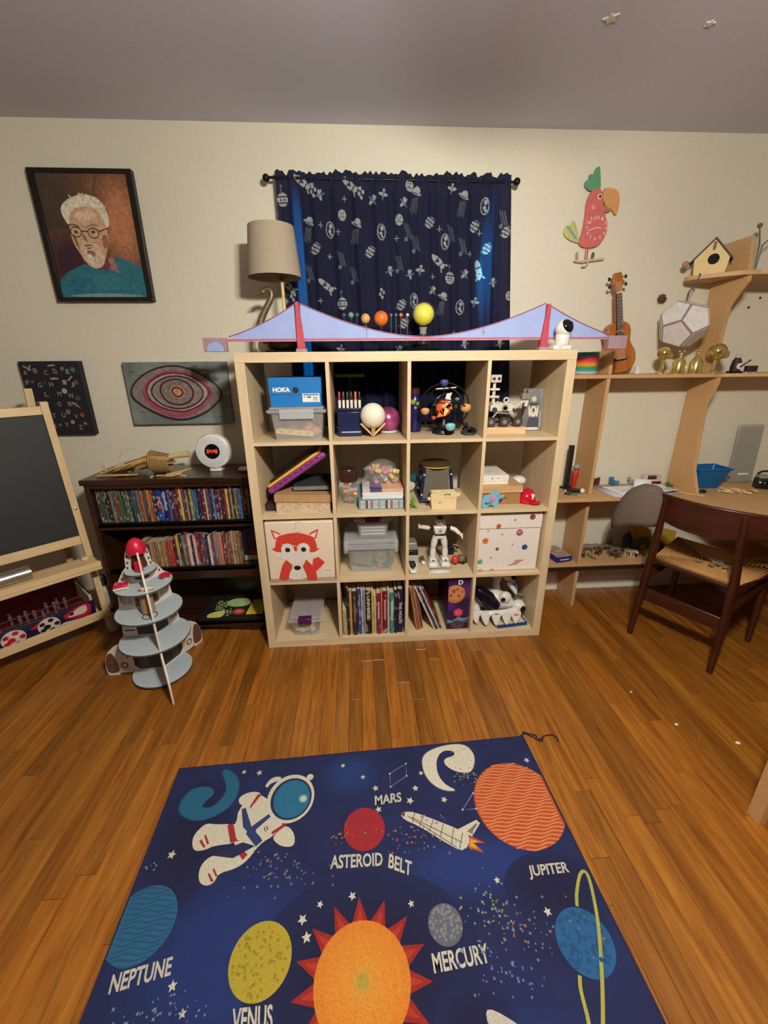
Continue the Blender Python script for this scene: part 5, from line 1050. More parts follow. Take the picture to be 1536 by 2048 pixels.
# mini helmet
hm = thing('mini_helmet', 'small glossy red batting helmet with white emblem', 'helmet', (1.36, .11, ROW[1])); HR = pm('helmet_red', (196, 18, 40), .18)
g = G(hm, rotz(-.45)); g.ball((0, 0, .022), .05, (.9, 1.0, 1.0), 24, 12, z0=0); g.lathe([(.045, 0.0005), (.0455, .012), (.045, .0219)], (0, 0, 0), 24, Matrix.Diagonal((1, 1.1, 1, 1))); g.done('shell', HR)
G(hm, rotz(.55)).prism([(-.032, -.035), (-.03, -.062), (-.012, -.078), (.012, -.078), (.03, -.062), (.032, -.035)], .008, .012, 'z').done('brim', HR, bevel=.001)
hm2 = lambda x, z, h: tuple(W[hm.name] @ (rotz(.35) @ Vector((x, -(.0515+h)*math.sqrt(max(.05, 1-((z-.022)/.052)**2-(x/.056)**2)), z))))
k = Ink(hm2, .0003, .0008); k.text('P', (-.009, .028), (.02, 0), (0, .026), (226, 220, 216), .06); k.done('emblem', hm)
# white gadget
gd = thing('white_gadget', 'rounded white gadget standing between the wooden box and the right side panel', 'gadget', (1.336, .25, ROW[1])); 
G(gd, TR(.03, .0, .075)).ball((0, 0, 0), .034, (1.15, 1.0, .8), 20, 12).done('dome', WHITE); G(gd).lathe([(.024, 0), (.026, .05)], (.03, 0, 0), 18).done('stand', WHITE); G(gd, TR(.03, -.03, .06)).ball((0, 0, 0), .01, (1.6, .5, .6)).done('vent', pm('grey_mark', (90, 90, 90)))
# ================================================================== THIRD ROW
CREAM = pm('canvas_cream', (226, 208, 182), .8, var=.03, scale=90, bump=.15)
fx = thing('fabric_bin', 'cream fabric storage bin with a red fox on its front', 'storage bin', (.209, .19, ROW[2]))
G(fx).box(-.163, .163, -.19, .17, .012, .32).done('body', CREAM, bevel=.006); G(fx).box(-.164, .164, -.1915, .171, 0, .0118).done('base_trim', pm('taupe_trim', (172, 150, 130), .8), bevel=.003)
G(fx).box(-.014, .014, -.194, -.1905, .268, .322).done('pull_tab', CREAM, bevel=.001)
k = Ink(lambda x, z, h: (x, -h-.0004, z), .0002, .0003); FR = (206, 58, 44); FW = (222, 214, 202); FO = (226, 150, 130)
k.poly(smooth2([(.074,.675),(.080,.677),(.131,.648),(.092,.622),(.085,.635)], 1), FR); k.poly([(.083,.666),(.120,.647),(.094,.632)], FW)
k.poly(smooth2([(.302,.671),(.296,.673),(.245,.645),(.283,.617),(.291,.632)], 1), FR); k.poly([(.294,.661),(.256,.643),(.281,.628)], FW)
k.poly(smooth2([(.07,.567),(.116,.556),(.15,.552),(.187,.552),(.225,.552),(.256,.553),(.305,.555),(.275,.528),(.231,.513),(.21,.487),(.188,.478),(.167,.484),(.131,.517),(.08,.53)], 2), FW)
k.poly(smooth2([(.09,.600),(.1,.63),(.127,.65),(.19,.659),(.245,.648),(.28,.625),(.290,.59),(.289,.572)], 2)+[(.302,.571),(.279,.553),(.258,.551),(.241,.575),(.218,.59),(.2,.575),(.187,.558),(.172,.575),(.160,.59),(.138,.59),(.116,.557),(.093,.559),(.070,.577),(.086,.58)], FR)
for x in (.147, .224): k.poly(circ(x, .572, .031, 26), FW); k.poly(circ(x, .568, .0125, 20), (26, 22, 22))
k.poly(smooth2([(.13,.52),(.187,.56),(.245,.52),(.206,.482),(.168,.482)], 2), FW)
k.poly(smooth2([(.136,.517),(.116,.49),(.102,.45),(.09,.405),(.139,.403),(.145,.441),(.166,.478),(.15,.50)], 1), FR)
k.poly([(.214,.477),(.224,.495),(.231,.514),(.25,.495),(.262,.477),(.268,.517),(.294,.525),(.324,.496),(.30,.468),(.277,.447),(.28,.42),(.279,.397),(.233,.399),(.230,.43),(.222,.455)], FR); k.poly([(.236,.511),(.262,.479),(.262,.512)], FW); k.line([(.262,.48),(.262,.515)], .002, FO)
k.poly(smooth2([(.166,.477),(.209,.477),(.224,.44),(.229,.405),(.14,.405),(.148,.44)], 1), FW); k.poly(circ(.187,.470,.017,24,.0125), (18, 16, 16))
k.done('fox_print', fx, printed('felt_print', .9, .08, 90, .2))
k = Ink(lambda x, z, h: (x, -h-.0004, z), .0001, .001); k.poly([(.309,.432),(.36,.428),(.361,.469),(.310,.473)], (228, 214, 192)); k.line(smooth2([(.316,.448),(.322,.456),(.326,.446),(.332,.455),(.338,.446),(.346,.454),(.353,.447)], 1, closed=False), .0016, (110, 84, 70)); k.done('brand_tag', fx, kind='stuff')
PUR = pm('purple_latch', (74, 26, 78), .3)
c2 = thing('storage_bin', 'large clear bin of craft supplies under a smaller clear bin', 'bin', (.556, .19, ROW[2])); bin_box(c2, -.122, .122, -.125, .14, 0, .135, taper=.014); lid(c2, -.137, .137, -.14, .155, .1355, .05)
for s in (-1, 1): G(c2).box(s*.128-.012, s*.128+.012, -.143, .05, .118, .187).done('handle', BINL, bevel=.008)
for x, y, z, c, l, sz in ((.05, -.09, .028, (222, 130, 130), 'pink card', (.03, .012, .04)), (.085, -.075, .02, (60, 90, 140), 'blue block', (.04, .03, .03)), (-.04, -.05, .05, (120, 124, 108), 'grey-green bundle', (.11, .05, .07)), (.0, .03, .04, (150, 140, 120), 'tan bundle', (.16, .08, .06))):
    G(None, TR(.556+x, .19+y, ROW[2]+z+.004) @ rotz(x*8)).cbox((0, 0, 0), sz).done('craft_piece', pm('craft_'+l.replace(' ', '_'), c, .6), bevel=.006, cat='craft supply', label=l+' inside the large clear bin', group='supplies in the large clear bin')
t = thing('tape_roll', 'pale green roll of tape inside the large clear bin', 'tape', (.61, .085, ROW[2]+.075)); g = G(t, Matrix.Rotation(PI/2, 4, 'X')); g.lathe([(.018, -.009), (.029, -.009), (.029, .009), (.018, .009), (.018, -.009)], (0, 0, 0), 26, cap=False); g.done('roll', pm('tape_green', (120, 140, 126), .4)); G(t, Matrix.Rotation(PI/2, 4, 'X')).lathe([(.0165, -.008), (.0178, -.008), (.0178, .008), (.0165, .008), (.0165, -.008)], (0, 0, 0), 26, cap=False).done('core', CBD)
c3 = thing('storage_bin', 'small clear bin with purple latch stacked on a larger bin', 'bin', (.568, .19, ROW[2]+.1858)); bin_box(c3, -.083, .083, -.095, .105, 0, .092, taper=.010); lid(c3, -.097, .097, -.108, .118, .0925, .028, None, (PUR, .078, 'purple latch'))
for i in range(3): t = G(None, TR(.568, .16, ROW[2]+.1858+.012+.018*i)).cbox((0, 0, 0), (.125, .10, .009)).done('game_case', pm('case_white', (214, 210, 206), .4), bevel=.002, cat='case', label='white flat case in the small purple-latched bin, %s' % ('bottom', 'middle', 'top')[i]+' of its stack', group='cases in the small bin')
# humanoid robot
hr = thing('toy_robot', 'white humanoid toy robot with spread arms and black visor head', 'robot', (.92, .13, ROW[2]), rot=Matrix.Diagonal((.87, .87, .87, 1))); RBW = pm('robot_white', (224, 220, 212), .3, var=.02); RBK = pm('robot_black', (30, 28, 32), .3)
for s in (-1, 1):
    x = s*.038
    g = G(hr); g.frus(x-.026, x+.026, -.05, .045, .0, .03, -.004, -.004); g.box(x-.022, x+.022, -.03, .035, .03, .052); f_ = g.done('foot', RBW, bevel=.008); G(hr, TR(x, -.0315, .043)).cbox((0, 0, 0), (.012, .003, .008)).done('foot_mark', RBK, f_)
    G(hr).tube([(x, .0, .052), (x, -.002, .09), (x*.95, .0, .118)], [.016, .019, .016], 12).done('shin', RBW); G(hr).ball((x*.95, 0, .118), .015).done('knee', pm('robot_grey', (150, 146, 140), .4)); G(hr).tube([(x*.95, 0, .122), (x*.8, 0, .155), (x*.62, 0, .188)], [.016, .021, .018], 12).done('thigh', RBW)
G(hr).frus(-.036, .036, -.022, .022, .176, .198, .01, .004).done('pelvis', RBW, bevel=.006); G(hr).box(-.03, .03, -.02, .02, .1985, .208).done('waist', RBK, bevel=.003)
g = G(hr); g.frus(-.042, .042, -.026, .024, .2085, .262, .010, .004); g.done('torso', RBW, bevel=.010); G(hr, TR(0, -.0265, .236) @ Matrix.Rotation(PI/2, 4, 'X')).lathe([(.010, 0), (.009, .003)], (0, 0, 0), 16).done('chest_disc', pm('robot_grey', (150, 146, 140)))
g = G(hr); g.tube([(0, 0, .262), (0, 0, .27)], .012, 10); g.done('neck', RBK); g = G(hr); g.ball((0, -.002, .288), .029, (1, .95, .85), 18, 12); g.done('head', RBW); G(hr).ball((0, .0, .303), .024, (.9, .9, .9), 16, 10, z0=-.2).done('visor', RBK)
for s in (-1, 1): G(hr, TR(s*.03, 0, .288)).ball((0, 0, 0), .012, (.5, 1, 1)).done('ear', RBW); G(hr).ball((s*.01, -.0285, .288), .0035).done('eye', pm('eye_amber', (120, 80, 40), .3))
for s, P in ((-1, [(-.058, 0, .246), (-.085, -.005, .253), (-.115, -.015, .262)]), (1, [(.058, 0, .246), (.09, -.01, .236), (.115, -.025, .215)])):
    G(hr).ball((s*.054, 0, .246), .017, (.85, 1, 1)).done('shoulder', RBK); G(hr).tube([P[0], P[1], P[2]], [.012, .015, .012], 12).done('arm', RBW)
    e = P[2]; g = G(hr)
    if s > 0:
        for a in (-.5, .5): g.tube([e, (e[0]+.014, e[1]-.008, e[2]-.008+a*.014), (e[0]+.018, e[1]-.014, e[2]-.024+a*.012)], [.008, .007, .004], 8)
    else:
        for a in (-.5, .5): g.tube([e, (e[0]-.014, e[1]-.008, e[2]+.006+a*.016), (e[0]-.018, e[1]-.012, e[2]+.02+a*.012)], [.008, .007, .004], 8)
    g.done('hand', RBW)
nt_ = G(); nt_.add([(.852, .035, ROW[2]), (.965, .03, ROW[2]), (.955, .085, ROW[2]), (.862, .085, ROW[2])], [(0, 1, 2, 3)]); nt_.done('folded_note', CARD, cat='paper', label='white slip of paper at the toy robot\'s feet', solid=.002, at=(.91, .06, ROW[2]))
bpl = G(); bpl.box(.96, .985, .07, .2, ROW[2], ROW[2]+.003); bpl.done('grey_card', pm('grey_card', (160, 150, 140), .7), cat='card', label='grey card strip right of the toy robot\'s feet')
# toy shuttle, controller, charger on the left
sh = thing('toy_shuttle', 'white and black toy hover craft nose toward the viewer, left of the robot', 'toy', (.772, .07, ROW[2]), 0)
G(sh).prism([(-.016, -.045), (.016, -.045), (.024, .0), (.024, .06), (-.024, .06), (-.024, .0)], .003, .02, 'z').done('hull', RBW, bevel=.006)
G(sh).prism([(-.004, -.026), (.004, -.026), (.015, .0), (.015, .05), (-.015, .05), (-.015, .0)], .0203, .034, 'z').done('canopy', RBK, bevel=.004); 
for s in (-1, 1): G(sh).box(s*.02-.003, s*.02+.003, -.01, .058, .0205, .036).done('fin', RBW, bevel=.001)
ct = thing('grey_console', 'grey and white boxy gadget with black band behind the toy hover craft', 'gadget', (.782, .2, ROW[2])); G(ct).box(-.035, .03, -.04, .05, 0, .045).done('base', pm('pale_grey', (180, 178, 170), .5), bevel=.004); G(ct).box(-.036, .031, -.042, .05, .0453, .072).done('band', BLACK, bevel=.003); G(ct).frus(-.03, .026, -.035, .045, .0723, .115, -.003, -.003).done('hood', pm('silver_grey', (150, 146, 138), .4, .3), bevel=.006)
G().ball((.838, .13, ROW[2]+.012), .012, (1, 1, 1)).done('white_bead', WHITE, cat='ball', label='tiny white ball on the shelf left of the robot\'s feet', at=(.838, .13, ROW[2]))
cb = G(); cb.tube([(.83, .2, ROW[2]+.006), (.85, .18, ROW[2]+.006), (.845, .15, ROW[2]+.006), (.825, .16, ROW[2]+.006), (.83, .19, ROW[2]+.016), (.85, .2, ROW[2]+.016)], .005, 8); cb.done('coiled_cable', pm('cable_brown', (96, 80, 60), .5), cat='cable', label='loop of brownish cable on the shelf left of the robot')
# red toy right of the robot
rt = thing('toy_truck', 'small red and grey toy machine right of the robot\'s feet', 'toy', (1.022, .14, ROW[2])); RDT = pm('toy_red', (206, 62, 54), .35)
G(rt, TR(-.014, -.02, .03)).ball((0, 0, 0), .022, (.9, .9, 1.1)).done('drum', RDT); G(rt).box(.008, .04, -.02, .02, .012, .045).done('cab', pm('olive_grey', (120, 108, 84), .5), bevel=.006); G(rt).box(-.02, .036, -.016, .016, .006, .012).done('chassis', BLACK)
for x in (-.012, .03):
    for y in (-.02, .02): G(rt, TR(x, y, .010) @ Matrix.Rotation(PI/2, 4, 'X')).lathe([(.010, -.004), (.010, .004)], (0, 0, 0), 14).done('wheel', BLACK)
G(rt).tube([(.03, 0, .04), (.045, -.01, .03), (.048, -.02, .01)], .004, 8).done('hose', BLACK)
bt_ = thing('black_toy_part', 'black jointed toy part on the shelf behind the small red toy machine', 'toy', (1.0, .26, ROW[2])); G(bt_).box(-.03, .03, -.02, .02, 0, .05).done('block', BLACK, bevel=.004); G(bt_).tube([(.0, -.02, .05), (.03, -.03, .06), (.05, -.03, .045)], .006, 8).done('arm', BLACK)
# planet bin
pl = thing('fabric_bin', 'white lidded fabric bin printed with small planets', 'storage bin', (1.262, .2, ROW[2])); WC = pm('canvas_white', (226, 218, 208), .8, var=.03, scale=90, bump=.15)
G(pl).box(-.16, .158, -.168, .17, 0, .262).done('body', WC, bevel=.006); G(pl).box(-.162, .160, -.172, .172, .2365, .318).done('lid', WC, bevel=.006); G(pl).box(-.161, .159, -.16, .17, .3183, .322).done('blue_lining', pm('lining_blue', (70, 92, 130), .8))
k = Ink(lambda x, z, h: (x, (.0275 if z > .628 else .0315)-h, z), .0002, .0003)
for x, z, r, c, c2_ in [(1.368,.69,.015,(150,66,56),(110,50,50)),(1.311,.606,.017,(158,50,62),(220,190,180)),(1.137,.566,.0165,(226,140,56),(120,70,40)),(1.345,.525,.0145,(38,62,112),(60,90,150)),(1.201,.520,.0085,(90,86,80),(120,110,100)),(1.117,.452,.013,(96,160,130),(130,180,150)),(1.197,.648,.012,(206,90,60),(160,70,50)),(1.279,.681,.005,(140,140,136),(100,100,96)),(1.221,.603,.005,(170,164,156),(140,136,130)),(1.278,.545,.004,(150,140,130),(110,100,96)),(1.172,.474,.0035,(120,110,110),(90,80,80)),(1.146,.624,.0035,(160,156,150),(130,126,120))]:
    P = circ(x, z, r, 20); P = clip2(P, 1, .6295 if z > .62 else .6275, 1 if z > .6295 else -1) if abs(z-.6285) < r else P
    k.poly(P, c); 
    if r > .008: k.line([(x-r*.7, z+r*.25), (x+r*.7, z+r*.3)], r*.28, c2_); k.poly(circ(x+r*.2, z-r*.4, r*.2, 8), c2_); k.poly(circ(x-r*.35, z-.1*r, r*.17, 8), c2_)
k.line([(1.268,.426),(1.3,.44),(1.345,.456)], .004, (206,140,116)); 
for i in range(4): k.line([(1.29+.002*i, .432+.007*i), (1.318+.004*i, .436+.007*i)], .004, (214, 160, 140))
k.line([(1.17,.4055),(1.19,.407)], .006, (190, 120, 100)); k.line([(1.11,.404),(1.13,.405)], .006, (190, 130, 110))
k.done('planet_print', pl, printed('felt_print'), kind='stuff')
# ================================================================== BOTTOM ROW
c4 = thing('storage_bin', 'long clear bin with purple latch and pale foam pieces, bottom row', 'bin', (.197, .165, ROW[3])); 
bin_box(c4, -.075, .075, -.135, .13, 0, .092, taper=.010); lid(c4, -.09, .09, -.15, .145, .0925, .026, clear('clear_lid', (214, 206, 208), .32, .2), (PUR, .07, 'purple latch'))
r4 = random.Random(9); FL = []
FOAM = [pm('foam_yellow', (222, 204, 130), .8), pm('foam_cream', (226, 214, 170), .8)]
for i in range(30):
    x, y, z = r4.uniform(-.046, .046), r4.uniform(-.112, -.02), .014+.0016*i; a = r4.uniform(0, 3)
    g = G(None, TR(.197+x, .165+y, ROW[3]+z) @ rotz(a) @ Matrix.Rotation(r4.uniform(-.5, .5), 4, 'X'))
    g.tube([(-.017, .004, 0), (-.008, -.002, 0), (.008, -.002, 0), (.017, .004, 0)], [.009, .0105, .0105, .009], 10)
    o = g.done('foam_piece', FOAM[i % 2], cat='foam piece', group='foam pieces in the bottom bin', at=(.197+x, .165+y, ROW[3]+z)); FL.append((.197+x, o, ('pale yellow', 'cream')[i % 2]))
rank_labels(FL, '%s foam piece in the bottom clear bin, %s')
# ---- books: one unit book (cover, pages), copied for each
BOOKC = tinted('book_cover', .45, True); BOOKP = pm('book_pages', (206, 194, 166), .8, var=.1, scale=200)
def unit_book():
    """thickness along x, depth along +y (spine at y=0 bulging to -y), height z, all of size 1"""
    o = thing('book', 'x', 'book', (0, 0, -5)); g = G(o)
    P = [(-.5, 1), (-.5, .02), (-.3, -.006), (0, -.014), (.3, -.006), (.5, .02), (.5, 1), (.40, 1), (.40, .06), (-.40, .06), (-.40, 1)]
    g.prism(P, 0, 1, 'z'); g.done('cover', BOOKC, smooth=False); G(o).box(-.398, .398, .065, .97, .015, .985).done('pages', BOOKP, smooth=False); return o
BOOK0 = unit_book(); used = [False]
def book(x, y, z, t, d, h, rgb, label, group, tilt=0., pages=None):
    M = TR(x, y, z) @ Matrix.Rotation(tilt, 4, 'Y') @ Matrix.Diagonal((t, d, h, 1))
    if not used[0]: o = BOOK0; o.matrix_world = M; W[o.name] = M; used[0] = True
    else: o = copy_tree(BOOK0, M)
    o['label'] = label; o['category'] = 'book'; o['group'] = group
    for ch in o.children:
        if ch.name.startswith('cover'): ch.color = (*lin(rgb), 1)
        W[ch.name] = M
    return o
def cname(c):
    r, g_, b = c; mx, mn = max(c), min(c); v = mx
    if mx-mn < 26: return 'black' if v < 56 else 'dark grey' if v < 90 else 'grey' if v < 150 else 'white'
    d = 'dark ' if v < 100 else 'pale ' if mn > 120 else ''
    if r >= g_ and r >= b:
        if g_-b > 46 and g_ > .72*r: return d+'yellow'
        if g_ > .5*r and g_ >= b: return d+('orange' if r > 150 and b < 110 else 'brown' if v < 150 else 'tan')
        return d+('pink' if b > .75*g_ and b > 90 else 'red' if b < .9*r and g_ < .45*r else 'maroon' if v < 130 else 'red')
    if g_ >= r and g_ >= b: return d+('teal' if b > .75*g_ else 'green')
    return d+('purple' if r > .65*b and g_ < r else 'teal' if g_ > .85*b else 'blue')
def row_of_books(L, x0, y, z, group, where, tilt0=0.):
    """L: (thickness, height, colour[, tilt]); labels name colour and place"""
    x = x0; cnt = {}; out = []
    for i, b in enumerate(L):
        t, h, c = b[:3]; tl = b[3] if len(b) > 3 else tilt0
        nm = cname(c); cnt[nm] = cnt.get(nm, 0)+1; out.append((x, b, nm, cnt[nm])); x += t+.0006
    for i, (xx, b, nm, n_) in enumerate(out):
        lab = ('%s book, %s from left %s' % (nm, ordn(i), where)) if i < len(out)-1 else ('%s book at right end %s' % (nm, where))
        if i == 0: lab = '%s book at left end %s' % (nm, where)
        t, h, c = b[:3]; tl = b[3] if len(b) > 3 else tilt0
        book(xx+t/2, y+random.uniform(0, .012), z, t, .13 if h < .2 else .2, h, c, lab, group, tl)
    return x
BB = [(.022,.155,(176,162,120)),(.014,.285,(30,30,34)),(.016,.265,(204,150,96)),(.026,.262,(62,44,30)),(.020,.272,(50,70,130)),(.012,.27,(190,186,196)),(.012,.27,(150,146,150)),(.031,.262,(30,24,26)),(.012,.262,(216,196,70)),(.014,.235,(196,186,176)),(.024,.245,(150,30,38)),(.008,.255,(210,150,140)),(.026,.253,(124,28,34)),(.012,.26,(206,196,186)),(.024,.245,(70,140,124)),(.018,.26,(36,30,30)),(.030,.262,(40,28,70))]
sc_ = .324/sum(b[0]+.0007 for b in BB); BB = [(b[0]*sc_,)+b[1:] for b in BB]
xe = row_of_books(BB, .396, .022, ROW[3], 'books in the bottom row compartment', 'in the second bottom compartment')
def bars(k, x, z0, z1, w, rgb):
    """lettering too small to read: a broken line of flecks down the spine"""
    z = z1
    while z > z0+.006:
        l = random.uniform(.005, .012); k.poly([(x-w*.4, z-l*.75), (x+w*.4, z-l*.75), (x+w*random.uniform(.2, .45), z), (x-w*random.uniform(.2, .45), z)], rgb); k.n -= 1; z -= l
def spine_text(txt, x, z0, z1, w, y, rgb, par_col=None, name='spine_lettering', bold=.02):
    """vertical title reading downward, printed on the spine of the book that stands at x"""
    best = min([o for o in COL.objects if o.type == 'EMPTY' and o.name.startswith('book') and not o.name.startswith('bookcase')], key=lambda o: abs(o.matrix_world.translation.x-x)+abs(o.matrix_world.translation.z-ROW[3])*3)
    yy = best.matrix_world.translation.y-.0035
    k = Ink(lambda a, b, h: (a, yy-h, b), .0001, .0004); 
    if txt: k.text(txt, (x-w/2, z1), (0, z0-z1), (w, 0), rgb, bold)
    else: bars(k, x, z0, z1, w, rgb)
    k.done(name, best, kind='stuff')

for txt, bi, zz0, zz1, c in (('UNIVERSE', 7, .10, .235, (220, 214, 200)), ('', 10, .09, .2, (214, 170, 160)), ('', 12, .09, .21, (214, 150, 140)), ('', 14, .08, .2, (200, 220, 206)), ('THE MOON', 16, .06, .19, (206, 200, 214)), ('', 3, .08, .2, (150, 110, 80))):
    xb = .396+sum(b[0]+.0006 for b in BB[:bi])+BB[bi][0]/2; spine_text(txt, xb, ROW[3]+zz0, ROW[3]+zz1, BB[bi][0]*.55, 0, c)
# leaning picture books and the puzzle box
LB = [(.008,.27,(206,150,96)),(.008,.262,(190,110,70)),(.006,.26,(216,180,150)),(.010,.265,(170,84,50)),(.006,.245,(200,150,120))]
x = .797
for i, (t, h, c) in enumerate(LB):
    book(x, .04+.004*i, ROW[3]+.002, t, .24, h, c, '%s thin book leaning left, %s from left in the third bottom compartment' % (cname(c), ordn(i)), 'leaning picture books', -.155); x += t+.0008
x = .893
for i, (t, h, c) in enumerate([(.011,.285,(222,216,204)),(.010,.275,(44,48,100)),(.011,.27,(214,204,180)),(.010,.262,(120,40,38))]):
    book(x, .035+.003*i, ROW[3]+.003+t*.19, t, .24, h, c, '%s picture book slumped steeply, %s of the steep group left of the puzzle box' % (cname(c), ordn(i)), 'slumped picture books', -.40); x += t/math.cos(.40)+.0008
pz = thing('puzzle_box', 'tall purple puzzle box with moon, pink badge and letter D', 'box', (1.018, .19, ROW[3]))
G(pz).box(-.058, .058, -.155, .1, 0, .318).done('box', pm('box_purple', (46, 22, 58), .45), bevel=.001); G(pz).box(-.0592, .0592, -.1562, .101, .012, .3195).done('lid', pm('box_night', (52, 24, 74), .4, var=.3, scale=16), bevel=.001)
k = Ink(lambda a, b, h: (1.018+a, .19-.1562-h, ROW[3]+b), .0002, .0004)
def pc_(P): return clip2(clip2(clip2(P, 0, -.0575, 1), 0, .0575, -1), 1, .013, 1)
for cx, cz, r, c in ((-.04,.15,.03,(70,34,120)),(.04,.24,.04,(84,40,110)),(.03,.16,.03,(36,20,52))): 
    for i in range(4): k.poly(pc_(circ(cx, cz, r*(1.2-.2*i), 20)), tuple(int((52, 24, 74)[j]*(1-(i+1)/4)+c[j]*(i+1)/4) for j in range(3)))
k.poly(pc_(circ(-.022, .222, .055, 34)), (190, 112, 70)); k.poly(pc_(circ(-.018, .228, .044, 30)), (206, 136, 84))
for x_, z_, r_ in ((-.03,.24,.014),(0,.21,.012),(-.045,.215,.012),(-.01,.25,.01),(.015,.235,.008)): k.poly(pc_(smooth2(star2(x_, z_, r_, 5, .7, x_*90), 1)), (150, 84, 60))
for a, b_ in ((.062, 40), (.046, 60)):
    k.poly(pc_([(-.0575, a-.02)]+[(-.0575+.115*i/8, a+.008*math.sin(i*1.3+b_)+.0012*i*2) for i in range(9)]+[(.0575, a-.02)]), (120, 140, 156) if a > .05 else (60, 74, 100))
k.poly([(-.0575, .013), (.0575, .013), (.0575, .043), (-.0575, .043)], (44, 14, 40))
k.poly([(.0+.028*math.cos(PI/6+PI*i/3), .108+.028*math.sin(PI/6+PI*i/3)) for i in range(6)], (206, 60, 92)); k.poly(circ(0, .108, .014, 12), (222, 110, 130)); k.poly(circ(0, .108, .006, 8), (190, 50, 80))
k.text('D', (-.008, .278), (.026, 0), (0, .03), (206, 214, 224), .06); 
for z_, l_ in ((.036, .08), (.026, .066), (.018, .05)):
    for q_ in range(7): k.line([(-l_/2+l_*q_/7, z_), (-l_/2+l_*(q_+.7)/7, z_)], .005, (170, 100, 118))
k.done('box_art', pz, kind='stuff')
# white robot dog on a blue book
bbk = thing('blue_book', 'blue book lying flat under the white robot pet', 'book', (1.318, .13, ROW[3])); G(bbk, rotz(.12)).prism([(-.09, -.10), (.085, -.10), (.085, .1), (-.09, .1), (-.09, .094), (.078, .094), (.078, -.094), (-.09, -.094)], 0.0, .018, 'z').done('cover', pm('book_blue', (18, 62, 122), .5)); G(bbk, rotz(.12)).box(-.088, .0775, -.0935, .0935, .002, .016).done('pages', BOOKP)
dg = thing('robot_pet', 'white and black robot dinosaur pet lying with clawed feet, bottom right compartment', 'robot', (1.26, .15, ROW[3]+.0185)); 
RB2 = RBW
g = G(dg); g.tube([(-.12, .05, .03), (-.06, .04, .075), (0, .02, .085), (.05, .0, .075), (.09, -.01, .06)], [.02, .052, .06, .05, .03], 18); g.done('torso', RB2)
g = G(dg); g.tube([(-.125, .03, .16), (-.10, -.005, .15), (-.06, -.03, .115), (-.02, -.04, .065), (-.012, -.036, .04)], [.01, .036, .046, .042, .012], 16); g.done('black_shell', pm('gloss_black', (16, 14, 26)))
g = G(dg); g.tube([(-.14, .02, .06), (-.12, -.02, .05), (-.10, -.04, .03)], [.012, .03, .012], 12); g.done('hip', RB2)
# raised head and neck
g = G(dg); g.tube([(.02, .05, .10), (.01, .05, .17), (.03, .045, .225)], [.03, .024, .02], 14); g.done('neck', RB2)
hh = TR(.065, .02, .205) @ Matrix.Rotation(.5, 4, 'Y') @ rotz(-.5)
g = G(dg, hh); g.ball((0, 0, .02), .036, (1.25, .9, .8), 18, 12); g.done('head', RB2); G(dg, hh).tube([(.02, -.012, .0), (.06, -.014, -.02), (.088, -.012, -.045)], [.024, .02, .004], 12).done('snout', RB2); G(dg, hh).prism([(.03, .0), (.075, -.01), (.06, .012)], -.036, -.030, 'y').done('blue_stripe', pm('stripe_blue', (40, 96, 160), .4)); G(dg, hh).ball((.02, -.02, .03), .018, (1.2, .6, .8), 14, 10).done('eye_visor', pm('gloss_black', (16, 14, 26)))
for x_, z_ in ((-.015, .215), (.045, .25)): G(dg).tube([(.02, .045, .2), (x_, .04, z_), (x_*.6, .035, z_+.03)], [.014, .012, .006], 10).done('ear', RB2)
# front joint disc and second (camera) ball at right
G(dg, TR(.045, -.03, .115)).ball((0, 0, 0), .036, (1, .8, 1), 20, 14).done('shoulder', RB2); G(dg, TR(.025, -.057, .117) @ Matrix.Rotation(PI/2, 4, 'X')).lathe([(.013, 0), (.012, .004), (.004, .006)], (0, 0, 0), 18).done('shoulder_cap', pm('gloss_black', (16, 14, 26)))
G(dg, TR(.125, -.03, .058)).ball((0, 0, 0), .036, (1.1, 1, 1), 20, 14).done('paw_ball', RB2); G(dg, TR(.142, -.063, .056) @ Matrix.Rotation(PI/2-.3, 4, 'X') @ Matrix.Rotation(.3, 4, 'Y')).lathe([(.017, -.004), (.016, .003), (.008, .006)], (0, 0, 0), 18).done('paw_cap', pm('gloss_black', (16, 14, 26)))
for z_, y_ in ((.105, .0), (.078, -.01)): G(dg).tube([(.12, y_+.04, z_), (.165, y_, z_)], .0028, 6).done('whisker', pm('whisker_green', (120, 150, 130), .4))
for i, (x_, y_, tl, w_) in enumerate([(-.135, -.085, .2, 1.0), (-.085, -.105, .1, 1.05), (-.028, -.112, .0, 1.05), (.032, -.108, -.05, 1.15), (.088, -.10, -.18, 1.2)]):
    M = TR(x_, y_, .048) @ Matrix.Rotation(-tl*.6, 4, 'Y') @ Matrix.Rotation(-.25, 4, 'X')
    P = smooth2([(-.024*w_, .022), (.024*w_, .022), (.022*w_, -.01), (.006, -.05), (-.006, -.05), (-.022*w_, -.01)], 2)
    cl_ = G(dg, M).prism(P, -.008, .006, 'y').done('claw', RB2, bevel=.003)
    if i == 4: G(dg, M).box(-.014, .012, -.0095, -.0082, -.004, .004).done('red_mark', pm('mark_red', (206, 110, 100), .4), cl_)
    if i == 2: G(dg, M).box(-.012, .012, -.0095, -.0082, .014, .018).done('dark_slot', BLACK, cl_)
G(dg).tube([(-.14, -.06, .045), (-.08, -.085, .05), (-.02, -.092, .055), (.04, -.09, .055), (.095, -.075, .06)], [.014, .018, .018, .02, .02], 12).done('foot_bar', RB2)
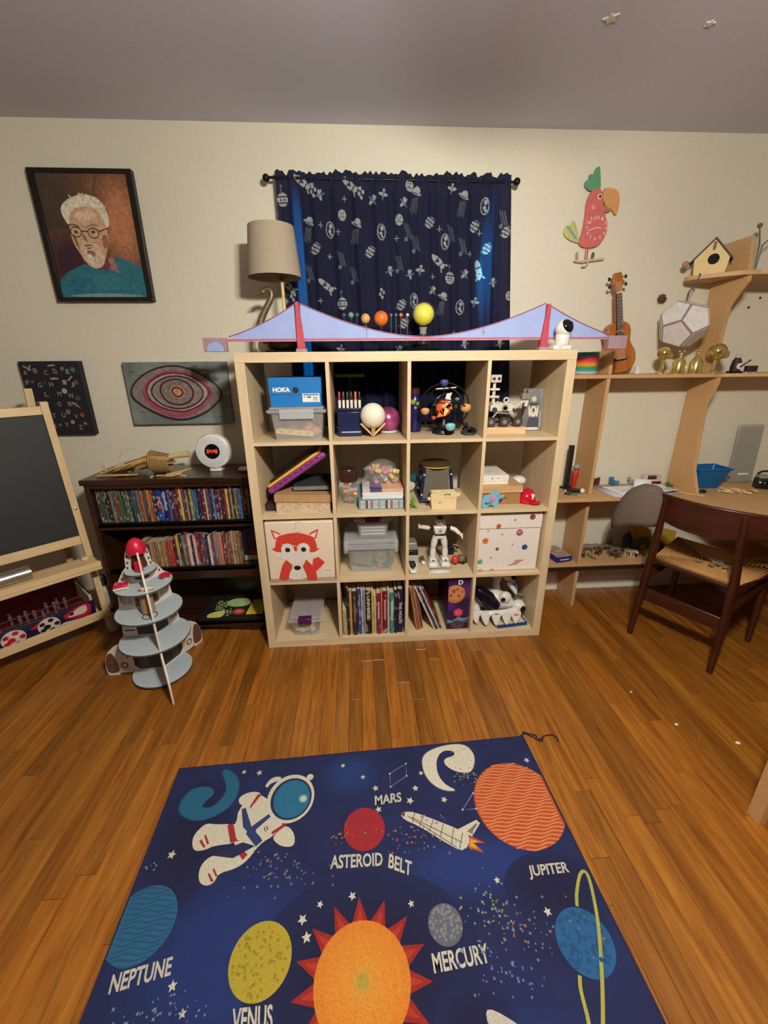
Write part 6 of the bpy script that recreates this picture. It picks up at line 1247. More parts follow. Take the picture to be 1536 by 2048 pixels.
# ================================================================== BOOKCASE CONTENTS
SH1, SH2, SH3 = .6663, .4053, .0683
rb = random.Random(21)
pal1 = [(84,72,96),(74,88,58),(60,76,52),(92,104,74),(40,34,36),(58,48,52),(44,38,40),(150,116,60),(112,122,100),(60,92,110),(160,50,56),(64,96,64),(104,110,70),(60,80,60),(70,84,84),(90,96,96),(52,56,60),(84,110,110),(60,90,120),(120,100,84),(186,112,66),(150,90,56)]
L1 = []
while sum(b[0]+.0006 for b in L1) < .245: 
    c = pal1[len(L1) % len(pal1)]; j = rb.uniform(.8, 1.15); L1.append((rb.uniform(.006, .014), rb.uniform(.165, .185), tuple(min(255, int(q*j)) for q in c), .0))
L1 += [(.011,.17,(190,116,70),.0), (.013,.172,(170,96,54),.0), (.012,.17,(50,44,60),.0), (.030,.178,(34,60,132),.0), (.030,.18,(36,34,110),.0)]
pal2 = [(84,120,160),(70,40,60),(110,56,80),(64,34,44),(120,40,50),(172,160,70),(90,50,70),(160,140,110),(60,30,40),(120,120,60),(60,90,140),(70,110,150),(44,36,40),(50,40,60),(120,40,60),(196,176,130),(84,60,90),(64,44,60)]
i = 0
while sum(b[0]+.0006 for b in L1) < .70: 
    c = pal2[i % len(pal2)]; i += 1; j = rb.uniform(.85, 1.15); L1.append((rb.uniform(.008, .016), rb.uniform(.16, .182), tuple(min(255, int(q*j)) for q in c), 0.))
L1 += [(.022,.18,(62,40,26),0.), (.026,.182,(52,34,22),0.)]
row_of_books(L1, BX0+.027, BY0+.025, SH1+.0003, 'books on the bookcase\'s upper shelf', 'on upper shelf of dark bookcase')
def bk_spine(txt, near_x, z0, z1, wfac, rgb, zrow, bold=.02, art=None):
    best = min([o for o in COL.objects if o.type == 'EMPTY' and o.name.split('.')[0] == 'book'], key=lambda o: abs(o.matrix_world.translation.x-near_x)+abs(o.matrix_world.translation.z-zrow)*5)
    t = best.matrix_world.translation; yy = t.y-.0032; wd = best.matrix_world.to_scale().x*wfac
    k = Ink(lambda a, b, h: (a, yy-h, b), .0001, .0004)
    if art: art(k, t.x, zrow, best.matrix_world.to_scale().x)
    if wd: bars(k, t.x, zrow+z0, zrow+z1, wd, rgb)
    k.done('spine_print', best, kind='stuff')
xq = BX0+.027+sum(b[0]+.0006 for b in L1)
xs1 = [BX0+.027+sum(b[0]+.0006 for b in L1[:i])+L1[i][0]/2 for i in range(len(L1))]
ib = [i for i, b in enumerate(L1) if b[2] == (34, 60, 132)][0]
bk_spine('', xs1[ib], 0, 0, 0, (0, 0, 0), SH1, art=lambda k, x, z, w: (k.line(smooth2([(x-.008, z+.125), (x+.006, z+.13), (x+.009, z+.115), (x-.004, z+.1), (x-.006, z+.085), (x+.006, z+.08)], 2, closed=False), .007, (226, 150, 60)), k.poly(circ(x, z+.075, .010, 16), (196, 60, 44)), k.poly([(x-.013, z+.004), (x+.013, z+.004), (x+.013, z+.05), (x-.013, z+.05)], (36, 80, 160)), k.poly(circ(x, z+.03, .004, 8), (220, 220, 220))))
bk_spine('WIZARD', xs1[ib+1], .05, .155, .5, (190, 190, 206), SH1); bk_spine('TREASURY', xs1[-1], .03, .165, .5, (150, 104, 56), SH1); bk_spine('STORIES', xs1[-2], .04, .165, .5, (140, 96, 54), SH1)
pal3 = [(112,60,50),(150,100,84),(130,84,70),(170,140,110),(150,120,90),(140,100,70),(176,150,104),(186,160,120),(170,130,80),(150,80,60),(176,70,56),(186,60,60),(60,44,60),(206,160,80),(70,60,70),(130,140,130),(170,50,50),(206,190,176),(40,34,36),(206,180,170),(176,40,50),(60,50,70),(120,40,60),(90,70,90),(48,40,60),(206,200,190),(160,40,60),(84,140,150),(200,110,90),(206,120,100)]
L2 = []
i = 0
while sum(b[0]+.0006 for b in L2) < .52:
    c = pal3[i % len(pal3)]; i += 1; h = rb.uniform(.135, .15) if i < 14 else rb.uniform(.165, .19); L2.append((rb.uniform(.010, .017), h, c, .0))
X2 = -.66
row_of_books(L2, X2, BY0+.03, SH2+.0003, 'books on the bookcase\'s middle shelf', 'on middle shelf of dark bookcase')
xs2 = X2+sum(b[0]+.0006 for b in L2)
fbx = thing('display_book', 'white edged dark book standing face-out at right end of middle shelf', 'book', (-.092, BY0+.085, SH2+.0003)); G(fbx).box(-.044, .044, -.01, .0, 0, .185).done('cover', pm('book_navy_cover', (24, 22, 48), .4)); G(fbx).box(-.044, .044, .0002, .018, .002, .183).done('pages', BOOKP)
k = Ink(lambda a, b, h: (-.092+a, BY0+.075-h, SH2+b), .0001, .0003); k.poly([(-.043, .002), (.043, .002), (.043, .03), (-.043, .03)], (190, 184, 170)); k.poly(circ(.006, .045, .022, 20, .014), (150, 20, 40)); k.done('cover_print', fbx, kind='stuff')
# tray of glow pieces on the bottom shelf
ty = thing('puzzle_tray', 'black flat tray holding round puzzle pieces on the bookcase\'s bottom shelf', 'tray', (-.245, BY0+.13, SH3+.0003))
G(ty).box(-.17, .19, -.12, .12, 0, .006).box(-.17, .19, -.12, -.114, .006, .016).box(-.17, .19, .114, .12, .006, .016).box(-.17, -.164, -.114, .114, .006, .016).box(.184, .19, -.114, .114, .006, .016).done('tray', pm('tray_black', (34, 32, 28), .5))
tz = SH3+.0003+.0065
def puz(P, c, name, lab, art=None, h=.004):
    o = G().prism(P, tz, tz+h, 'z').done('puzzle_piece', pm(name, c, .6, var=.15, scale=60), cat='puzzle piece', label=lab, bevel=.0008); return o
puz(circ(-.235, .345, .072, 30, .045), (182, 208, 140), 'glow_green', 'big pale green oval piece in the black puzzle tray'); puz(circ(-.213, .245, .036, 26, .028), (190, 70, 40), 'rust_red', 'rust red round piece in the black puzzle tray')
puz(circ(-.213, .2451, .020, 26, .015), (226, 120, 80), 'rust_ring', 'orange ring piece on the rust red round piece', h=.0062)
puz(smooth2([(-.375, .19), (-.30, .19), (-.285, .24), (-.30, .265), (-.35, .25), (-.385, .22)], 1), (216, 220, 110), 'glow_yellow', 'yellow-green fan shaped piece at front left of the black puzzle tray')
puz([(-.165, .215), (-.07, .215), (-.08, .37), (-.155, .37)], (230, 208, 70), 'card_yellow', 'yellow and white card at right end of the black puzzle tray')
g = G(); 
for i in range(40):
    x_, y_ = rb.uniform(-.36, -.30), rb.uniform(.27, .37); g.prism(star2(x_, y_, rb.uniform(.004, .009), 4, .5, rb.uniform(0, 3)), tz, tz+.003, 'z')
for i in range(16):
    x_, y_ = rb.uniform(-.285, -.255), rb.uniform(.20, .28); g.prism(star2(x_, y_, .005, 4, .5, rb.uniform(0, 3)), tz, tz+.003, 'z')
g.done('glow_confetti', pm('glow_bits', (160, 180, 120), .6), cat='confetti', label='scatter of tiny green star bits in the black puzzle tray', kind='stuff')
# on top of the bookcase: clock, bound twigs, shell
BT = .9003
ck = thing('sunrise_clock', 'round white alarm clock with glowing red 04:48 display on the bookcase', 'clock', (-.236, .30, BT)); tl = Matrix.Rotation(-.10, 4, 'X')
ckm = TR(0, 0, .104) @ tl @ Matrix.Rotation(PI/2, 4, 'X')
G(ck, ckm).lathe([(.05, -.05), (.075, -.045), (.088, -.02), (.0895, .01), (.084, .022), (.076, .026)], (0, 0, 0), 40).done('housing', pm('clock_white', (226, 222, 214), .35)); G(ck, ckm).lathe([(.0755, .0262), (.06, .030), (.04, .031)], (0, 0, 0), 36).done('light_face', pm('clock_face', (206, 208, 206), .4)); G(ck, ckm).lathe([(.038, .0312), (.037, .034), (.02, .0345)], (0, 0, 0), 32).done('display', pm('gloss_black', (16, 14, 26)))
G(ck).box(-.03, .03, -.02, .045, 0, .02).done('foot', pm('clock_white', (226, 222, 214)), bevel=.004)
DIG = pm('digit_glow', (255, 84, 40), .4, emis=2.2)
SEG = {'0': 'abcdef', '4': 'fgbc', '8': 'abcdefg'}
for ci, chh in enumerate('0448'):
    xo = -.0235+.0125*ci+(.005 if ci > 1 else 0); g = G(ck, TR(0, 0, .104) @ tl); hgt = .0085; wd = .0065; yq = -.0352
    for s_ in SEG[chh]:
        bx_ = {'a': (0, wd, 2*hgt, 2*hgt), 'g': (0, wd, hgt, hgt), 'd': (0, wd, 0, 0), 'f': (0, 0, hgt, 2*hgt), 'b': (wd, wd, hgt, 2*hgt), 'e': (0, 0, 0, hgt), 'c': (wd, wd, 0, hgt)}[s_]
        g.box(xo+bx_[0]-.0006, xo+bx_[1]+.0006, yq-.0004, yq, bx_[2]-.008-.0007, bx_[3]-.008+.0007)
    g.done('digit', DIG, kind='stuff')
g = G(ck, TR(0, 0, .104) @ tl)
for zz in (-.004, .004): g.box(-.0015+.003, .0015+.003, -.0356, -.0352, zz-.0015, zz+.0015)
g.done('colon', DIG, kind='stuff')
STR = pm('straw', (190, 156, 92), .8, var=.25, scale=30); STR2 = pm('bark_strip', (140, 104, 56), .85, var=.3, scale=30, bump=.5)
tw = thing('twig_bundle', 'bundle of dry straw-coloured twigs bound with twine on the bookcase', 'bundle', (-.55, .30, BT))
for i in range(32):
    a = rb.uniform(-.05, .05); z0 = .012+.06*rb.random(); y0 = rb.uniform(-.06, .04); xL = -.06-rb.uniform(.0, .2); zl = max(.008, z0-(-.06-xL)*rb.uniform(.1, .35)); xr = .06+rb.uniform(.0, .04)
    G(tw).tube([(xL, y0+a, zl), (-.05, y0, z0+.012), (.02, y0*.8, z0+.028), (xr, y0*.7, z0+.022)], [.0035, .006, .007, .005], 6).done('twig', STR if i % 3 else STR2)
for i in range(9):
    x_ = .0+.0105*i; G(tw).ring((x_, -.008, .058-.0012*i), .052-.0012*i, .0055, (1, .04, .03), 24, 6, 1.).done('twine_turn', pm('twine', (150, 118, 74), .9, bump=.4))
G(tw).tube([(.07, .0, .075), (.13, .0, .085), (.185, .0, .092)], [.014, .013, .017], 10).done('brush_end', pm('pale_bristle', (206, 182, 130), .8)); 
G(tw).tube([(-.16, -.02, .075), (-.13, -.02, .118), (-.09, -.01, .128), (-.03, -.01, .105), (.02, -.01, .10)], .0012, 5).done('stray_thread', STR)
for i, (P, l) in enumerate([([(-.80, .22, BT+.006), (-.72, .20, BT+.012), (-.60, .22, BT+.008)], 'long straw twig lying at the bookcase\'s left front'), ([(-.81, .30, BT+.045), (-.78, .28, BT+.01), (-.68, .26, BT+.03), (-.64, .25, BT+.05)], 'crooked straw twig rising at the left end of the bookcase top'), ([(-.81, .27, BT+.006), (-.70, .30, BT+.006), (-.66, .31, BT+.008)], 'short straw twig at the back left of the bookcase top'), ([(-.50, .20, BT+.005), (-.42, .19, BT+.006), (-.38, .21, BT+.012)], 'straw twig lying in front of the bound twig bundle'), ([(-.46, .22, BT+.005), (-.40, .24, BT+.012), (-.36, .28, BT+.02)], 'straw twig leaning right of the bound twig bundle')]):
    G().tube(smooth2([(0, 0)]) and P, [.005, .006, .004] if len(P) == 3 else [.004, .005, .005, .004], 6).done('straw_twig', STR, cat='twig', label=l, group='loose twigs on the bookcase')
G(None, TR(-.08, .27, BT+.013)).ball((0, 0, 0), .03, (1.3, .9, .42), 18, 10).done('shell', pm('shell_white', (222, 210, 190), .4), cat='shell', label='white oval shell at the right end of the bookcase top', at=(-.08, .27, BT+.0003))
for x_, y_, l in ((-.52, .195, 'white paper scrap in front of the bound twig bundle'), (-.37, .20, 'white paper scrap left of the round alarm clock')): G(None, TR(x_, y_, BT+.0022) @ rotz(x_*9)).cbox((0, 0, 0), (.03, .008, .003)).done('paper_scrap', CARD, cat='paper', label=l, group='paper scraps on the bookcase', bevel=.0008)
# ================================================================== ROCKET TOY
rk = thing('rocket_playset', 'white wooden rocket playset with grey round decks and red nose cap on the floor', 'toy rocket', (-.484, -.143, 0))
RW_ = pm('rocket_white', (222, 210, 196), .5, var=.03); DECK = pm('deck_grey', (184, 196, 202), .55, var=.05, scale=60); DRK = pm('deck_edge', (84, 86, 84), .6)
PRO = [(.0,.012),(.20,.012),(.205,.0),(.255,.0),(.262,.03),(.255,.09),(.235,.135),(.20,.165),(.16,.182),(.148,.2),(.145,.215),(.132,.365),(.118,.49),(.112,.50),(.095,.53),(.075,.562),(.06,.577),(.056,.62),(.046,.655),(.03,.664),(.0,.664)]
BRN = (104, 66, 58); INK_ = (52, 44, 44); TAN_ = (150, 120, 96)
for ai, a in enumerate((181.5, 66, -58.6)):
    R_ = rotz(math.radians(a))
    pr = PRO if ai < 2 else [(x*1.03, z) for x, z in PRO]
    po = G(rk, R_).prism([(x, z) for x, z in pr if x > 0 or z > .1][:0]+pr, -.004, .004, 'y').done('wall_board', RW_, bevel=.0008)
    for sd in ((1, -1) if ai < 2 else ()):
        Mk = W[rk.name] @ R_
        k = Ink(lambda x, z, h, Mk=Mk, sd=sd: tuple(Mk @ Vector((x, sd*(.004+h), z))), .0001, .0003)
        k.poly(smooth2([(.20,.015),(.255,.012),(.258,.06),(.248,.11),(.222,.135),(.206,.10),(.20,.06)], 1), BRN); k.line(circ(.172,.055,.014,18), .006, INK_, closed=True)
        for x, z, r in ((.165,.12,.009),(.18,.14,.005),(.15,.10,.006),(.18,.095,.004),(.17,.165,.004),(.145,.13,.008)): k.poly(star2(x, z, r, 4, .6, .3), INK_)
        k.poly([(.0,.03),(.105,.03),(.125,.05),(.125,.12),(.105,.14),(.0,.14)], (54, 42, 42)); k.poly([(.06,.04),(.10,.04),(.10,.13),(.06,.13)], (84, 72, 66))
        k.poly([(.0,.225),(.075,.225),(.075,.345),(.0,.345)], (56, 38, 44)); k.line([(.085,.25),(.13,.25)], .006, INK_); k.line([(.085,.28),(.125,.28)], .004, TAN_); k.poly([(.088,.3),(.12,.3),(.118,.335),(.088,.335)], (176, 164, 150))
        k.poly([(.0,.375),(.055,.375),(.052,.48),(.0,.48)], (126, 98, 72)); k.poly([(.01,.385),(.045,.385),(.043,.465),(.01,.465)], (60, 50, 40)); 
        for x, z in ((.075,.4),(.10,.4),(.075,.428),(.098,.428)): k.poly([(x-.009,z-.011),(x+.009,z-.011),(x+.009,z+.011),(x-.009,z+.011)], (176, 168, 156))
        k.poly([(.07,.455),(.1,.455),(.098,.475),(.07,.475)], INK_); k.line([(.11,.40),(.118,.46)], .004, (150, 50, 50))
        k.poly([(.0,.515),(.03,.515),(.034,.58),(.024,.63),(.0,.645)], (70, 36, 34)); 
        for z in (.53,.545): k.line([(.058,z),(.075,z-.002)], .003, INK_)
        for x, z in ((.046,.60),(.044,.63),(.05,.575),(.085,.52)): k.poly([(x-.004,z-.005),(x+.004,z-.005),(x+.004,z+.005),(x-.004,z+.005)], INK_)
        k.done('panel_print', rk, kind='stuff')
for z, r in ((.022, .132), (.215, .152), (.365, .140), (.498, .118), (.566, .064)):
    d_ = G(rk).lathe([(r-.001, z-.010), (r, z-.009), (r, z-.001), (r-.001, z)], (0, 0, 0), 44).done('deck', [DECK], bevel=0)
    G(rk).lathe([(r+.0003, z-.0088), (r+.0012, z-.0085), (r+.0012, z-.0015), (r+.0003, z-.0012)], (0, 0, 0), 44, cap=False).done('edge_band', DRK, d_)
CAPR = pm('cap_crimson', (204, 26, 62), .35)
G(rk).lathe([(.038, .648), (.039, .662), (.034, .685), (.022, .705), (.008, .714), (.001, .715)], (0, 0, 0), 28).done('nose_cap', CAPR)
G(rk).ring((.035, -.07, .3665), .03, .003, (0, 0, 1), 26).done('lift_ring', pm('ring_brown', (120, 100, 84), .5)); G(rk, TR(.02, -.045, 0)).lathe([(.028, .3752), (.028, .486)], (0, 0, 0), 20, cap=False).done('lift_tube', wood('lift_wood', (150, 112, 76), (176, 138, 98)))
G(rk, TR(.012, -.03, .5665)).box(-.014, .014, -.012, .012, 0, .05).done('cockpit_seat', CAPR, bevel=.004)
t = thing('toy_bed', 'crimson toy bed on the top deck\'s left side of the rocket', 'toy', (-.553, -.196, .4986), .4); G(t).box(-.03, .03, -.022, .022, .004, .012).done('frame', RW_, bevel=.001); G(t).box(-.029, .029, -.021, .021, .0125, .022).done('blanket', CAPR, bevel=.004); G(t).box(-.024, -.008, -.014, .014, .0222, .03).done('pillow', pm('pink_pillow', (216, 70, 100), .6), bevel=.003)
for x in (-.026, .026):
    for y in (-.018, .018): G(t).lathe([(.003, 0), (.003, .0039)], (x, y, 0), 8).done('leg', RW_)
t = thing('toy_table', 'round crimson topped toy table on the top deck\'s right side of the rocket', 'toy', (-.398, -.115, .4986)); G(t).lathe([(.014, 0), (.008, .004), (.008, .016)], n=16).done('pedestal', RW_); G(t).lathe([(.024, .0163), (.025, .02), (.0, .0205)], n=26).done('top', CAPR)
t = thing('toy_rocket', 'tiny cream wooden rocket lying on the rocket\'s top deck', 'toy', (-.432, -.222, .5068)); G(t).tube([(-.03, -.005, 0), (-.02, -.003, 0), (.012, .003, .0), (.028, .006, 0)], [.0035, .0075, .008, .002], 10).done('hull', pm('cream_wood', (220, 190, 156), .5)); G(t).box(-.032, -.018, -.012, .006, -.001, .001).done('fin', CAPR)
# white bottle beside the easel
wbt = thing('white_bottle', 'white bottle with dark cap on the floor between easel and bookcase', 'bottle', (-.925, .246, 0)); G(wbt).lathe([(.032, 0), (.034, .006), (.034, .24), (.028, .265), (.016, .275), (.016, .285)], n=24).done('body', pm('bottle_white', (206, 198, 186), .4)); G(wbt).lathe([(.022, .2852), (.022, .335), (.014, .345)], n=18).done('cap', pm('cap_green_black', (40, 50, 50), .4)); G(wbt).lathe([(.0345, .12), (.0346, .145)], n=24, cap=False).done('label_band', pm('label_black', (34, 28, 30), .5))
# ================================================================== ON THE EASEL
EM = W[ea.name]
lp2 = EM @ Vector((-.42, yt-.085, .4853))
rl = thing('foil_roll', 'silver foil roll lying on the easel\'s ledge', 'roll', tuple(lp2), math.atan2(.72, .69)+.03); G(rl).tube([(-.16, 0, .032), (.165, 0, .032)], .0315, 18).done('roll', pm('silver_foil', (180, 174, 164), .25, .85, var=.2, scale=30, bump=.4)); G(rl).tube([(.1652, 0, .032), (.17, 0, .032)], .010, 12).done('core', CBD)
sg = thing('soccer_game', 'tabletop soccer game in navy and red with ball shapes on the easel\'s lower shelf', 'game', tuple(EM @ Vector((-.30, .18, .1487))), math.atan2(.72, .69))
MAR = pm('maroon_field', (92, 18, 24), .5); NVG = pm('game_navy', (20, 24, 62), .4)
G(sg).box(-.25, .255, -.13, .15, 0, .01).done('field', MAR); G(sg).box(-.25, .255, .1502, .158, 0, .13).done('back_wall', pm('maroon_wall', (112, 20, 28), .5)); 
G(sg, TR(0, -.135, 0) @ Matrix.Rotation(.25, 4, 'X')).box(-.25, .262, -.006, .0, .005, .10).done('front_panel', NVG, bevel=.002)
G(sg).box(.2552, .268, -.10, .15, 0, .10).done('end_wall', pm('game_cream', (206, 190, 166), .5), bevel=.004); G(sg).box(.262, .2685, -.08, .12, .101, .106).done('end_slot', BLACK)
Mg = W[sg.name] @ TR(0, -.135, 0) @ Matrix.Rotation(.25, 4, 'X')
k = Ink(lambda x, z, h: tuple(Mg @ Vector((x, -.006-h, z))), .0002, .0004); GW = (222, 216, 204); GR_ = (206, 20, 48)
k.poly([(-.02,.06),(.055,.10),(.055,.055),(.05,.03)], GR_); k.poly(smooth2([(.10,.055),(.175,.098),(.245,.100),(.24,.02),(.2,.012)], 1), GR_); k.poly(smooth2([(.145,.06),(.19,.09),(.225,.092),(.222,.038),(.17,.04),(.135,.045)], 1), GW); k.poly([(.07,.01),(.12,.025),(.20,.012),(.2,.006),(.07,.006)], GW); k.poly(circ(.155,.062,.010,14), (40, 20, 26))
k.done('front_print', sg)
def ballcut(cx, cz, r, ca, cb, lab):
    P = circ(cx, cz, r, 30); bo = G(sg, TR(0, -.135, 0) @ Matrix.Rotation(.25, 4, 'X')).prism(P, -.0125, -.0072, 'y').done('ball_cutout', pm('ball_white', (222, 216, 204), .5), label=lab)
    k = Ink(lambda x, z, h: tuple(Mg @ Vector((x, -.0126-h, z))), .0002, .0003)
    k.poly([(cx+r*.36*math.cos(PI/2+2*PI*i/5+.3)-r*.18, cz+r*.36*math.sin(PI/2+2*PI*i/5+.3)-r*.1) for i in range(5)], ca)
    for j in range(5):
        an = PI/2+2*PI*j/5+.3+PI/5*1; x, z = cx+r*.72*math.cos(an), cz+r*.72*math.sin(an); P2 = [(x+r*.3*math.cos(an+2*PI*i/5), z+r*.3*math.sin(an+2*PI*i/5)) for i in range(5)]
        k.poly([(cx+(p[0]-cx)*min(1, r*.97/max(1e-6, math.hypot(p[0]-cx, p[1]-cz))), cz+(p[1]-cz)*min(1, r*.97/max(1e-6, math.hypot(p[0]-cx, p[1]-cz)))) for p in P2], ca)
    k.done('ball_print', sg, kind='stuff')
ballcut(-.085, .045, .048, (196, 18, 40), None, 'red and white soccer ball shape'); ballcut(.055, .047, .046, (24, 20, 24), None, 'black and white soccer ball shape')
for i, (x, y) in enumerate([(-.16,-.06),(-.14,-.03),(-.12,-.07),(-.03,.0),(.0,.03),(.03,.0),(.09,.05),(.12,.02),(.14,.06),(.17,.03),(-.06,.06),(.06,-.04)]):
    g = G(sg); g.lathe([(.006, .0102), (.007, .02), (.005, .035), (.009, .042), (.009, .058), (.004, .062)], (x, y, 0), 10); g.ball((x, y, .070), .008, n=10, m=6); g.done('player_figure', pm('player_pale', (130, 92, 90), .5))
for y in (-.045, .03): G(sg).tube([(-.24, y, .052), (.254, y, .052)], .0022, 8).done('rod', pm('dark_rod', (60, 50, 50), .4))
# ================================================================== SHELVES ON THE RIGHT
Z1 = 1.3558; Z2 = 1.8188; ZD = .7188; ZL = .2878
sl = thing('rainbow_spring', 'rainbow coil spring toy at the left end of the middle shelf', 'toy', (1.705, .36, Z1))
RC_ = [(206,150,160),(170,210,200),(70,170,160),(60,160,130),(90,150,90),(196,170,60),(222,160,60),(224,120,60),(216,80,70),(210,60,90),(206,90,120),(160,120,130),(60,150,130),(36,146,106)]
for i, c in enumerate(RC_): G(sl).ring((0, 0, .0042+.0078*i), .056, .0042, (0, 0, 1), 30, 6).done('coil', pm('spring_%d' % i, c, .25))
uk = thing('ukulele', 'small brown ukulele leaning on the wall on the middle shelf', 'ukulele', (1.906, .395, Z1+.004), rot=Matrix.Rotation(-.17, 4, 'Y') @ Matrix.Rotation(-.075, 4, 'X'))
UW = wood('ukulele_wood', (150, 84, 36), (182, 110, 52), axis=2, scale=30, stretch=10, rough=.3); UD = wood('ukulele_dark', (58, 32, 20), (82, 48, 30), axis=2, scale=30, rough=.35)
half = [(0, 0), (.045, .004), (.075, .028), (.086, .068), (.080, .108), (.062, .138), (.056, .158), (.060, .182), (.064, .206), (.055, .236), (.03, .252), (.0, .256)]
BP = smooth2(half+[(-x, z) for x, z in half[::-1][1:-1]], 2)
G(uk).prism(BP, -.028, .026, 'y').done('body', UW, bevel=.003); G(uk, TR(0, -.0282, .182) @ Matrix.Rotation(PI/2, 4, 'X')).lathe([(.0215, 0), (.0225, .0008), (.026, .0008), (.0265, 0)], (0, 0, 0), 26, cap=False).done('rosette', UD); G(uk, TR(0, -.0281, .182) @ Matrix.Rotation(PI/2, 4, 'X')).lathe([(.022, 0), (.021, .0005)], (0, 0, 0), 26).done('sound_hole', pm('hole_black', (14, 10, 8), .9))
G(uk).prism([(-.018, .215), (.018, .215), (.0155, .392), (-.0155, .392)], -.036, -.0285, 'y').done('fretboard', UD); G(uk).prism([(-.016, .257), (.016, .257), (.0145, .392), (-.0145, .392)], -.0283, -.012, 'y').done('neck', UW)
G(uk).prism(smooth2([(-.0145, .393), (.0145, .393), (.026, .43), (.024, .475), (.012, .486), (.0, .48), (-.012, .486), (-.024, .475), (-.026, .43)], 1), -.032, -.018, 'y').done('headstock', UW, bevel=.002); G(uk).box(-.0155, .0155, -.0375, -.030, .388, .3925).done('nut', CARD)
G(uk).box(-.034, .034, -.036, -.0285, .062, .078).done('bridge', UD, bevel=.002); G(uk).box(-.026, .026, -.0385, -.0362, .072, .075).done('saddle', CARD)
for i in range(10): G(uk).box(-.0165, .0165, -.0372, -.0362, .375-.0175*i*(1-.018*i), .3762-.0175*i*(1-.018*i)).done('fret', STEEL)
for s in (-1, 1):
    for z in (.425, .46): G(uk).tube([(s*.024, -.025, z), (s*.036, -.025, z)], .0028, 8).done('tuner_post', STEEL); G(uk).ball((s*.042, -.025, z), .0085, (.9, .6, 1.1), 12, 8).done('tuning_peg', BLACK)
for i in range(4): x = -.0105+.007*i; G(uk).tube([(x*1.3, -.0382, .074), (x, -.0395, .39), (x, -.0335, .44)], .0006, 4).done('string', CARD)
G().box(1.996, 2.016, .38, .40, Z1, Z1+.036).done('white_tag', CARD, cat='card', label='small white card leaning at the ukulele\'s right foot', bevel=.001)
# dodecahedron of paper panels on a string
dd = thing('paper_dodecahedron', 'white paper dodecahedron with mauve edges hanging on a string from the upper shelf', 'decoration', (2.172, .335, 1.594))
ph_ = (1+5**.5)/2; VV = [Vector(v).normalized() for v in [(a, b, c) for a in (-1, 1) for b in (-1, 1) for c in (-1, 1)]+[(0, a/ph_, b*ph_) for a in (-1, 1) for b in (-1, 1)]+[(a/ph_, b*ph_, 0) for a in (-1, 1) for b in (-1, 1)]+[(a*ph_, 0, b/ph_) for a in (-1, 1) for b in (-1, 1)]]
NN = [Vector(v).normalized() for v in [(a, 0, b*ph_) for a in (-1, 1) for b in (-1, 1)]+[(0, a*ph_, b) for a in (-1, 1) for b in (-1, 1)]+[(a*ph_, b, 0) for a in (-1, 1) for b in (-1, 1)]]
def frame(n, u): n = n.normalized(); e = (u-n*u.dot(n)).normalized(); return Matrix((e, n.cross(e), n)).transposed()
tow = Vector((-.66, -.74, .08))                        # the corner where three faces meet looks into the room
ROT = frame(tow, Vector((.74, -.66, .22))) @ frame(Vector((1, 1, 1)), Vector((1, 0, ph_))).transposed()
PAPW = pm('drawn_paper', (214, 210, 204), .7, var=.10, scale=50); MAUV = pm('mauve_tape', (150, 116, 124), .6)
Rd = .122
for nvec in NN:
    f = sorted(VV, key=lambda v: -v.dot(nvec))[:5]; c = sum(f, Vector())/5; e = (f[0]-c).normalized(); h_ = nvec.cross(e)
    f.sort(key=lambda v: math.atan2((v-c).dot(h_), (v-c).dot(e)))
    out = [ROT @ (v*Rd) for v in f]; cc = ROT @ (c*Rd); n3 = ROT @ nvec
    pa = [cc+(v-cc)*.985-n3*.001 for v in out]; pb = [cc+(v-cc)*.985-n3*.004 for v in out]
    p_ = G(dd).add(pa+pb, [(0,1,2,3,4), (9,8,7,6,5)]+[(i, (i+1) % 5, (i+1) % 5+5, i+5) for i in range(5)]).done('panel', MAUV, smooth=False)
    pa = [cc+(v-cc)*.90+n3*.0012 for v in out]; pb = [cc+(v-cc)*.90-n3*.0008 for v in out]
    G(dd).add(pa+pb, [(0,1,2,3,4), (9,8,7,6,5)]+[(i, (i+1) % 5, (i+1) % 5+5, i+5) for i in range(5)]).done('paper_face', PAPW, p_, smooth=False)
st_ = G(dd); st_.tube([(-.016, -.01, .100), (-.004, .0, .15), (.018, .0, .18), (.035, .0, .223), (.045, .02, .23)], .0032, 6); st_.tube([(-.014, -.008, .11), (-.012, -.003, .14), (.006, -.003, .165), (.018, -.003, .15)], .0028, 6); st_.done('string', pm('purple_string', (96, 66, 84), .8))
# glossy gold ornaments
GOLD = pm('gold_gloss', (226, 204, 130), .2, .85, var=.06)
def trophy(x, y, h, lab):
    t = thing('gold_ornament', lab, 'ornament', (x, y, Z1), group='gold ornaments on the middle shelf')
    G(t).lathe([(.030, 0), (.032, .01), (.028, .05), (.018, .075), (.008, h-.03), (.006, h-.022)], n=22).done('base', GOLD)
    G(t).ball((0, 0, h-.016), .009).done('knob', GOLD)
    for s in (-1, 1): G(t).ball((s*.013, -.002, h-.003), .0065).done('bead', GOLD)
    for s in (-1, 1): G(t).tube([(s*.02, 0, .07), (s*.032, 0, .05), (s*.034, 0, .0)], [.005, .006, .006], 8).done('side_leg', GOLD)
def orb(x, y, r, z, lab):
    t = thing('gold_ornament', lab, 'ornament', (x, y, Z1), group='gold ornaments on the middle shelf')
    G(t).lathe([(.026, 0), (.024, .006), (.008, .016), (.008, z-r+.004)], n=20).done('stand', GOLD); G(t).ball((0, 0, z), r, n=24, m=16).done('orb', pm('gold_glass', (214, 192, 120), .12, .85)); G(t).ball((r*.8, -.01, z-.012), r*.5).done('small_orb', GOLD)
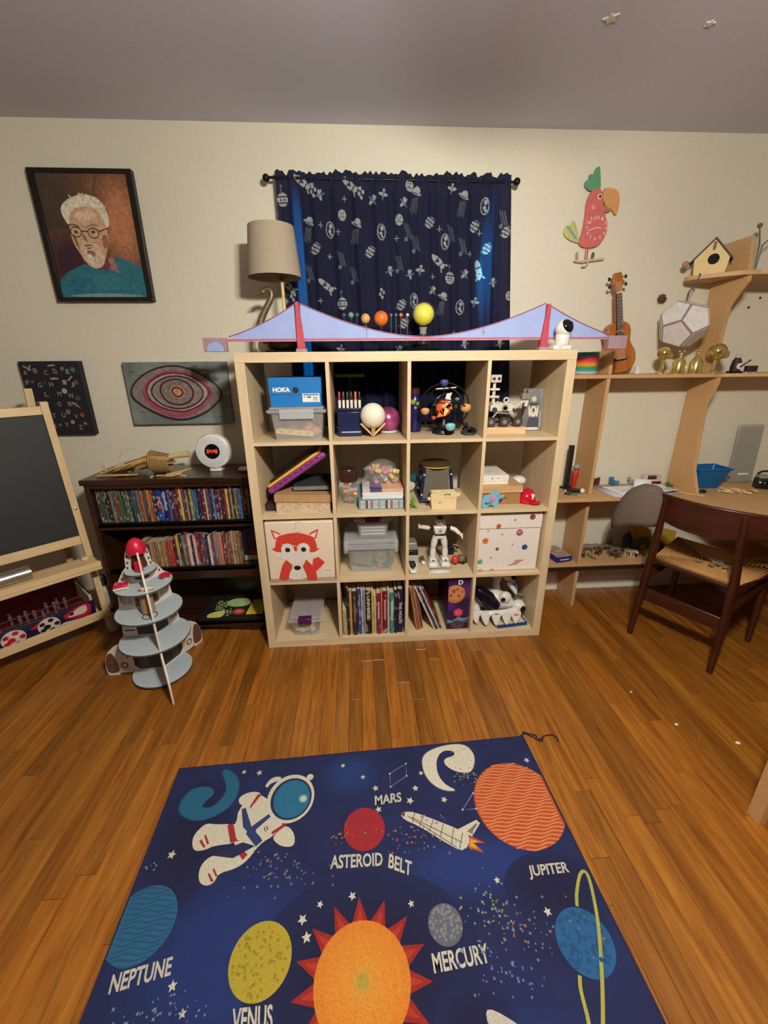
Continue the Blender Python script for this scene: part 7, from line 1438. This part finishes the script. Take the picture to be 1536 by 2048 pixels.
orb(2.085, .31, .032, .10, 'glossy gold orb ornament, leftmost of the gold ornaments under the dodecahedron'); trophy(2.170, .30, .112, 'gold trophy-like ornament in the middle under the dodecahedron'); trophy(2.262, .30, .115, 'gold trophy-like ornament right of the middle one'); orb(2.352, .288, .042, .105, 'large glossy gold orb ornament, rightmost of the gold ornaments')
# little figure and dark block
lf = thing('toy_figure', 'small dark hooded toy figure with white front holding a guitar, middle shelf right', 'toy', (2.492, .312, Z1)); G(lf).box(-.028, .028, -.02, .02, 0, .01).done('base', BLACK); G(lf).lathe([(.022, .0102), (.024, .03), (.02, .06), (.012, .075)], n=16).done('robe', pm('robe_dark', (40, 26, 26), .6)); G(lf).ball((0, 0, .082), .013).done('head', pm('face_pale', (200, 176, 160), .5)); G(lf, TR(0, -.0225, .034) @ Matrix.Rotation(PI/2, 4, 'X')).lathe([(.016, 0), (.015, .003)], (0, 0, 0), 18).done('white_front', WHITE); G(lf).tube([(.0, -.024, .03), (.03, -.026, .05), (.05, -.026, .064)], [.006, .003, .004], 8).done('guitar', pm('guitar_brown', (70, 44, 34), .5))
b_ = thing('toy_amplifier', 'tiny dark box beside the hooded toy figure', 'toy', (2.572, .305, Z1)); G(b_).box(-.028, .028, -.012, .012, .006, .036).done('box', pm('amp_dark', (54, 34, 34), .5), bevel=.002)
for x in (-.02, .02): G(b_).lathe([(.005, 0), (.005, .0058)], (x, 0, 0), 10).done('foot', CARD)
# birdhouse
bh = thing('birdhouse', 'small unpainted wooden birdhouse with round hole on the upper shelf', 'birdhouse', (2.272, .37, Z2), rot=rotz(-.62) @ Matrix.Diagonal((.9, .9, .9, 1)))
BW_ = pm('birdhouse_wood', (216, 190, 128), .6, var=.05); RF = pm('roof_brown', (84, 62, 50), .6)
FP = [(-.068, 0), (.068, 0), (.074, .03), (.078, .075), (.0, .165), (-.078, .075), (-.074, .03)]
hol = circ(.008, .072, .026, 24)
for y0, y1, nm in ((-.045, -.039, 'front_panel'), (.04, .046, 'back_panel')): G(bh).prism(FP, y0, y1, 'y').done(nm, BW_)
G(bh, TR(.008, -.0452, .072) @ Matrix.Rotation(PI/2, 4, 'X')).lathe([(.026, 0), (.025, .0006)], (0, 0, 0), 26).done('entry_hole', pm('hole_black', (14, 10, 8)))
for s in (-1, 1):
    G(bh).prism([(s*.068, .0), (s*.062, 0), (s*.070, .075), (s*.076, .075)], -.0388, .0398, 'y').done('side_panel', BW_)
    G(bh).prism([(0, .168), (s*.092, .062), (s*.096, .067), (0, .176)], -.056, .056, 'y').done('roof_panel', RF, bevel=.0005)
G(bh).box(-.0615, .0615, -.0388, .0398, .0, .006).done('floor_panel', BW_); G(bh).box(-.006, .008, -.0465, -.0452, .115, .155).done('front_stripe', pm('stripe_mauve', (110, 84, 84), .6))
G(bh).tube([(-.112, -.03, .064), (-.096, -.03, .064)], .005, 8).done('knob_stem', RF); G(bh).ball((-.115, -.035, .06), .017).done('wooden_knob', pm('knob_tan', (176, 124, 88), .5))
# bottle with twigs
gv = thing('glass_bottle', 'clear glass bottle holding thin twigs on the upper shelf at right', 'bottle', (2.50, .36, Z2)); G(gv).lathe([(.028, 0), (.03, .006), (.03, .06), (.012, .085), (.011, .12), (.013, .125)], n=22).done('glass', clear('bottle_glass', (220, 225, 220), .14, .04))
for P, l, bl in (([(2.50, .36, Z2+.01), (2.49, .355, Z2+.13), (2.465, .35, 2.02)], 'thin twig with round seed head in the glass bottle', 1), ([(2.505, .36, Z2+.01), (2.51, .36, Z2+.13), (2.56, .35, 2.0)], 'bare thin twig leaning right in the glass bottle', 0)):
    g = G(); g.tube(P, [.003, .004, .003], 6)
    if bl: g.ball((2.463, .35, 2.028), .011)
    g.done('dry_twig', pm('twig_grey', (104, 92, 66), .8), cat='twig', label=l)
# ================================================================== ON THE DESK
tk = thing('toy_tower', 'tall black toy tower on the desk against the cube shelf', 'toy', (1.715, .40, ZD)); G(tk).box(-.012, .012, -.012, .012, .012, .255).done('tower', pm('tower_black', (38, 24, 22), .4), bevel=.001); G(tk).box(-.03, .045, -.02, .02, 0, .0118).done('base', BLACK, bevel=.001)
rf = thing('red_figure', 'small red toy figure with pale head leaning by the black toy tower', 'toy', (1.75, .385, ZD)); g = G(rf); g.tube([(0, 0, .004), (0, 0, .05), (.002, 0, .09), (.006, 0, .115)], [.012, .014, .018, .012], 12); g.done('body', pm('figure_red', (190, 46, 32), .4)); G(rf).ball((.004, 0, .132), .016, (1.2, 1, 1)).done('head', pm('figure_grey', (150, 144, 130), .4))
for s in (-1, 1): G(rf).tube([(0, 0, .09), (.02*s, -.01, .115), (.024*s, -.012, .14)], .004, 6).done('arm', pm('figure_grey', (150, 144, 130)))
tr = thing('toy_train', 'dark toy train piece with pale end lying on the desk beside the upright', 'toy', (1.722, .315, ZD), -.5); G(tr).box(-.04, .03, -.012, .012, .004, .024).done('body', BLACK, bevel=.003); G(tr).ball((.04, 0, .016), .014).done('end', WHITE)
for x in (-.025, .015):
    for y in (-.012, .012): G(tr, TR(x, y, .006) @ Matrix.Rotation(PI/2, 4, 'X')).lathe([(.0055, -.002), (.0055, .002)], (0, 0, 0), 10).done('wheel', DG)
for i, (x, y, c, l) in enumerate([(1.69, .335, (196, 176, 120), 'cream'), (1.665, .28, (60, 52, 44), 'dark'), (1.70, .27, (90, 110, 70), 'green'), (1.662, .36, (150, 140, 120), 'grey')]): G(None, TR(x, y, ZD+.006) @ rotz(x*9)).cbox((0, 0, 0), (.03, .018, .011)).done('toy_brick', pm('deskbrick_'+l, c, .4), cat='brick', label=l+' toy brick on the desk left of the upright', group='bricks at the desk\'s left end', bevel=.001)
dm = G(); dm.add([(1.868, .415, ZD), (1.906, .21, ZD), (2.30, .23, ZD), (2.26, .45, ZD)], [(0, 1, 2, 3)]); dm.done('drawing_board', pm('board_lilac', (196, 186, 196), .5), cat='board', label='thin lilac-white drawing board under the papers on the desk', solid=.004, at=(2.08, .32, ZD+.001)); bpy.data.objects['drawing_board'].location.z += .002
PAPM = pm('paper_white', (226, 224, 222), .7)
def sheet(P, z, lab, curl=0.):
    n = 8; vs = []
    for i in range(n+1):
        for j in range(n+1):
            u, v = i/n, j/n; a = Vector(P[0])*(1-u)+Vector(P[1])*u; b = Vector(P[3])*(1-u)+Vector(P[2])*u; q = a*(1-v)+b*v
            vs.append((q.x, q.y, z+curl*max(0, u+v-1.1)**2))
    g = G(); g.add(vs, [(i*(n+1)+j, (i+1)*(n+1)+j, (i+1)*(n+1)+j+1, i*(n+1)+j+1) for i in range(n) for j in range(n)]); g.done('paper_sheet', PAPM, cat='paper', label=lab, group='papers on the desk', solid=.0012, at=(P[0][0], P[0][1], z))
sheet([(1.925, .40), (1.965, .25), (2.20, .26), (2.18, .42)], ZD+.0058, 'white sheet lying flat under the folded paper on the desk'); sheet([(1.99, .30), (2.0, .22), (2.27, .225), (2.25, .38)], ZD+.0088, 'white sheet at the front of the papers on the desk', .03); sheet([(2.20, .42), (2.14, .30), (2.30, .25), (2.30, .40)], ZD+.012, 'white sheet poking out at the right of the papers on desk')
fp = G(); fp.add([(2.05, .29, ZD+.022), (2.135, .255, ZD+.024), (2.165, .36, ZD+.028), (2.08, .395, ZD+.026), (2.055, .305, ZD+.075), (2.13, .27, ZD+.078)], [(0, 1, 5, 4), (4, 5, 2, 3)]); fp.add([(2.135, .255, ZD+.024), (2.185, .29, ZD+.022), (2.20, .36, ZD+.022), (2.165, .36, ZD+.060)], [(0, 1, 2, 3)]); fp.done('folded_paper', PAPM, cat='paper', label='folded white paper standing like a tent on the desk papers', solid=.0012)
tu = thing('blue_tub', 'blue plastic tub with sloping sides on the desk', 'tub', (2.52, .36, ZD)); bin_box(tu, -.10, .10, -.065, .065, 0, .118, m=pm('tub_blue', (0, 92, 150), .35), taper=.03); G(tu).box(-.104, .104, -.069, -.062, .112, .122).box(-.104, .104, .062, .069, .112, .122).box(-.104, -.097, -.062, .062, .112, .122).box(.097, .104, -.062, .062, .112, .122).done('rim', pm('tub_blue', (0, 92, 150)), bevel=.002)
ub = thing('upright_bin', 'tall clear plastic bin standing on end at the desk\'s back', 'bin', (2.80, .435, ZD), rot=Matrix.Rotation(-.05, 4, 'X')); G(ub).box(-.078, .078, -.02, -.005, 0, .345).done('shell', clear('smoky_plastic', (170, 168, 160), .5, .3), bevel=.012); G(ub).box(-.07, .07, -.026, -.0202, .01, .335).done('rim', clear('smoky_rim', (186, 184, 176), .25, .2), bevel=.004); G(ub).box(-.03, .035, -.0285, -.0265, .05, .062).done('latch_mark', pm('latch_white', (230, 228, 222), .3), bevel=.002)
cmr = thing('toy_camera', 'black toy camera at the desk\'s right edge', 'camera', (2.845, .30, ZD), -.4); G(cmr).box(-.05, .05, -.03, .03, 0, .06).done('body', BLACK, bevel=.008); G(cmr).box(-.045, .045, -.026, .026, .0603, .078).done('grey_top', pm('silver_grey', (150, 146, 138)), bevel=.004); G(cmr, TR(-.01, -.0305, .03) @ Matrix.Rotation(PI/2, 4, 'X')).lathe([(.018, 0), (.018, .014), (.012, .018)], (0, 0, 0), 20).done('lens', pm('gloss_black', (16, 14, 26))); G(cmr).box(-.042, -.032, -.032, -.0302, .036, .044).done('white_dot', WHITE)
dh = thing('dark_headband', 'dark curved band resting on the black toy camera', 'band', (2.85, .30, ZD+.0785), -.4); G(dh).tube([(-.05, 0, .006), (-.03, .01, .016), (0, .014, .02), (.03, .01, .016), (.05, 0, .006)], .006, 8).done('band', BLACK)
r7 = random.Random(4); CHL = []; MBL = []
for i in range(16):
    x, y = 2.60+r7.gauss(0, .055), .235+r7.gauss(0, .025); o = G(None, TR(x, y, ZD+.0045+.006*(i % 3)) @ rotz(r7.uniform(0, 3)) @ Matrix.Rotation(r7.uniform(-.2, .2), 4, 'X')).prism(smooth2([(-.02, -.006), (.012, -.008), (.022, .002), (.004, .009), (-.018, .007)], 1), -.003, .003, 'z').done('wood_chip', pm('chip_pale', (220, 196, 140), .7, var=.1), cat='wood chip', group='wood chips on the desk'); CHL.append((x, o, 'pale'))
rank_labels(CHL, '%s wood chip in the loose pile on the desk, %s')
for i, (x, y, c, l) in enumerate([(1.89, .45, (70, 40, 34), 'maroon'), (1.93, .455, (90, 50, 40), 'brown'), (2.02, .45, (40, 110, 160), 'blue'), (2.045, .455, (90, 140, 160), 'pale blue'), (2.15, .45, (150, 140, 110), 'tan'), (2.30, .34, (60, 110, 40), 'green'), (2.33, .12, (214, 180, 120), 'cream')][:6]):
    t = thing('toy_creature', l+' little brick creature on the desk', 'toy', (x, y, ZD+.0004), i*.7, group='brick creatures along the desk\'s back'); m = pm('creature_'+l.replace(' ', '_'), c, .4)
    G(t).box(-.02, .02, -.01, .01, .008, .024).done('body', m, bevel=.001); G(t).box(.012, .028, -.008, .008, .0242, .042).done('head', m, bevel=.001)
    for xx in (-.014, .014):
        for yy in (-.007, .007): G(t).box(xx-.004, xx+.004, yy-.003, yy+.003, 0, .0079).done('leg', m)
lv = thing('brick_vehicle', 'red and white brick-built vehicle at the foot of the middle upright', 'toy', (2.255, .44, ZD+.0004)); 
for (x0, x1, z0, z1, c) in ((-.055, .055, .008, .022, (130, 30, 34)), (-.05, .045, .0222, .034, (206, 196, 186)), (-.03, .02, .0342, .052, (60, 40, 44)), (.025, .05, .0342, .058, (196, 180, 170)), (-.052, -.034, .0342, .06, (206, 190, 180))): G(lv).box(x0, x1, -.018, .018, z0, z1).done('brick', pm('vbrick_%d%d%d' % c, c, .35), bevel=.001)
for x in (-.035, .035):
    for y in (-.02, .02): G(lv, TR(x, y, .0095) @ Matrix.Rotation(PI/2, 4, 'X')).lathe([(.009, -.003), (.009, .003)], (0, 0, 0), 14).done('wheel', BLACK)
G(None, TR(2.335, .235, ZD+.003) @ rotz(-.65)).cbox((0, 0, 0), (.15, .03, .004)).done('ruler', pm('ruler_wood', (206, 176, 118), .5), cat='ruler', label='short wooden ruler beside the papers on the desk', bevel=.001)
G(None, TR(2.425, .245, ZD+.010)).ball((0, 0, 0), .018, (1.3, .8, .55)).done('black_stone', BLACK, cat='stone', label='black oval pebble in front of the blue tub', at=(2.425, .245, ZD+.0003))
# ================================================================== ON THE LOWER SHELF
gx = thing('card_game_box', 'long blue card game box with tan maze print on the lower shelf', 'box', (1.702, .375, ZL), .18); G(gx).box(-.05, .05, -.075, .085, 0, .032).done('box', pm('game_blue', (20, 36, 110), .4), bevel=.001); G(gx).box(-.052, .052, -.077, .087, .008, .0355).done('lid', pm('game_blue_lid', (26, 42, 120), .4), bevel=.001)
Mx = W[gx.name]; k = Ink(lambda x, y, h: tuple(Mx @ Vector((x, y, .0356+h))), .0002, .0003); k.poly([(-.048, -.073), (.048, -.073), (.048, .083), (-.048, .083)], (176, 150, 124))
for q in ([(-.03, -.05), (.03, -.05), (.03, -.02), (-.02, -.02), (-.02, .02), (.03, .03), (.03, .06), (-.03, .06)], [(-.035, 0), (-.035, .03)], [(.0, .045), (.015, .045)]): k.line(q, .007, (70, 56, 54))
k.done('maze_print', gx, kind='stuff')
k = Ink(lambda x, z, h: tuple(Mx @ Vector((x, -.0771-h, z))), .0002, .0003); k.line([(-.03, .018), (.03, .018)], .008, (190, 196, 206)); k.done('side_print', gx, kind='stuff')
def critter(name, x, y, s, c, lab, rz, cat='toy animal', group=None, horn=False):
    t = thing(name, lab, cat, (x, y, ZL+.0003), rz, group=group); m = pm('critter_%d_%d_%d' % c, c, .6, var=.25, scale=60)
    g = G(t); g.tube([(-.035*s, 0, .03*s), (-.01*s, 0, .036*s), (.02*s, 0, .036*s), (.036*s, 0, .048*s), (.05*s, 0, .05*s), (.062*s, 0, .044*s)], [.008*s, .016*s, .016*s, .011*s, .011*s, .005*s], 10); g.tube([(-.035*s, 0, .03*s), (-.06*s, 0, .022*s)], [.006*s, .002*s], 8); g.done('body', m)
    for x_ in (-.022, .022):
        for y_ in (-.009, .009): G(t).tube([(x_*s, y_*s, .03*s), ((x_+.003)*s, y_*1.2*s, .014*s), (x_*s, y_*1.2*s, 0)], [.007*s, .005*s, .005*s], 8).done('leg', m)
    if horn:
        for y_ in (-.006, .006): G(t).tube([(.045*s, y_*s, .058*s), (.05*s, y_*1.6*s, .078*s)], [.003*s, .001*s], 6).done('horn', m)
GRP = 'toy animals on the lower shelf'
for i, (x, y, s, c, l, rz) in enumerate([(1.865, .37, .85, (86, 92, 78), 'dark grey-green toy animal', -2.0), (1.925, .425, 1.1, (120, 106, 88), 'large taupe toy animal', -.4), (1.975, .385, .9, (96, 76, 60), 'brown toy animal', -2.4), (2.03, .43, 1.1, (110, 92, 74), 'second brown horned toy animal', .3), (2.09, .40, 1.0, (140, 128, 112), 'grey-beige toy animal', 3.0), (2.045, .34, .8, (74, 60, 50), 'small dark brown toy animal', -1.0), (2.15, .35, 1.0, (200, 184, 158), 'cream toy animal', -1.4), (2.255, .335, 1.0, (176, 160, 130), 'pale tan toy animal', -1.9), (1.905, .33, .6, (150, 130, 70), 'tiny ochre toy animal', 2.0)]): critter('toy_animal', x, y, s, c, l+' on the lower shelf, %s from left in the herd' % ordn([0, 2, 3, 4, 6, 5, 7, 8, 1][i]), rz, group=GRP, horn=i in (3, 4))
dn = thing('toy_dragon', 'dark green and black winged toy dragon on the lower shelf', 'toy', (2.19, .395, ZL+.0003), -.8); MGN = pm('dragon_green', (56, 66, 40), .6, var=.3); g = G(dn); g.tube([(-.05, 0, .03), (0, 0, .055), (.03, 0, .075), (.05, 0, .11), (.075, 0, .115)], [.012, .026, .022, .014, .006], 10); g.done('body', MGN)
for s in (-1, 1): G(dn).prism([(0, .06), (-.03, .13), (-.055, .10), (-.05, .06)], s*.02, s*.024, 'y').done('wing', pm('wing_black', (40, 34, 28), .6))
for x_ in (-.02, .03):
    for y_ in (-.014, .014): G(dn).tube([(x_, y_, .045), (x_+.004, y_*1.4, 0)], [.010, .007], 8).done('leg', MGN)
gc = thing('plush_frog', 'soft green toy lying right of the winged dragon', 'plush toy', (2.345, .40, ZL+.0003)); G(gc, TR(0, 0, .04)).ball((0, 0, 0), .042, (1.3, .9, .9)).done('body', pm('plush_green', (84, 112, 60), .9, bump=.5)); G(gc, TR(-.05, -.03, .02)).ball((0, 0, 0), .02, (1.3, .9, .9)).done('foot', pm('plush_green', (84, 112, 60)))
yb = thing('yellow_scoop', 'yellow curved plastic scoop standing behind the toy animals', 'toy', (2.275, .455, ZL+.0003)); g = G(yb); n = 14; vs = []; fs = []
for i in range(n+1):
    a = -.9+1.8*i/n
    for z in (.02, .15): vs.append((.085*math.sin(a), .02-.05*(1-math.cos(a)), z-(.03*abs(a) if z > .1 else 0)))
fs = [(2*i, 2*i+2, 2*i+3, 2*i+1) for i in range(n)]; g.add(vs, fs); g.done('scoop', pm('scoop_yellow', (214, 170, 20), .4), solid=.004); G(yb).box(-.03, .03, -.03, .018, 0, .02).done('foot', pm('scoop_yellow', (214, 170, 20)), bevel=.002)
yk = thing('yellow_folder', 'mustard yellow card standing behind the chair on the lower shelf', 'card', (2.42, .42, ZL+.0003)); G(yk, Matrix.Rotation(-.1, 4, 'X')).prism([(-.07, 0), (.07, 0), (.07, .12), (-.04, .15), (-.07, .13)], 0, .004, 'y').done('card', pm('mustard_card', (176, 140, 40), .7))
# ================================================================== ON THE CHAIR, ON THE FLOOR
CM = W['wooden_chair']
hat = thing('cloth_hat', 'grey-brown cloth hat hung over the left end of the chair\'s backrest', 'hat', tuple(CM @ Vector((-.285, .02, .615))), chp)
g = G(hat); vs = []; fs = []; nu, nv = 22, 12
for j in range(nv+1):
    v = j/nv
    for i in range(nu):
        t_ = 2*PI*i/nu; a = v*PI*.62; rx = .118*math.sin(a)+.004; ry = .062*math.sin(a)+.004; z = .145+.07*math.cos(a)-.17*max(0, v-.3)**1.1
        w_ = 1+.05*math.sin(3*t_+v*4)+.03*math.sin(5*t_); x = rx*math.cos(t_)*w_; zz = z+.55*x*(1 if x < 0 else .3); vs.append((x, ry*math.sin(t_)*w_, zz))
for j in range(nv):
    for i in range(nu): fs.append((j*nu+i, j*nu+(i+1) % nu, (j+1)*nu+(i+1) % nu, (j+1)*nu+i))
fs.append(tuple(range(nu-1, -1, -1))); g.add(vs, fs); g.done('cloth', pm('cap_cloth', (104, 90, 78), .95, var=.12, scale=120, bump=.4), solid=.003)
PEG = pm('silver_bits', (176, 164, 146), .3, .6)
for i in range(18):
    a = r7.uniform(0, 6.28); x, y = .03+.06*r7.gauss(0, .6), .20+.05*r7.gauss(0, .6); p = CM @ Vector((x, y, .4625+.004*(i % 3)))
    o = G(None, TR(*p) @ rotz(a)).tube([(-.014, 0, 0), (.014, 0, 0)], .0045, 6).done('metal_bit', PEG, cat='hardware', group='metal pieces on the chair seat'); MBL.append((p.x, o, 'silvery'))
rank_labels(MBL, '%s metal piece scattered on the chair seat, %s')
for i, (x, y, l) in enumerate([(1.962, -.733, 'white crumb on the floor near the right edge, the largest'), (1.786, -.631, 'white crumb on floor between the rug and the chair'), (1.712, -.444, 'tiny white crumb on the floor toward the chair')]): G(None, TR(x, y, .004)).ball((0, 0, 0), .0075-.0015*i, (1.4, 1, .5), 8, 6).done('crumb', CARD, cat='crumb', label=l, group='crumbs on the floor', at=(x, y, .0003))
G(None, TR(1.835, -.69, .0035) @ rotz(.9)).tube([(-.03, 0, 0), (.03, .004, 0)], .0022, 6).done('floor_twig', STR2, cat='twig', label='thin brown twig on the floor beside a white crumb')
# cable behind the bottom left compartment
cbl = G(); cbl.tube(smooth2([(.05, .44, .25), (.12, .43, .30), (.2, .43, .25), (.26, .44, .29), (.36, .43, .26)], 2, closed=False) and [(p[0], .43, p[1]) for p in smooth2([(.05, .26), (.12, .31), (.2, .25), (.27, .29), (.37, .27)], 2, closed=False)], .004, 6); cbl.done('wall_cable', BLACK, cat='cable', label='black cable running behind the bottom left compartment')

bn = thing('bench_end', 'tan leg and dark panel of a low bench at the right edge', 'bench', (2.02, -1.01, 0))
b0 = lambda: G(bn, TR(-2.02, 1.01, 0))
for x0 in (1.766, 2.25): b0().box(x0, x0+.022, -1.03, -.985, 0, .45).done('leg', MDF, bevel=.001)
b0().box(1.7885, 2.2495, -1.012, -.998, .001, .4495).done('side_panel', TKH); b0().box(1.76, 2.28, -1.035, -.98, .4502, .468).done('top_board', MDF, bevel=.001)  # dark board in place of the shaded hollow; shade is in its colour
